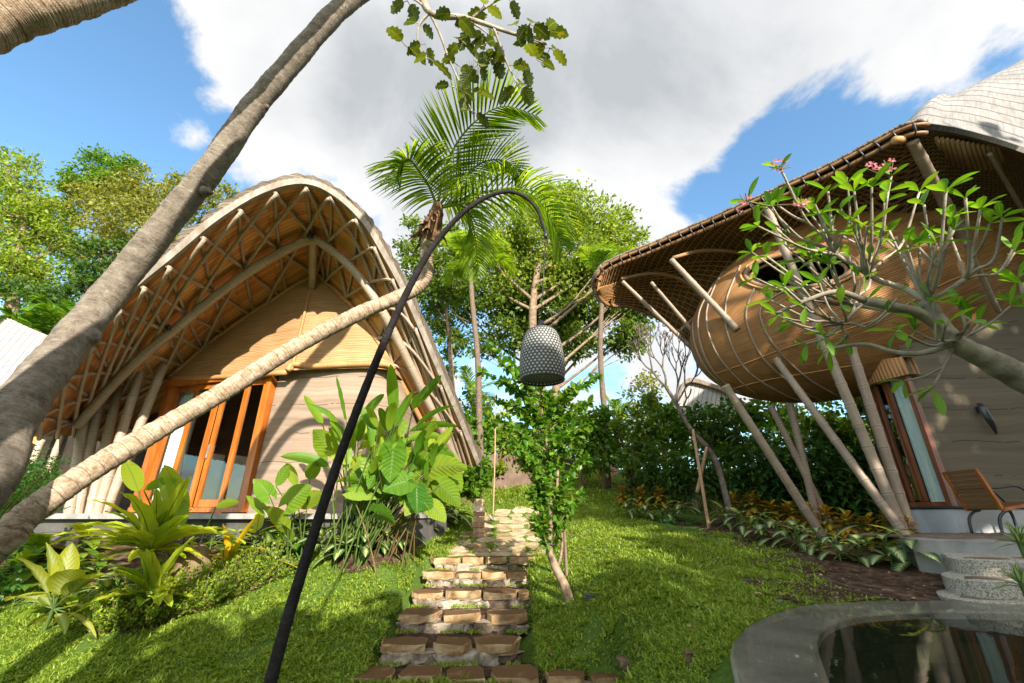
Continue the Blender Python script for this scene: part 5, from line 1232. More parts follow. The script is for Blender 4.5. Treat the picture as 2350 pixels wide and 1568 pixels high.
# ================================================================ palms close to the viewer
def palms():
    root = thing('leaning_tree', 'tall grey trunk leaning across the left of the view', 'tree', (-3.0, 1.4, -1.8))
    P = [(-4.1, 2.2, -1.95), tuple(atD(-150, 1230, 2.5)), tuple(atD(30, 950, 3.05)), tuple(atD(150, 800, 3.6)), tuple(atD(255, 670, 4.05)), tuple(atD(400, 490, 4.4)), tuple(atD(490, 380, 4.6)), tuple(atD(575, 255, 4.9)), tuple(atD(655, 160, 5.1)), tuple(atD(760, 40, 5.4)), tuple(atD(822, -12, 5.6)), tuple(atD(930, -100, 6.0)), tuple(atD(1060, -330, 7.2))]
    m = ringed(P, [.19, .17, .152, .145, .135, .13, .128, .125, .122, .118, .115, .1, .08], .16, 12, .012)
    m.build('trunk', K['bark1'], root)
    for (u, v, D, r) in ((212, 775, 3.72, .085), (607, 243, 4.95, .07), (748, 72, 5.35, .05), (478, 440, 4.45, .05)):
        c = atD(u, v, D); mm = M(); tube(mm, [c + [-.05, 0, .0], c, c + [.05, 0, -.02]], [r * 1.2, r, r * .25], 9); mm.build('burl', K['bark1'], root)
    root = thing('overhead_palm', 'thick ringed palm trunk crossing the top left corner overhead', 'palm', (-4.2, .2, -1.8))
    P = [(-4.0, .6, -1.9), tuple(atD(-420, 420, 2.2)), tuple(atD(-150, 125, 2.5)), tuple(atD(-10, 45, 2.75)), tuple(atD(120, 5, 2.95)), tuple(atD(280, -48, 3.3)), tuple(atD(640, -200, 4.2)), tuple(atD(1000, -420, 5.5))]
    ringed(P, [.2, .17, .15, .14, .135, .13, .12], .085, 12, .05).build('trunk', K['bark2'], root)
    tp = atD(1000, -420, 5.5)
    for a in np.linspace(0, 6.28, 8, endpoint=False):
        d = np.array([math.cos(a), math.sin(a), .7]); frond(root, [tp, tp + d * .7 + [0, 0, .5], tp + d * 1.5 + [0, 0, .6], tp + d * 2.2 + [0, 0, .1]], .6, 26)
    global GS; GS = 1.35
    root = thing('bent_palm', 'bent coconut palm whose ringed trunk slants across the arched villa', 'palm', (-3.2, 1.9, -1.8))
    P = [(-3.6, 2.0, -1.4), tuple(atD(-90, 1320, 2.1)), tuple(atD(60, 1185, 2.3)), tuple(atD(200, 1085, 2.55)), tuple(atD(340, 1000, 2.85)), tuple(atD(520, 895, 3.25)), tuple(atD(680, 795, 3.6)), tuple(atD(820, 722, 3.9)), tuple(atD(900, 688, 4.05)), tuple(atD(955, 662, 4.15)), tuple(atD(978, 632, 4.2)), tuple(atD(978, 590, 4.2)), tuple(atD(985, 540, 4.2)), tuple(atD(995, 505, 4.2))]
    ringed(P, [.078, .074, .072, .07, .069, .068, .068, .067, .066, .066, .066, .066, .066, .065], .062, 10, .085, .012).build('trunk', K['bark2'], root)
    # fibrous sheath at the neck
    m = M(); tube(m, cr([atD(984, 555, 4.2), atD(990, 525, 4.2), atD(1000, 495, 4.2), atD(1006, 465, 4.2)], 16), np.interp(np.linspace(0, 1, 16), [0, .25, .7, 1], [.07, .105, .075, .04]) * (1 + rng.normal(0, .06, 16)), 11)
    for k in range(16):
        a = rng.uniform(0, 6.28); c = atD(988 + rng.normal(0, 4), 530 + rng.normal(0, 16), 4.2); d = np.array([math.cos(a), math.sin(a), .25]); blade(m, c + d * .05, d, .22, .06, 'spear', 1.6, 5, .3)
    m.build('fibre_sheath', K['fibre'], root)
    h = atD(1004, 478, 4.2)
    def F(px, ll, nl, hang, **k): frond(root, [h] + [atD(u, v, D) for u, v, D in px], ll, nl, None, hang, **k)
    F([(1022, 385, 4.2), (1070, 300, 4.05), (1150, 245, 3.9), (1238, 268, 3.75)], .52, 120, .16, w_=.017, lift=.3)
    F([(985, 430, 4.15), (960, 392, 4.05), (938, 366, 3.95), (915, 385, 3.9)], .52, 62, .75, w_=.017, sweep=.15)
    F([(1085, 462, 4.15), (1170, 432, 4.0), (1235, 458, 3.9), (1272, 520, 3.8), (1292, 575, 3.75)], .50, 92, .75, w_=.017, sweep=.3)
    F([(1050, 420, 4.3), (1110, 372, 4.3), (1165, 372, 4.3), (1195, 410, 4.3)], .42, 66, .35, w_=.017)
    F([(1050, 468, 4.3), (1080, 500, 4.3), (1092, 560, 4.3), (1098, 640, 4.3)], .42, 70, .7, w_=.017, sweep=.5)
    F([(1120, 440, 4.4), (1230, 440, 4.5), (1290, 500, 4.6), (1300, 545, 4.7)], .46, 54, .6, w_=.017)
    GS = 1.0
palms()
def far_palm(name, label, base, tr, r, crown, fl, ll, nl, seed, bark, updir=None, grp=None):
    root = thing(name, label, 'palm', base, grp)
    ringed([base] + tr, [r * 1.25, r, r * .85], .11, 7, .04, .05).build('trunk', bark, root)
    rg_ = np.random.default_rng(seed); h = np.asarray(tr[-1], float)
    for k in range(crown):
        a = k * 2.4 + rg_.normal(0, .2); e = rg_.uniform(.15, 1.25) if updir is None else rg_.uniform(*updir); d = np.array([math.cos(a) * math.cos(e), math.sin(a) * math.cos(e), math.sin(e)])
        l = fl * rg_.uniform(.8, 1.1)
        frond(root, [h, h + d * l * .4, h + d * l * .75 - [0, 0, .10 * l], h + d * l - [0, 0, l * (.42 if e < 1 else .2)]], ll, nl, None, .6, r=.03, w_=.05)
    return root
b = atG(1105, 1110); Yb = b[1] + .0
far_palm('slim_palm', 'slim palm with a ruddy speckled trunk behind the right foot of the arched roof', b, [atY(1100, 960, Yb), atY(1096, 820, Yb), atY(1083, 680, Yb), atY(1080, 600, Yb)], .10, 9, 2.0, .62, 34, 3, K['bark3'])
b = atG(1395, 1118); Yb = b[1]
far_palm('slim_palm', 'slim dark palm trunk passing behind the tip of the pod villa roof', b, [atY(1388, 960, Yb), atY(1378, 820, Yb), atY(1381, 700, Yb), atY(1392, 640, Yb)], .10, 8, 2.2, .7, 36, 8, K['bark3'], (.7, 1.5))
b = atG(1420, 1030); far_palm('small_palm', 'small low palm among shrubs right of the dark slim trunk', atY(1421, 1040, 20), [atY(1421, 990, 20), atY(1420, 965, 20)], .08, 9, 1.5, .45, 22, 5, K['bark3'])
far_palm('small_palm', 'feathery little palm behind the ruddy speckled trunk', atY(1085, 1000, 18), [atY(1085, 950, 18), atY(1086, 905, 18)], .08, 9, 1.6, .5, 22, 6, K['bark3'], (.3, 1.4))
# ================================================================ background trees
tb = atG(1242, 1060); Yt = 19.
bse = np.array([atY(1240, 1050, Yt)[0], Yt, float(gz(1.2, Yt))])
tree('spreading_tree', 'large spreading tree with airy yellow green foliage in the centre behind the lantern', bse, [atY(1242, 960, Yt), atY(1236, 850, Yt), atY(1222, 740, Yt), atY(1230, 640, Yt), atY(1250, 560, Yt)],
     lobes([(1110, 560, 62), (1180, 520, 70), (1250, 480, 70), (1312, 496, 66), (1372, 492, 46), (1405, 545, 55), (1330, 575, 80), (1230, 600, 85), (1130, 640, 75), (1050, 600, 50), (1290, 455, 40), (1170, 580, 60), (1390, 620, 60), (1440, 600, 40), (1300, 650, 70), (1440, 555, 48), (1478, 625, 42), (1465, 690, 46), (1420, 500, 36)], Yt, 1.2), 25000, .22, K['tree_y'], K['bark5'], r0=.3, sub=22)
tree('shade_tree', 'darker green tree filling the lower canopy around the hanging lantern', bse + [.8, 2, 0], [atY(1270, 940, Yt + 2), atY(1290, 800, Yt + 2), atY(1285, 700, Yt + 2)],
     lobes([(1050, 700, 62), (1150, 730, 70), (1260, 720, 80), (1350, 690, 80), (1430, 670, 60), (1470, 725, 45), (1400, 755, 66), (1325, 790, 46), (1200, 780, 46), (1110, 790, 40), (1440, 790, 40), (1290, 770, 50), (1200, 690, 66), (1255, 655, 60), (1180, 640, 55), (1310, 640, 55)], Yt + 2, 1.2), 27000, .23, K['tree_g'], K['bark5'], r0=.26, sub=20)
tree('airy_tree', 'thin airy tree with small leaves between the arched roof and the bent palm crown', np.array([-1.6, 17, 1.0]), [atY(1040, 900, 17), atY(1030, 760, 17), atY(1010, 640, 17), atY(1000, 560, 17)],
     lobes([(960, 520, 36), (955, 580, 42), (1010, 620, 55), (975, 670, 46), (1000, 735, 46), (1035, 790, 44), (1030, 560, 45), (1010, 840, 35), (960, 625, 40), (1045, 660, 50)], 17, .8), 11000, .18, K['tree_g'], K['bark5'], r0=.12, sub=18)
tree('sunny_tree', 'sunlit tree with dense small yellow green leaves at the far left edge', np.array([-22, 19, .5]), [atY(20, 760, 19), atY(40, 600, 19), atY(60, 500, 19)],
     lobes([(15, 400, 60), (60, 445, 70), (20, 520, 80), (120, 490, 60), (90, 560, 80), (30, 620, 75), (115, 640, 60), (-60, 480, 90), (-40, 620, 90), (150, 560, 50), (40, 370, 35)], 19, 1.2), 17000, .21, K['tree_y'], K['bark5'], r0=.35, sub=22)
tree('bright_tree', 'bright green flat topped tree rising above its olive neighbours on the left', np.array([-21, 23, .5]), [atY(235, 640, 23), atY(240, 500, 23), atY(235, 420, 23)],
     lobes([(190, 402, 36), (245, 385, 40), (297, 391, 34), (225, 425, 40), (175, 440, 36), (270, 425, 40), (150, 430, 26)], 23, .8), 7000, .22, K['tree_b'], K['bark5'], r0=.25, sub=18)
tree('olive_tree', 'olive and ochre leaved tree behind the leaning trunk', np.array([-14, 18, .5]), [atY(330, 700, 18), atY(330, 560, 18), atY(320, 480, 18)],
     lobes([(215, 480, 60), (285, 452, 60), (350, 440, 55), (300, 520, 72), (380, 480, 55), (435, 432, 36), (505, 450, 38), (360, 560, 64), (255, 565, 64), (410, 545, 46), (450, 490, 38), (470, 440, 34)], 18, 1.0), 16000, .18, K['tree_o'], K['bark5'], r0=.3, sub=22)
tree('dark_tree', 'dark green tree with gaps of sky low behind the leaning trunk', np.array([-15, 17, .5]), [atY(240, 760, 17), atY(235, 680, 17), atY(240, 600, 17)],
     lobes([(200, 640, 55), (265, 650, 50), (150, 690, 46), (330, 620, 44), (230, 590, 50), (180, 740, 50), (110, 720, 60), (290, 590, 44), (60, 690, 60)], 17, .8), 8000, .2, K['tree_d'], K['bark5'], r0=.22, sub=16)
b = atY(90, 800, 14.5)
for k, (u, v) in enumerate(((60, 770), (140, 745))):
    c = atY(u, v, 15); root = thing('fan_palm', ['low palm with broad glossy leaves above the neighbouring white roof', 'low palm with broad glossy leaves nearest the leaning trunk'][k], 'palm', np.array([c[0], c[1], .3]), 'palms above the white roof')
    tube(M(), [[c[0], c[1], .2], c], .09, 7).build('trunk', K['bark3'], root)
    for j in range(10):
        a = j * 2.4; e = .2 + .09 * j; d = np.array([math.cos(a) * math.cos(e), math.sin(a) * math.cos(e), math.sin(e)]); frond(root, [c, c + d * .7, c + d * 1.2 - [0, 0, .15], c + d * 1.5 - [0, 0, .6]], .5, 15, K['tree_b'], .4, r=.03, w_=.12)
# hedge of shrubs behind the path and below the pod
def shrub(label, u, v, Y, r, m, n=900, size=.16, h=1.0, name='shrub', T=LEAF, TF=LEAFF, uv=LEAFUV):
    c = atY(u, v, Y); rr_ = r / FP * (Y / ray(u, v)[1]); g0 = np.array([c[0], c[1], float(gz(c[0], c[1]))])
    root = thing(name, label, 'shrub', g0, 'garden shrubs'); st = M(); f = M()
    for k in range(7): tube(st, cr([g0 + rng.normal(0, .06, 3) * [1, 1, 0] - [0, 0, .1], (g0 + c) / 2 + rng.normal(0, rr_ * .2, 3), c + rdir(1)[0] * rr_ * .7], 7), [.025, .02, .018, .015, .012, .009, .006], 5, False)
    clump_leaves(f, c, [rr_, rr_, rr_ * h], n, size, T, TF, uv, 18, 1.0)
    lowc = (c + g0) / 2; lowc[2] = max(lowc[2], g0[2] + .2); clump_leaves(f, lowc, [rr_ * .8, rr_ * .8, max(.2, (c[2] - g0[2]) * .4)], n // 2, size, T, TF, uv, 10, 1.0)
    st.build('stem', K['stalk_br'], root); f.build('foliage', m, root); return root
SH = [('bright sunlit shrub left of the thin brown stake', 1090, 985, 14.5, 48, 'lime'), ('rounded shrub behind the ruddy speckled palm trunk', 1080, 930, 16, 52, 'tree_g'), ('pale leafy shrub behind the thin stake', 1150, 990, 15.5, 60, 'tree_y'),
      ('broad green shrub under the hanging lantern', 1215, 1010, 16, 65, 'lime'), ('glossy shrub between sapling and dark palm trunk', 1325, 990, 15, 52, 'tree_b'), ('sunlit shrub touching the dark palm trunk', 1375, 975, 15, 42, 'lime'),
      ('large shrub right of the dark palm trunk', 1445, 985, 15, 55, 'tree_g'), ('shrub below the distant lantern', 1500, 960, 15, 55, 'tree_g'), ('greyish shrub tree beside the distant lantern', 1475, 905, 22, 50, 'tree_o'),
      ('tall shrub at the left edge of the distant roof', 1545, 985, 14.5, 48, 'tree_b'), ('dark shrub below the distant white roof', 1620, 970, 14, 50, 'tree_d'), ('dark glossy shrub under the pod tip', 1690, 965, 14, 55, 'tree_d'),
      ('sunlit shrub seen between pod and poles', 1760, 965, 15, 50, 'tree_b'), ('yellow green shrub under the pod belly', 1850, 950, 15.5, 58, 'tree_y'), ('leafy shrub behind the right hand poles', 1935, 960, 15, 55, 'tree_y'),
      ('shrub peeping out left of the door hood', 1990, 935, 14.5, 40, 'tree_g'), ('dark shrub in the shade under the pod', 1905, 1030, 12.6, 60, 'tree_d'), ('dark undergrowth bush beside the leaning pod poles', 1975, 1060, 11.6, 50, 'tree_d'),
      ('low shrub at the right foot of the arched roof', 1085, 1085, 12.5, 36, 'tree_b'), ('bush under the low eave of the arched villa', 45, 1130, 6.9, 62, 'feather')]
for l_, u, v, Y, r, mm in SH: shrub(l_, u, v, Y, r, K[mm], 800, .17 if Y > 11 else .1)
for k, u in enumerate(np.arange(1040, 2060, 68)):
    v = 1015 - 12 * math.sin(k * 1.7) - (18 if k > 6 else 0); c = atY(u, v, 23 + (k % 3)); r = 56 / FP * (23 / ray(u, v)[1]); g0 = np.array([c[0], c[1], float(gz(c[0], c[1]))])
    root = thing('far_bush', 'bush in the far row closing the back of the garden, {} from the left'.format(('first', 'second', 'third', 'fourth', 'fifth', 'sixth', 'seventh', 'eighth', 'ninth', 'tenth', 'eleventh', 'twelfth', 'thirteenth', 'fourteenth', 'fifteenth')[k]), 'shrub', g0, 'far bushes along the back of the garden')
    st = M(); f = M(); tube(st, [g0 - [0, 0, .2], c], [.07, .03], 6); clump_leaves(f, c, r, 620, .26, LEAF, LEAFF, LEAFUV, 16, .9)
    clump_leaves(f, (c * .5 + g0 * .5), [r, r, max(.6, (c[2] - g0[2]) * .55)], 420, .26, LEAF, LEAFF, LEAFUV, 12, 1.0); st.build('stem', K['stalk_br'], root); f.build('foliage', K[('tree_g', 'tree_b', 'tree_y')[k % 3]], root)
# ================================================================ breadfruit branch
def breadfruit():
    root = thing('breadfruit_branch', 'breadfruit tree branch with lobed leaves hanging into the top of the view', 'tree', (-2.0, 2.4, -1.8)); D0 = 4.4
    br = M(); lf = M()
    a = [(-2.6, .6, -2.0), (-2.5, .8, 2.5), (-1.9, 1.9, 5.2), tuple(atD(940, -70, D0)), tuple(atD(985, 28, D0)), tuple(atD(1070, 42, D0)), tuple(atD(1160, 72, D0)), tuple(atD(1255, 102, D0))]
    tube(br, cr(a, 50), np.interp(np.linspace(0, 1, 50), [0, .4, .55, 1], [.16, .09, .035, .012]), 8)
    for P in ([(985, 28), (1008, 75), (1030, 135), (1055, 190), (1085, 262)], [(985, 30), (962, 60), (960, 100), (975, 140)], [(1060, 42), (1095, 60), (1120, 78)], [(1132, 62), (1150, 110), (1168, 155), (1192, 205)], [(1180, 78), (1210, 90), (1235, 100)], [(1085, 40), (1120, 15), (1160, -10)], [(985, 25), (960, 5), (930, -10)]):
        tube(br, cr([atD(u, v, D0) for u, v in P], 14), np.linspace(.016, .006, 14), 6, False)
    C = [(935, 2, 4), (962, 55, 2), (975, 100, 4), (930, 105, 3), (985, 135, 4), (1045, 35, 4), (1085, 60, 6), (1110, 15, 5), (1165, -5, 4), (1060, 95, 5), (1110, 105, 6), (1050, 150, 4), (1095, 150, 5), (1075, 205, 5), (1085, 255, 4), (1130, 90, 5), (1130, 135, 4), (1190, 60, 4), (1215, 55, 5), (1250, 75, 5), (1262, 110, 6), (1215, 110, 4), (1168, 150, 4), (1190, 195, 5), (1200, 150, 3), (1040, 200, 3), (1235, 140, 3)]
    for u, v, n in C:
        n = max(2, int(n * .7))
        c = atD(u, v, D0 + rng.uniform(-.25, .25))
        for k in range(n):
            az = k * 6.28 / n + rng.uniform(0, 1); e = rng.uniform(-.9, .35); d = np.array([math.cos(az) * math.cos(e), math.sin(az) * math.cos(e), math.sin(e)])
            q = c + d * .05; stalk(br, c, q, .005, .004, n=3)
            blade(lf, q, d, rng.uniform(.14, .24), rng.uniform(.115, .17), 'lobed', .9, 16, .15, .02, na=5, twist=rng.uniform(-.4, .4))
    br.build('branch', K['bark4'], root); lf.build('foliage', K['bread'], root)
breadfruit()
# ================================================================ frangipani, close on the right
def fork(m, tips, p, d, L, r, depth, spread=.55, up=.25, bare=False):
    d = nrm(d); q = p + d * L * .5 + rng.normal(0, L * .03, 3); e = p + nrm(d + np.array([0, 0, up * .6])) * L
    tube(m, cr([p, q, e], 8), np.linspace(r, r * .8, 8), 7, depth == 0)
    if depth == 0: tips.append((e, nrm(e - q))); return
    n = 2 if rng.uniform() < .7 else 3
    a0 = rng.uniform(0, 6.28); dd = nrm(e - q); s = nrm(np.cross(dd, [.3, .2, 1])); t_ = np.cross(dd, s)
    for k in range(n):
        a = a0 + k * 6.283 / n + rng.normal(0, .3)
        fork(m, tips, e, dd + (s * math.cos(a) + t_ * math.sin(a)) * spread + [0, 0, up], L * rng.uniform(.65, .9), r * .76, depth - 1, spread, up)
def frangipani():
    root = thing('frangipani_tree', 'frangipani tree with grey forked branches, fresh leaves and pink flowers at the right', 'tree', (4.6, 2.2, -1.2))
    m = M(); tips = []; D = 2.55
    q = lambda u, v, dd=0: atD(u, v, D + dd)
    tr = cr([(4.9, 2.0, -1.4), (4.4, 2.05, -.3), tuple(q(2500, 930, -.1)), tuple(q(2350, 868)), tuple(q(2260, 822)), tuple(q(2190, 785)), tuple(q(2150, 735)), tuple(q(2125, 690))], 60)
    tube(m, tr, np.interp(np.linspace(0, 1, 60), [0, .4, .6, .8, 1], [.11, .085, .06, .048, .036]) * (1 + .04 * np.sin(np.arange(60) * 1.3)), 12)
    N = {'a': (2190, 785, 0), 'b': (2125, 690, 0), 'c': (2060, 715, .1), 'd': (1990, 640, .15), 'e': (1920, 585, .2), 'f': (1930, 745, .1), 'g': (1960, 700, .3), 'h': (2080, 800, -.05), 'r': (2215, 640, -.05)}
    def link(P, r0, r1): tube(m, cr([q(*p) for p in P], 18), np.linspace(r0, r1, 18), 8)
    link([N['b'], (2070, 660, .1), (2010, 640, .15), N['e']], .02, .012); link([N['b'], (2090, 715, .05), N['g'], (1880, 690, .3), (1800, 640, .35)], .02, .011)
    link([N['b'], (2165, 675, 0), N['r']], .02, .013); link([N['a'], (2120, 725, -.05), (2050, 705, -.1), (1985, 690, -.1)], .034, .024); link([N['a'], (2140, 805, -.05), (2090, 812, -.05), (2040, 805, 0), (1985, 790, .05), (1900, 800, .1)], .02, .01)
    link([(1985, 690, -.1), (1920, 670, -.1), (1850, 690, -.05), (1780, 720, 0)], .018, .01)
    S = {'e': [(1715, 462), (1790, 385), (1760, 470), (1830, 455), (1870, 470), (1740, 520), (1785, 530), (1900, 440), (1945, 420)],
         'd': [(1930, 480), (1960, 440), (2000, 430), (2045, 405), (2038, 440), (1990, 520), (1960, 540), (2110, 440)],
         'b': [(2120, 470), (2170, 440), (2185, 500), (2150, 560), (2080, 560), (2040, 530)],
         'r': [(2215, 455), (2250, 480), (2300, 500), (2330, 560), (2180, 540)],
         'g': [(1725, 580), (1760, 590), (1800, 560), (1840, 600), (1870, 560), (1900, 600), (1950, 590), (2000, 590), (1735, 640)],
         'f': [(1770, 690), (1800, 660), (1840, 660), (1880, 650), (1820, 740), (1890, 770), (1930, 700), (1990, 690), (2040, 720), (1940, 780), (1850, 790)],
         'a': [(2230, 735), (2245, 745), (2170, 745), (2100, 760), (2200, 700), (2140, 890), (2060, 760)]}
    sprout = []
    for k, L_ in S.items():
        a = q(*N[k])
        for (u, v) in L_:
            b = q(u, v, N[k][2] + rng.uniform(-.25, .2)); dv = b - a; mid = a + dv * .55 + np.array([0, 0, -(.18 if k in 'br' else .10) * np.linalg.norm(dv)]) + rng.normal(0, .02, 3)
            r = .0075 * rng.uniform(.85, 1.15); P = cr([a, a + dv * .25 + [0, 0, -(.10 if k in 'br' else .04) * np.linalg.norm(dv)], mid, b], 16)
            tube(m, P, np.linspace(r * 1.25, r * .85, 16) * (1 + .06 * np.sin(np.arange(16) * 2.2)), 7); dr = nrm(P[-1] - P[-3]); sprout.append((b, dr))
            if rng.uniform() < .55:
                c = P[9]; e = c + nrm(dr + rdir(1)[0] * .8 + [0, 0, .4]) * rng.uniform(.12, .26); tube(m, cr([c, (c + e) / 2 + [0, 0, -.015], e], 8), np.linspace(r, r * .75, 8), 6); sprout.append((e, nrm(e - c)))
    m.build('trunk', K['bark4'], root)
    lf = M()
    for p, d in sprout:
        n = rng.integers(2, 6); s = nrm(np.cross(d, [.2, .4, 1])); t_ = np.cross(d, s); a0 = rng.uniform(0, 6)
        for k in range(n):
            a = a0 + k * 2.4; dd = nrm(s * math.cos(a) + t_ * math.sin(a) + d * rng.uniform(.4, 1.3))
            blade(lf, p, dd, rng.uniform(.08, .17), rng.uniform(.032, .05), 'obov', rng.uniform(.1, .7), 8, .3, na=3)
    # the small shoot that enters from the right edge
    for (u, v) in ((2335, 640), (2352, 655), (2345, 700)):
        b = q(u, v); 
        for k in range(4):
            a = k * 1.6; blade(lf, b, [math.cos(a), math.sin(a) * .6, .7], .15, .05, 'obov', .3, 7, .3, na=3)
    tube(M(), cr([q(2400, 850), q(2372, 760), q(2345, 650)], 10), [.014] * 10, 7).build('shoot', K['bark4'], root)
    lf.build('foliage', K['plum'], root)
    for (u, v) in ((1790, 380), (1713, 462), (1836, 470), (2018, 392), (2042, 386)):
        c = q(u, v, .1)
        for j in range(4):
            o_ = c + rng.normal(0, .022, 3); f = M()
            for k in range(5):
                a = k * 1.2566 + j; blade(f, o_, [math.cos(a), math.sin(a) * .5 - .5, math.sin(a)], .026, .016, 'obov', .2, 5, .3, na=3)
            f.build('flower', K['flower'], root)
        st = M(); base_ = np.array(min((s_[0] for s_ in sprout), key=lambda z: np.linalg.norm(z - c)))
        tube(st, cr([base_, (base_ + c) / 2, c], 6), .005, 5, False)
        for j in range(5): e = c + rdir(1, .6)[0] * .06; tube(st, [c - [0, 0, .03], e], .003, 4, False)
        st.build('flower_stalk', K['stalk_br'], root)
frangipani()
def bare_tree():
    b = atG(1668, 1160); b = atY(1668, 1120, 10.3); b[2] = gz(b[0], b[1]); Y = b[1]
    root = thing('bare_frangipani', 'leafless frangipani with a leaning trunk propped by bamboo stakes', 'tree', b)
    m = M(); tips = []
    P = [b - [0, 0, .1], atY(1650, 1078, Y), atY(1625, 1030, Y), atY(1585, 985, Y), atY(1548, 920, Y), atY(1528, 888, Y)]
    tube(m, cr(P, 30), np.linspace(.075, .04, 30), 10)
    f0 = atY(1528, 888, Y); f1 = atY(1553, 925, Y)
    fork(m, tips, f0, atY(1470, 830, Y) - f0, .5, .03, 5, .5, .25); fork(m, tips, f0, atY(1515, 820, Y) - f0, .48, .028, 5, .5, .25)
    fork(m, tips, f1, atY(1560, 850, Y) - f1, .5, .03, 5, .45, .25); fork(m, tips, f1, atY(1600, 860, Y) - f1, .48, .026, 4, .5, .25); fork(m, tips, atY(1560, 945, Y), [.5, .1, .6], .4, .026, 1)
    m.build('trunk', K['bark6'], root)
    for (p, q_, dy, lab) in (((1590, 985), (1627, 1212), -.45, 'long tan bamboo stake propping the bare frangipani'), ((1622, 1025), (1598, 1120), .2, 'short crossing bamboo stake behind the longer prop')):
        e = atY(*q_, Y + dy); e = e if q_[1] < 1200 else atG(*q_); r_ = thing('bamboo_stake', lab, 'stake', e, 'props of the bare frangipani')
        pole(e - [0, 0, .1], atY(*p, Y - .08), .04, .034, 9, knots=True).build('shaft', K['pole_tan'], r_)
        t_ = M(); c = atY(*p, Y - .05); tube(t_, c + np.c_[.07 * np.cos(np.linspace(0, 6.3, 14)), .07 * np.sin(np.linspace(0, 6.3, 14)), np.zeros(14)], .008, 5, False); t_.build('tie', K['black'], r_)
bare_tree()
def sapling():
    b = atG(1310, 1378); Y = b[1]; root = thing('lime_sapling', 'young lime tree with a leaning lower trunk and glossy leaves beside the steps', 'tree', b)
    m = M(); lf = M(); A = lambda u, v, d=0: atY(u, v, Y + d)
    tk = cr([b - [.0, 0, .1], A(1296, 1345), A(1276, 1305), A(1263, 1268), A(1262, 1215), A(1264, 1130), A(1258, 1040), A(1246, 960), A(1240, 890)], 50)
    tube(m, tk, np.interp(np.linspace(0, 1, 50), [0, .3, .42, 1], [.075, .062, .04, .014]), 10)
    tube(m, cr([A(1262, 1262), A(1280, 1300, .05), A(1290, 1240, .05), A(1278, 1160, .05), A(1280, 1080, .05)], 14), .024, 7)
    tips = [(1130, 800), (1150, 835), (1105, 855), (1190, 868), (1175, 925), (1125, 960), (1155, 1005), (1215, 925), (1240, 872), (1262, 905), (1290, 955), (1325, 890), (1372, 868), (1350, 925), (1312, 985), (1275, 1015), (1232, 1020), (1195, 1055), (1290, 1065), (1345, 1050), (1312, 1100), (1335, 1135), (1232, 1105), (1215, 1130), (1180, 985), (1200, 980), (1300, 920), (1340, 985), (1250, 960), (1225, 1060), (1160, 880), (1140, 920), (1265, 1060)]
    low = [(1222, 1185), (1248, 1205), (1292, 1190), (1262, 1245), (1310, 1160), (1245, 1160), (1285, 1140), (1230, 1210), (1275, 1205)]
    for k, (u, v) in enumerate(tips + low):
        e = A(u, v, rng.uniform(-.45, .45) * (1 if k < len(tips) else .4)); i = int(np.interp(v + 70, [900, 1260], [48, 18])); a = tk[np.clip(i, 16, 48)]
        P = cr([a, a + (e - a) * .5 + [0, 0, .05], e], 14); tube(m, P, np.linspace(.011, .004, 14), 5, False)
        for j in range(3, 14):
            n = 9 if k < len(tips) else 5
            az = rng.uniform(0, 6.28, n); d = nrm(nrm(P[-1] - P[0]) * .4 + rdir(n) * .8); pp = P[j] + rng.normal(0, .015, (n, 3))
            scatter(lf, LEAF, LEAFF, frames(d, nrm(rdir(n) * .6 + [0, 0, .8])), pp, rng.uniform(.085, .165, n), LEAFUV)
    m.build('trunk', K['bark5'], root); lf.build('crown', K['lime'], root)
    e = atG(1300, 1312); r_ = thing('sapling_stake', 'pale cane stake standing upright against the lime sapling', 'stake', e); pole(e - [0, 0, .2], A(1290, 1130, .0), .028, .024, 8, knots=True).build('shaft', K['bamboo'], r_)
    tube(M(), A(1268, 1250) + np.c_[.06 * np.cos(np.linspace(0, 6.3, 14)), .06 * np.sin(np.linspace(0, 6.3, 14)), np.zeros(14)], .008, 5, False).build('tie', K['black'], r_)
sapling()
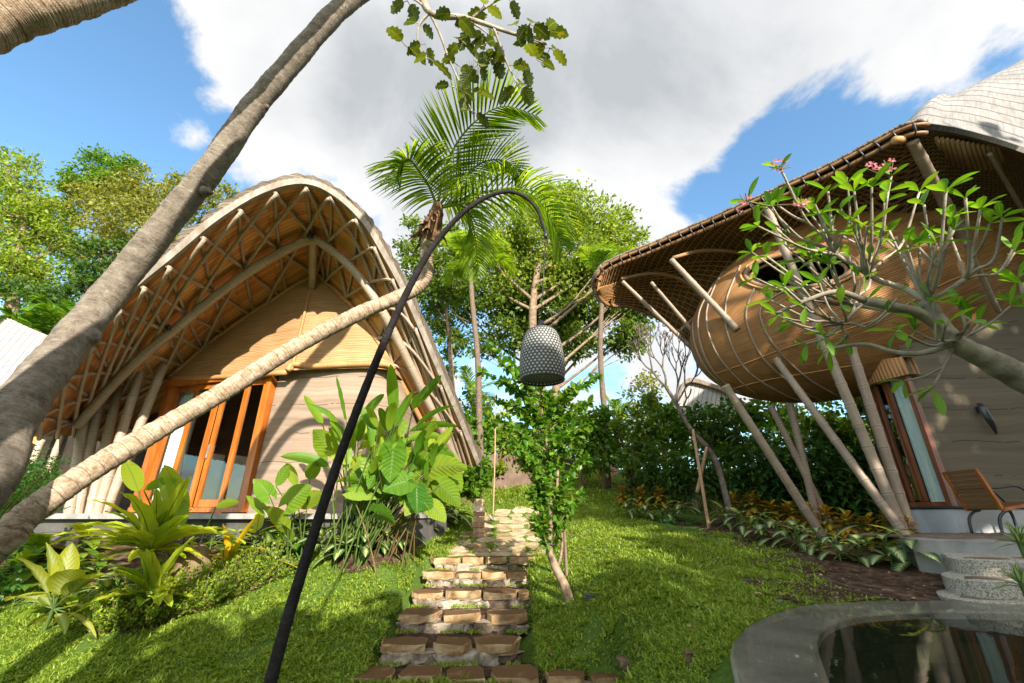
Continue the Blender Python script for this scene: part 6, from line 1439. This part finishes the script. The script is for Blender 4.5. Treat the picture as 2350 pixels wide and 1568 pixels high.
# ================================================================ big leaved clump left of the steps
def cp(x, y): return 626.7 + x / 3.08, 822.5 + y / 3.08
def clump():
    D = 7.5
    root = thing('heliconia_clump', 'tall heliconia clump with upright paddle leaves in front of the earth wall', 'plant', (-2.6, 8.5, -1.0)); lf = M(); st = M()
    H = [((350, 470), (220, 275)), ((460, 450), (295, 270)), ((520, 450), (485, 130)), ((600, 480), (745, 225)), ((860, 430), (850, 40)), ((860, 490), (975, 240)), ((990, 350), (1185, 135)), ((1010, 490), (1240, 290)),
         ((960, 520), (1285, 425)), ((570, 660), (590, 440)), ((400, 770), (95, 640)), ((830, 490), (820, 345)), ((950, 570), (1180, 500)), ((600, 650), (870, 490)), ((740, 490), (690, 330)), ((980, 660), (1310, 610)), ((1130, 640), (1245, 470)),
         ((990, 360), (1030, 260)), ((640, 600), (700, 420)), ((700, 640), (640, 520)), ((900, 560), (930, 430)), ((780, 600), (760, 440)), ((480, 600), (420, 480)), ((1060, 560), (1150, 420)), ((820, 640), (990, 520))]
    base = np.array([-2.8, 8.7])
    rg2 = np.random.default_rng(4)
    for k in range(44):
        a = (rg2.uniform(470, 1180), rg2.uniform(470, 900)); an = rg2.normal(-1.45, .45) + (a[0] - 820) * .0012; l_ = rg2.uniform(130, 240); H.append((a, (a[0] + l_ * math.cos(an), a[1] + l_ * math.sin(an))))
    for k, (a, b) in enumerate(H):
        dd = D + rng.uniform(-.55, .2); pa = atD(*cp(*a), dd); pb = atD(*cp(*b), dd + rng.uniform(-.2, .2)); d = pb - pa; L = np.linalg.norm(d)
        view = nrm(pa); side = nrm(np.cross(d, view)); ang = rng.uniform(-.9, .9); side = nrm(side * math.cos(ang) + view * math.sin(ang))
        blade(lf, pa, nrm(d) + [0, 0, .14], L * 1.06, min(.30, max(.15, L * .23)), 'paddle', rg2.uniform(.15, .9), 12, .3, .03, side, 5, rg2.uniform(-.5, .5))
        bx = base + rng.normal(0, .22, 2) + (pa[:2] - base) * .12; stalk(st, [bx[0], bx[1], float(gz(*bx)) - .05], pa, .017, .009, .25, 10)
    lf.build('foliage', K['heli'], root); st.build('stalks', K['stalk'], root)
    root = thing('elephant_ear', 'elephant ear plant with broad heart leaves in the middle of the clump', 'plant', (-2.4, 8.3, -1.0)); lf = M(); st = M()
    A = [((395, 660), (335, 490), .40), ((805, 880), (650, 700), .46), ((850, 640), (830, 840), .5), ((1095, 800), (1330, 680), .44), ((950, 870), (830, 880), .42), ((1080, 960), (1265, 960), .42), ((620, 830), (560, 930), .36), ((980, 960), (1150, 1010), .42), ((700, 960), (660, 1040), .3), ((1180, 900), (1340, 990), .4),
         ((1230, 800), (1330, 860), .36), ((1040, 860), (960, 960), .38), ((900, 980), (1010, 900), .36), ((560, 780), (630, 730), .4), ((760, 760), (690, 850), .36), ((1100, 1040), (1230, 1090), .32), ((880, 740), (930, 620), .36), ((1000, 760), (1060, 640), .4)]
    for k in range(9):
        a = (rg2.uniform(480, 1250), rg2.uniform(860, 1180)); an = rg2.uniform(-.6, 3.6); l_ = rg2.uniform(110, 190); A.append((a, (a[0] + l_ * math.cos(an), a[1] + abs(l_ * math.sin(an)) * .6), rg2.uniform(.28, .42)))
    base = np.array([-2.45, 8.65])
    for a, b, w_ in A:
        dd = 7.3 + rng.uniform(-.3, .3); pa = atD(*cp(*a), dd); pb = atD(*cp(*b), dd + rng.uniform(-.25, .1)); d = pb - pa; L = max(.44, np.linalg.norm(d) * 1.15)
        view = nrm(pa); side = nrm(np.cross(d, view)); ang = rng.uniform(-.6, .6); side = nrm(side * math.cos(ang) + view * math.sin(ang))
        blade(lf, pa, d, L, w_ * .98, 'heart', rg2.uniform(.3, 1.1), 12, rg2.uniform(.05, .3), .025, side, 7, rg2.uniform(-.4, .4))
        bx = base + rng.normal(0, .2, 2) + (pa[:2] - base) * .12; stalk(st, [bx[0], bx[1], float(gz(*bx)) - .05], pa, .016, .009, .35, 10)
    lf.build('foliage', K['alo'], root); st.build('stalks', K['stalk_br'], root)
    root = thing('elephant_ear', 'smaller elephant ear plant left of the black lantern pole', 'plant', (-3.8, 8.2, -1.0)); lf = M(); st = M()
    for a, b, w_ in (((100, 1030), (250, 880), .34), ((60, 1170), (-30, 1040), .34), ((170, 900), (120, 740), .2), ((260, 860), (290, 760), .2), ((180, 1060), (330, 930), .24), ((-30, 960), (-100, 860), .3), ((20, 900), (100, 750), .18), ((-70, 1060), (-140, 980), .28)):
        dd = 7.2 + rng.uniform(-.2, .2); pa = atD(*cp(*a), dd); pb = atD(*cp(*b), dd); d = pb - pa; view = nrm(pa); side = nrm(np.cross(d, view) + view * rng.uniform(-.5, .5))
        blade(lf, pa, d, max(.36, np.linalg.norm(d) * 1.1), w_ * 1.2, 'heart' if w_ > .25 else 'paddle', .4, 11, .15, .012, side, 7)
        bx = np.array([-3.75, 8.2]) + rng.normal(0, .1, 2); stalk(st, [bx[0], bx[1], float(gz(*bx)) - .05], pa, .013, .008, .3, 9)
    lf.build('foliage', K['alo'], root); st.build('stalks', K['stalk'], root)
    # lone broad leaves in front of the posts
    root = thing('young_banana', 'young banana plant with a few broad leaves in front of the sliding doors', 'plant', (-5.6, 7.9, -1.2)); lf = M(); st = M()
    for (u, v, u2, v2, w_) in ((372, 1075, 432, 1190, .30), (318, 1128, 298, 1060, .26), (330, 1125, 402, 1085, .16), (495, 1165, 545, 1140, .13), (428, 1180, 395, 1070, .24)):
        pa, pb = atD(u, v, 6.6), atD(u2, v2, 6.5); d = pb - pa; side = nrm(np.cross(d, nrm(pa))); blade(lf, pa, d, np.linalg.norm(d) * 1.1, w_ * .95, 'paddle', .35, 11, .2, .01, side, 5)
        bx = np.array([-5.5, 7.85]) + rng.normal(0, .1, 2); stalk(st, [bx[0], bx[1], float(gz(*bx))], pa, .018, .01, .2, 9)
    lf.build('foliage', K['heli'], root); st.build('stalks', K['stalk'], root)
clump()
def ordn(k): return ['first', 'second', 'third', 'fourth', 'fifth', 'sixth', 'seventh', 'eighth', 'ninth', 'tenth', 'eleventh', 'twelfth', 'thirteenth', 'fourteenth', 'fifteenth'][k]
def ginger(p, l):
    root = thing('ginger_plant', l, 'plant', p, 'dark gingers under the pod'); lf = M(); st = M()
    for k in range(10):
        a = k * 2.4 + rng.uniform(0, .5); b = p + [.12 * math.cos(a), .12 * math.sin(a), 0]; h = rng.uniform(1.0, 1.9); t_ = b + [.25 * math.cos(a), .25 * math.sin(a), h]; stalk(st, b - [0, 0, .05], t_, .011, .006, .3, 9)
        for j in range(10):
            f = .22 + .78 * j / 9; q = b + (t_ - b) * f; az = a + (1 if j % 2 else -1) * 1.1 + rng.normal(0, .3); blade(lf, q, [math.cos(az), math.sin(az), .55], rng.uniform(.4, .62), rng.uniform(.1, .15), 'lance', 1.3, 8, .3, 0, None, 3)
    lf.build('foliage', K['ginger'], root); st.build('stalks', K['stalk'], root); return root
def row(name, cat, px, mk, text, group, jit=.12):
    protos = [None] * 3
    for k, (u, v) in enumerate(px):
        p = atG(u, v) if mk is not ginger else atY(u, v, np.interp(u, [1480, 1560, 1690, 1850, 2000], [13.3, 13.0, 12.3, 10.9, 10.2]) + (.7 if k > 11 else 0)); p[2] = gz(p[0], p[1]); lab = text.format(ordn(k))
        if protos[k % 3] is None: protos[k % 3] = mk(p, lab)
        else: dup(protos[k % 3], p, rng.uniform(0, 6.28), rng.uniform(.85, 1.15), lab)
dl = [cp(*p) for p in ((60, 1330), (180, 1330), (330, 1400), (500, 1440), (650, 1400), (760, 1330), (880, 1330), (960, 1290), (1060, 1250), (1170, 1210), (1260, 1150))]
row('dieffenbachia', 'plant', dl, lambda p, l: rosette('dieffenbachia', l, 'plant', p, 15, .52, .2, K['dief'], (15, 75), .9, 'lance', .2, 0, None, 'dumb cane plants at the edge of the left bed', .28, petiole=.1), 'pale veined dumb cane below the big leaved clump, {} counted from the left', '')
# ---- lower left bed
def c5(x, y): return x / 3.0, 1096.7 + y / 3.0
def fern(name, label, ctr, D, tips, L0, loc_drop=.0, w_=.22):
    c = atD(*ctr, D); root = thing(name, label, 'fern', c); lf = M()
    for k, tp in enumerate(tips):
        pb = atD(*tp, D + rng.uniform(-.35, .3)); d = pb - c; L = np.linalg.norm(d)
        a = nrm(d) + np.array([0, 0, .45]); blade(lf, c + nrm(d) * .03, a, L * 1.3, w_ * rng.uniform(.85, 1.15), 'strap', 1.1, 18, .35, .06, None, 5)
    for k in range(26):
        a = k * 2.4; e = rng.uniform(.3, 1.35); blade(lf, c, [math.cos(a) * math.cos(e), math.sin(a) * math.cos(e), math.sin(e)], L0 * rng.uniform(.7, 1.1), w_, 'strap', .9, 14, .35, .045, None, 5)
    lf.build('fronds', K['fern'], root)
    s = M(); clump_leaves(s, c - [0, 0, .05], .09, 90, .06); s.build('root_ball', K['fibre'], root); return root
BP = atG(400, 1395); BD = (BP[1] - .1) / ray(400, 1395)[1]
fern('birds_nest_fern', 'large birds nest fern perched on the brown boulder', c5(1040, 520), BD, [c5(*p) for p in ((940, 140), (1085, 170), (1240, 80), (1180, 210), (720, 290), (560, 350), (470, 400), (860, 260), (1430, 330), (1560, 370), (1330, 310), (990, 260), (640, 300), (1500, 330), (1260, 250), (800, 180))], .7)
fern('birds_nest_fern', 'smaller birds nest fern at the foot of the boulder', c5(1030, 850), BD - .35, [c5(*p) for p in ((870, 660), (1000, 560), (1240, 490), (850, 600), (690, 830), (620, 880), (940, 650), (1110, 640), (760, 780))], .7, w_=.19)
def boulder():
    c = atG(400, 1395); c = c + [0, .1, 0]; root = None; m = M(); n = 26; k = 14
    th = np.linspace(0, 6.283, n, endpoint=False); ph = np.linspace(.02, math.pi - .02, k)
    S_ = np.stack([np.outer(np.sin(ph), np.cos(th)), np.outer(np.sin(ph), np.sin(th)), np.outer(np.cos(ph), np.ones(n))], -1)
    nz = 1 + .10 * np.sin(S_[..., 0] * 4 + 1) * np.sin(S_[..., 1] * 3) + .06 * np.sin(S_[..., 2] * 7 + S_[..., 0] * 5) + rng.normal(0, .015, S_.shape[:2])
    G_ = c + np.array([0, 0, .32]) + S_ * nz[..., None] * [.36, .33, .5]; grid(m, G_, closed=True)
    tag(m.build('boulder', K['rock']), 'smooth brown boulder carrying the large fern in the left bed', 'rock')
boulder()
c = atG(*c5(1530, 760)); c[2] += .3; root = thing('yellow_bromeliad', 'bromeliad with long yellow strap leaves right of the boulder', 'plant', c); lf = M()
for tp in ((1730, 290), (1640, 440), (1980, 545), (1350, 610), (1440, 640), (1540, 560), (1780, 440), (1560, 360), (1600, 480), (1480, 520), (1680, 560)):
    pb = atD(*c5(*tp), c[1] / ray(*c5(1530, 760))[1] + rng.uniform(-.2, .25)); d = pb - c; blade(lf, c, nrm(d) + [0, 0, .3], np.linalg.norm(d) * 1.3, .1, 'strap', .9, 12, .4, .01, None, 3)
lf.build('foliage', K['yellow'], root); s = M(); stalk(s, [c[0], c[1], float(gz(c[0], c[1])) - .03], c + [0, 0, .02], .03, .03); s.build('stem', K['stalk_br'], root)
b = atG(*c5(300, 1060)); root = thing('variegated_plant', 'yellowing dumb cane with a pale stem and big blotched leaves at the lower left', 'plant', b); lf = M(); st = M(); VD = b[1] / ray(*c5(300, 1060))[1]; top = atD(*c5(370, 900), VD)
stalk(st, b - [0, 0, .05], top, .028, .022)
for (x, y, w_) in ((160, 780, .26), (240, 600, .28), (300, 840, .2), (480, 640, .26), (700, 600, .2), (560, 890, .16), (370, 560, .26), (600, 660, .2), (440, 1000, .1), (230, 1030, .09), (620, 980, .08), (220, 860, .2), (470, 560, .2)):
    pb = atD(*c5(x, y), VD + rng.uniform(-.3, .2)); d = pb - top; q = top + d * .35; stalk(st, top, q, .012, .008); blade(lf, q, d + [0, 0, .1], np.linalg.norm(d) * 1.05, w_ * 1.35, 'lance', .8, 10, .15, .02, None, 5)
lf.build('foliage', leafmat('blotched_leaves', [(.1, .18, .02), (.22, .3, .03), (.4, .38, .03)], .45, .4, varieg=(.5, .54, .26)), root); st.build('stem', K['stalk'], root)
b = atG(*c5(80, 900)); rosette('taro_plant', 'dark leaved taro at the very left edge of the lower bed', 'plant', b, 6, .4, .2, K['alo'], (20, 70), .9, 'heart', .1, 0, hs=.12, petiole=.3)
b = atG(*c5(480, 830)); rosette('taro_plant', 'taro with rounded leaves under the bent palm trunk', 'plant', atG(*c5(440, 700)), 7, .3, .26, K['alo'], (20, 70), .8, 'heart', .1, 0, hs=.1, petiole=.3)
rosette('grass_lily', 'strappy green lily below the tilted doors', 'plant', atG(*c5(1560, 560)), 16, .5, .035, K['heli'], (35, 85), 1.0, 'strap', .3)
for k, (u, v, mm, L_, W_, pr) in enumerate(((30, 1330, 'alo', .42, .34, 'heart'), (150, 1345, 'dief', .42, .18, 'lance'), (215, 1330, 'heli', .5, .13, 'paddle'), (265, 1365, 'dief', .4, .17, 'lance'), (440, 1330, 'fern', .5, .15, 'strap'), (560, 1318, 'dief', .42, .18, 'lance'), (610, 1300, 'dief', .45, .19, 'lance'), (520, 1290, 'heli', .5, .14, 'paddle'), (650, 1285, 'alo', .36, .28, 'heart'), (60, 1290, 'alo', .55, .42, 'heart'), (180, 1275, 'fern', .65, .2, 'strap'), (480, 1268, 'dief', .55, .23, 'lance'), (580, 1262, 'fern', .6, .19, 'strap'), (120, 1420, 'fern', .5, .16, 'strap'), (230, 1405, 'dief', .45, .19, 'lance'))):
    rosette('foliage_plant', 'leafy foliage plant filling the left bed, {} from the left edge'.format(ordn(k)), 'plant', atG(u, v), 11, L_, W_, K[mm], (10, 75), .9, pr, .15, .01, None, 'foliage plants filling the left bed', .2, petiole=.18)
# low feathery bush along the bed
def lowbush():
    px = [(640, 1090), (740, 1080), (840, 1060), (940, 1050), (1040, 1030), (1140, 1000), (1240, 960), (1340, 940), (1440, 900), (1540, 860), (1640, 830), (1740, 780), (1840, 730), (1100, 920), (1300, 860), (1500, 800), (1700, 720), (900, 960)]
    for k, p in enumerate(px):
        b = atG(*c5(*p)); r = rng.uniform(.38, .52); root = thing('low_bush', 'low feathery bush edging the left bed, {} from the lower left'.format(['nearest'] + [] if False else (ordn(k) if k < 15 else ['sixteenth', 'seventeenth', 'eighteenth'][k - 15])), 'shrub', b, 'low bushes edging the left bed')
        f = M(); st = M()
        for j in range(40):
            a = rng.uniform(0, 6.28); e = rng.uniform(.5, 1.45); d = np.array([math.cos(a) * math.cos(e), math.sin(a) * math.cos(e), math.sin(e)]); L = r * rng.uniform(.8, 1.45)
            P = cr([b, b + d * L * .5, b + d * L + [0, 0, -.02]], 9); tube(st, P, .004, 4, False)
            n = 34; i = rng.integers(2, 9, n); dd = nrm(rdir(n) * .8 + d * .7)
            scatter(f, DIA, DIAF, frames(dd, rdir(n)), P[i] + rng.normal(0, .012, (n, 3)), rng.uniform(.024, .05, n), DIAUV)
        f.build('foliage', K['bush'], root); st.build('stem', K['stalk_br'], root)
lowbush()
def feathery():
    b = np.array([-7.2, 6.4, float(gz(-7.2, 6.4))]); root = thing('feathery_shrub', 'feathery dark green shrub between leaning trunk and bent palm at the left', 'shrub', b); f = M(); st = M()
    for k in range(46):
        u, v = rng.uniform(-60, 140), rng.uniform(1010, 1170); 
        if u + (v - 1010) * -.2 > 140: continue
        e = atD(u, v, 5.6 + rng.uniform(-.4, .4)); a = b + [0, 0, .9] + rng.normal(0, .15, 3); P = cr([a, (a + e) / 2 + [0, 0, .12], e], 18); tube(st, P, np.linspace(.008, .003, 18), 4, False); T_ = nrm(P[-1] - P[0]); s = nrm(np.cross(T_, [0, 0, 1]))
        for j in range(4, 18):
            for sg in (-1, 1):
                n = 8; q = P[j] + np.outer(np.linspace(.01, .13, n), nrm(s * sg + T_ * .5)); scatter(f, DIA, DIAF, frames(np.tile(T_ + s * sg * .3, (n, 1)) + rng.normal(0, .3, (n, 3)), np.tile([[0, 0, 1.]], (n, 1)) + rng.normal(0, .3, (n, 3))), q, rng.uniform(.026, .042, n), DIAUV)
    tube(st, [b - [0, 0, .1], b + [0, 0, .9]], .03, 6); f.build('foliage', K['feather'], root); st.build('stem', K['stalk_br'], root)
feathery()
# ================================================================ right bed
cro = [(1432, 1165), (1475, 1172), (1520, 1172), (1560, 1170), (1690, 1190), (1735, 1200), (1780, 1212), (1825, 1222), (1868, 1236), (1912, 1240), (1962, 1252), (2012, 1262), (2062, 1268), (2098, 1272)]
row('croton', 'plant', cro, lambda p, l: rosette('croton', l, 'plant', p, 40, .28, .12, K['croton'], (-25, 60), 1.0, 'obov', .2, .02, None, 'orange crotons of the right bed', .52), 'croton with orange and yellow leaves, {} along the right bed from the left', '')
dfr = [(1440, 1188), (1482, 1194), (1530, 1198), (1572, 1196), (1668, 1210), (1705, 1222), (1748, 1238), (1790, 1250), (1838, 1266), (1885, 1276), (1930, 1290), (1985, 1296), (2050, 1304), (2108, 1308)]
row('dieffenbachia', 'plant', dfr, lambda p, l: rosette('dieffenbachia', l, 'plant', p, 11, .46, .18, K['dief2'], (0, 70), 1.0, 'lance', .2, 0, None, 'variegated dumb canes of the right bed', .3, petiole=.12), 'dumb cane with cream veined leaves, {} along the right bed edge from the left', '')
gin = [(1480, 1150), (1535, 1152), (1590, 1155), (1640, 1150), (1690, 1160), (1735, 1165), (1780, 1170), (1820, 1178), (1862, 1182), (1905, 1188), (1950, 1195), (1992, 1200), (1770, 1140), (1840, 1145), (1910, 1150)]
row('ginger_plant', 'plant', gin, ginger, 'dark glossy ginger behind the crotons, {} from the left', '')
for k, (u, v, lab) in enumerate(((1452, 1120, 'purple leaved cordyline left of the bare frangipani'), (1500, 1105, 'purple leaved cordyline behind the left crotons'), (1640, 1060, 'purple cordyline beside the frangipani trunk'), (1585, 1090, 'dark purple cordyline between the bamboo stakes'), (1760, 1080, 'purple cordyline among the gingers under the pod'), (2020, 1130, 'purple cordyline by the foot of the long poles'))):
    p = atG(u, v + 40); rosette('cordyline', lab, 'plant', p, 26, .48, .07, K['cordy'] if k % 2 == 0 else K['ginger'], (5, 85), .9, 'lance', .3, 0, None, 'cordylines of the right bed', .85 if k != 2 else 1.1, mst='stalk_br')
rosette('red_bromeliad', 'magenta bromeliad at the foot of the frangipani trunk', 'plant', atG(1655, 1160), 22, .38, .045, K['magenta'], (10, 80), .7, 'strap', .3, hs=.35, mst='stalk_br')
for k, (u, v, lab) in enumerate(((1598, 1182, 'pale spiky grass tuft left of the long bamboo stake'), (1650, 1186, 'pale spiky grass tuft right of the long bamboo stake'))):
    rosette('spiky_grass', lab, 'plant', atG(u, v), 60, .6, .016, K['grassy'], (25, 88), .5, 'spear', .2, group='pale spiky tufts')
for k, (u, v) in enumerate(((1530, 1203), (1600, 1206), (1680, 1204))):
    b = atG(u, v); root = thing('ground_fern', ['small low fern at the left corner of the right bed', 'small low fern in front of the spiky grass', 'small low fern beside the stake foot'][k], 'fern', b, 'small ferns of the right bed'); f = M()
    clump_leaves(f, b + [0, 0, .06], [.22, .16, .08], 500, .04); f.build('foliage', K['feather'], root)
for k, (u, v, D, lab) in enumerate(((2345, 1255, 3.3, 'white striped spider plant at the right edge above the pebble steps'), (2352, 1355, 3.1, 'white striped spider plant at the right edge beside the pond'))):
    rosette('spider_plant', lab, 'plant', atD(u, v, D), 22, .22, .03, K['spider'], (0, 85), .8, 'strap', .3, hs=0, group='striped plants at the right edge')
p = atD(2352, 1300, 3.2); root = thing('plant_pot', 'grey stone planter at the right edge holding the striped plants', 'planter', (p[0] + .12, p[1], -.86))
th = np.linspace(0, 6.283, 25); g = np.stack([np.c_[p[0] + .14 + r * np.cos(th), p[1] + r * np.sin(th), np.full(25, z)] for r, z in ((.10, -.86), (.14, -.6), (.13, p[2] - .02), (.11, p[2] - .02), (.10, p[2] - .06), (.0, p[2] - .06))]); grid(M(), g).build('pot', K['conc'], root)
# flat stones and fallen leaves on the lawn
for k, (u, v, w_, lab) in enumerate(((1360, 1372, .22, 'dark hole edged with soil beside the sapling foot'), (1440, 1520, .2, 'tan rock half buried in the lawn'), (1585, 1510, .1, 'small brown stone lying in the grass'))):
    b = atG(u, v); m = M(); stone(m, b[0], b[1], b[2] - .05, b[2] + .05, w_, w_ * .8, .03); tag(m.build('stone', K['rock'] if k else K['conc_dk'], smooth=False), ['dark flat stone beside the sapling foot', lab, lab][k] if k else 'dark flat stone beside the sapling foot', 'stone')
n = 150; x = rng.uniform(-5, 6.5, n); y = rng.uniform(4.6, 9.5, n); k = ~((np.abs(x + .7) < 1.1)); x, y = x[k], y[k]
o = scatter(M(), LEAF, LEAFF, frames(np.c_[rng.normal(size=(len(x), 2)), rng.normal(0, .15, len(x))], np.tile([[0, 0, 1.]], (len(x), 1)) + rng.normal(0, .2, (len(x), 3))), np.c_[x, y, gz(x, y) + .03], rng.uniform(.04, .1, len(x)), LEAFUV).build('fallen_leaves', mat('dry_leaves', [(.12, .06, .025), (.28, .17, .08), (.4, .3, .17)], 5, .8, .2, .3, island=.7))
struct(o, 'stuff', 'dry brown leaves scattered over lawn and soil', 'leaf litter')
# ================================================================ unseen trees added behind the viewer, shaped to shade foreground and pod villa
def backtree(label, x, y, z, lob, n=5200):
    g0 = np.array([x, y, float(gz(x, y))]); L = [(np.array([x + a, y + b, c]), r) for a, b, c, r in lob]
    tree('added_shade_tree', label, g0, [np.array([x, y, z * .5]), np.array([x + .2, y, z])], L, n, .52, K['tree_d'], K['bark5'], 'added trees behind the viewer', .3, 16, T=LEAF, TF=LEAFF, uv=LEAFUV)
def row_lobes(x0, x1, step, top, r):
    return [(x, rng.uniform(-.5, .5), float(np.interp(x, top[0], top[1])) - r + rng.uniform(-.2, .2) - k * 1.9 * r, r) for x in np.arange(x0, x1, step) for k in (0, 1)]
BACK = [('tree behind the viewer that shades the near lawn and the lowest steps', 4.0, -5.0, 3.4, row_lobes(-4.2, 4.4, 1.4, ([-4.6, -3.6, -1.9, .2, 2.1, 3.3, 4.3], [3.2, 4.4, 4.7, 4.5, 5.05, 5.6, 5.95]), 1.05), 5200),
        ('tall tree behind the viewer that shades the pond, terrace and pod villa', 13.0, -5.0, 8.0, row_lobes(-2.6, 9, 2.1, ([-3, 8], [11.4, 12.0]), 1.9) + row_lobes(-1.6, 9, 2.1, ([-3, 8], [9.6, 9.6]), 1.9) + row_lobes(-3.0, 9, 2.6, ([-3, 8], [5.6, 5.6]), 1.9), 14000)]
for a in BACK: backtree(*a)
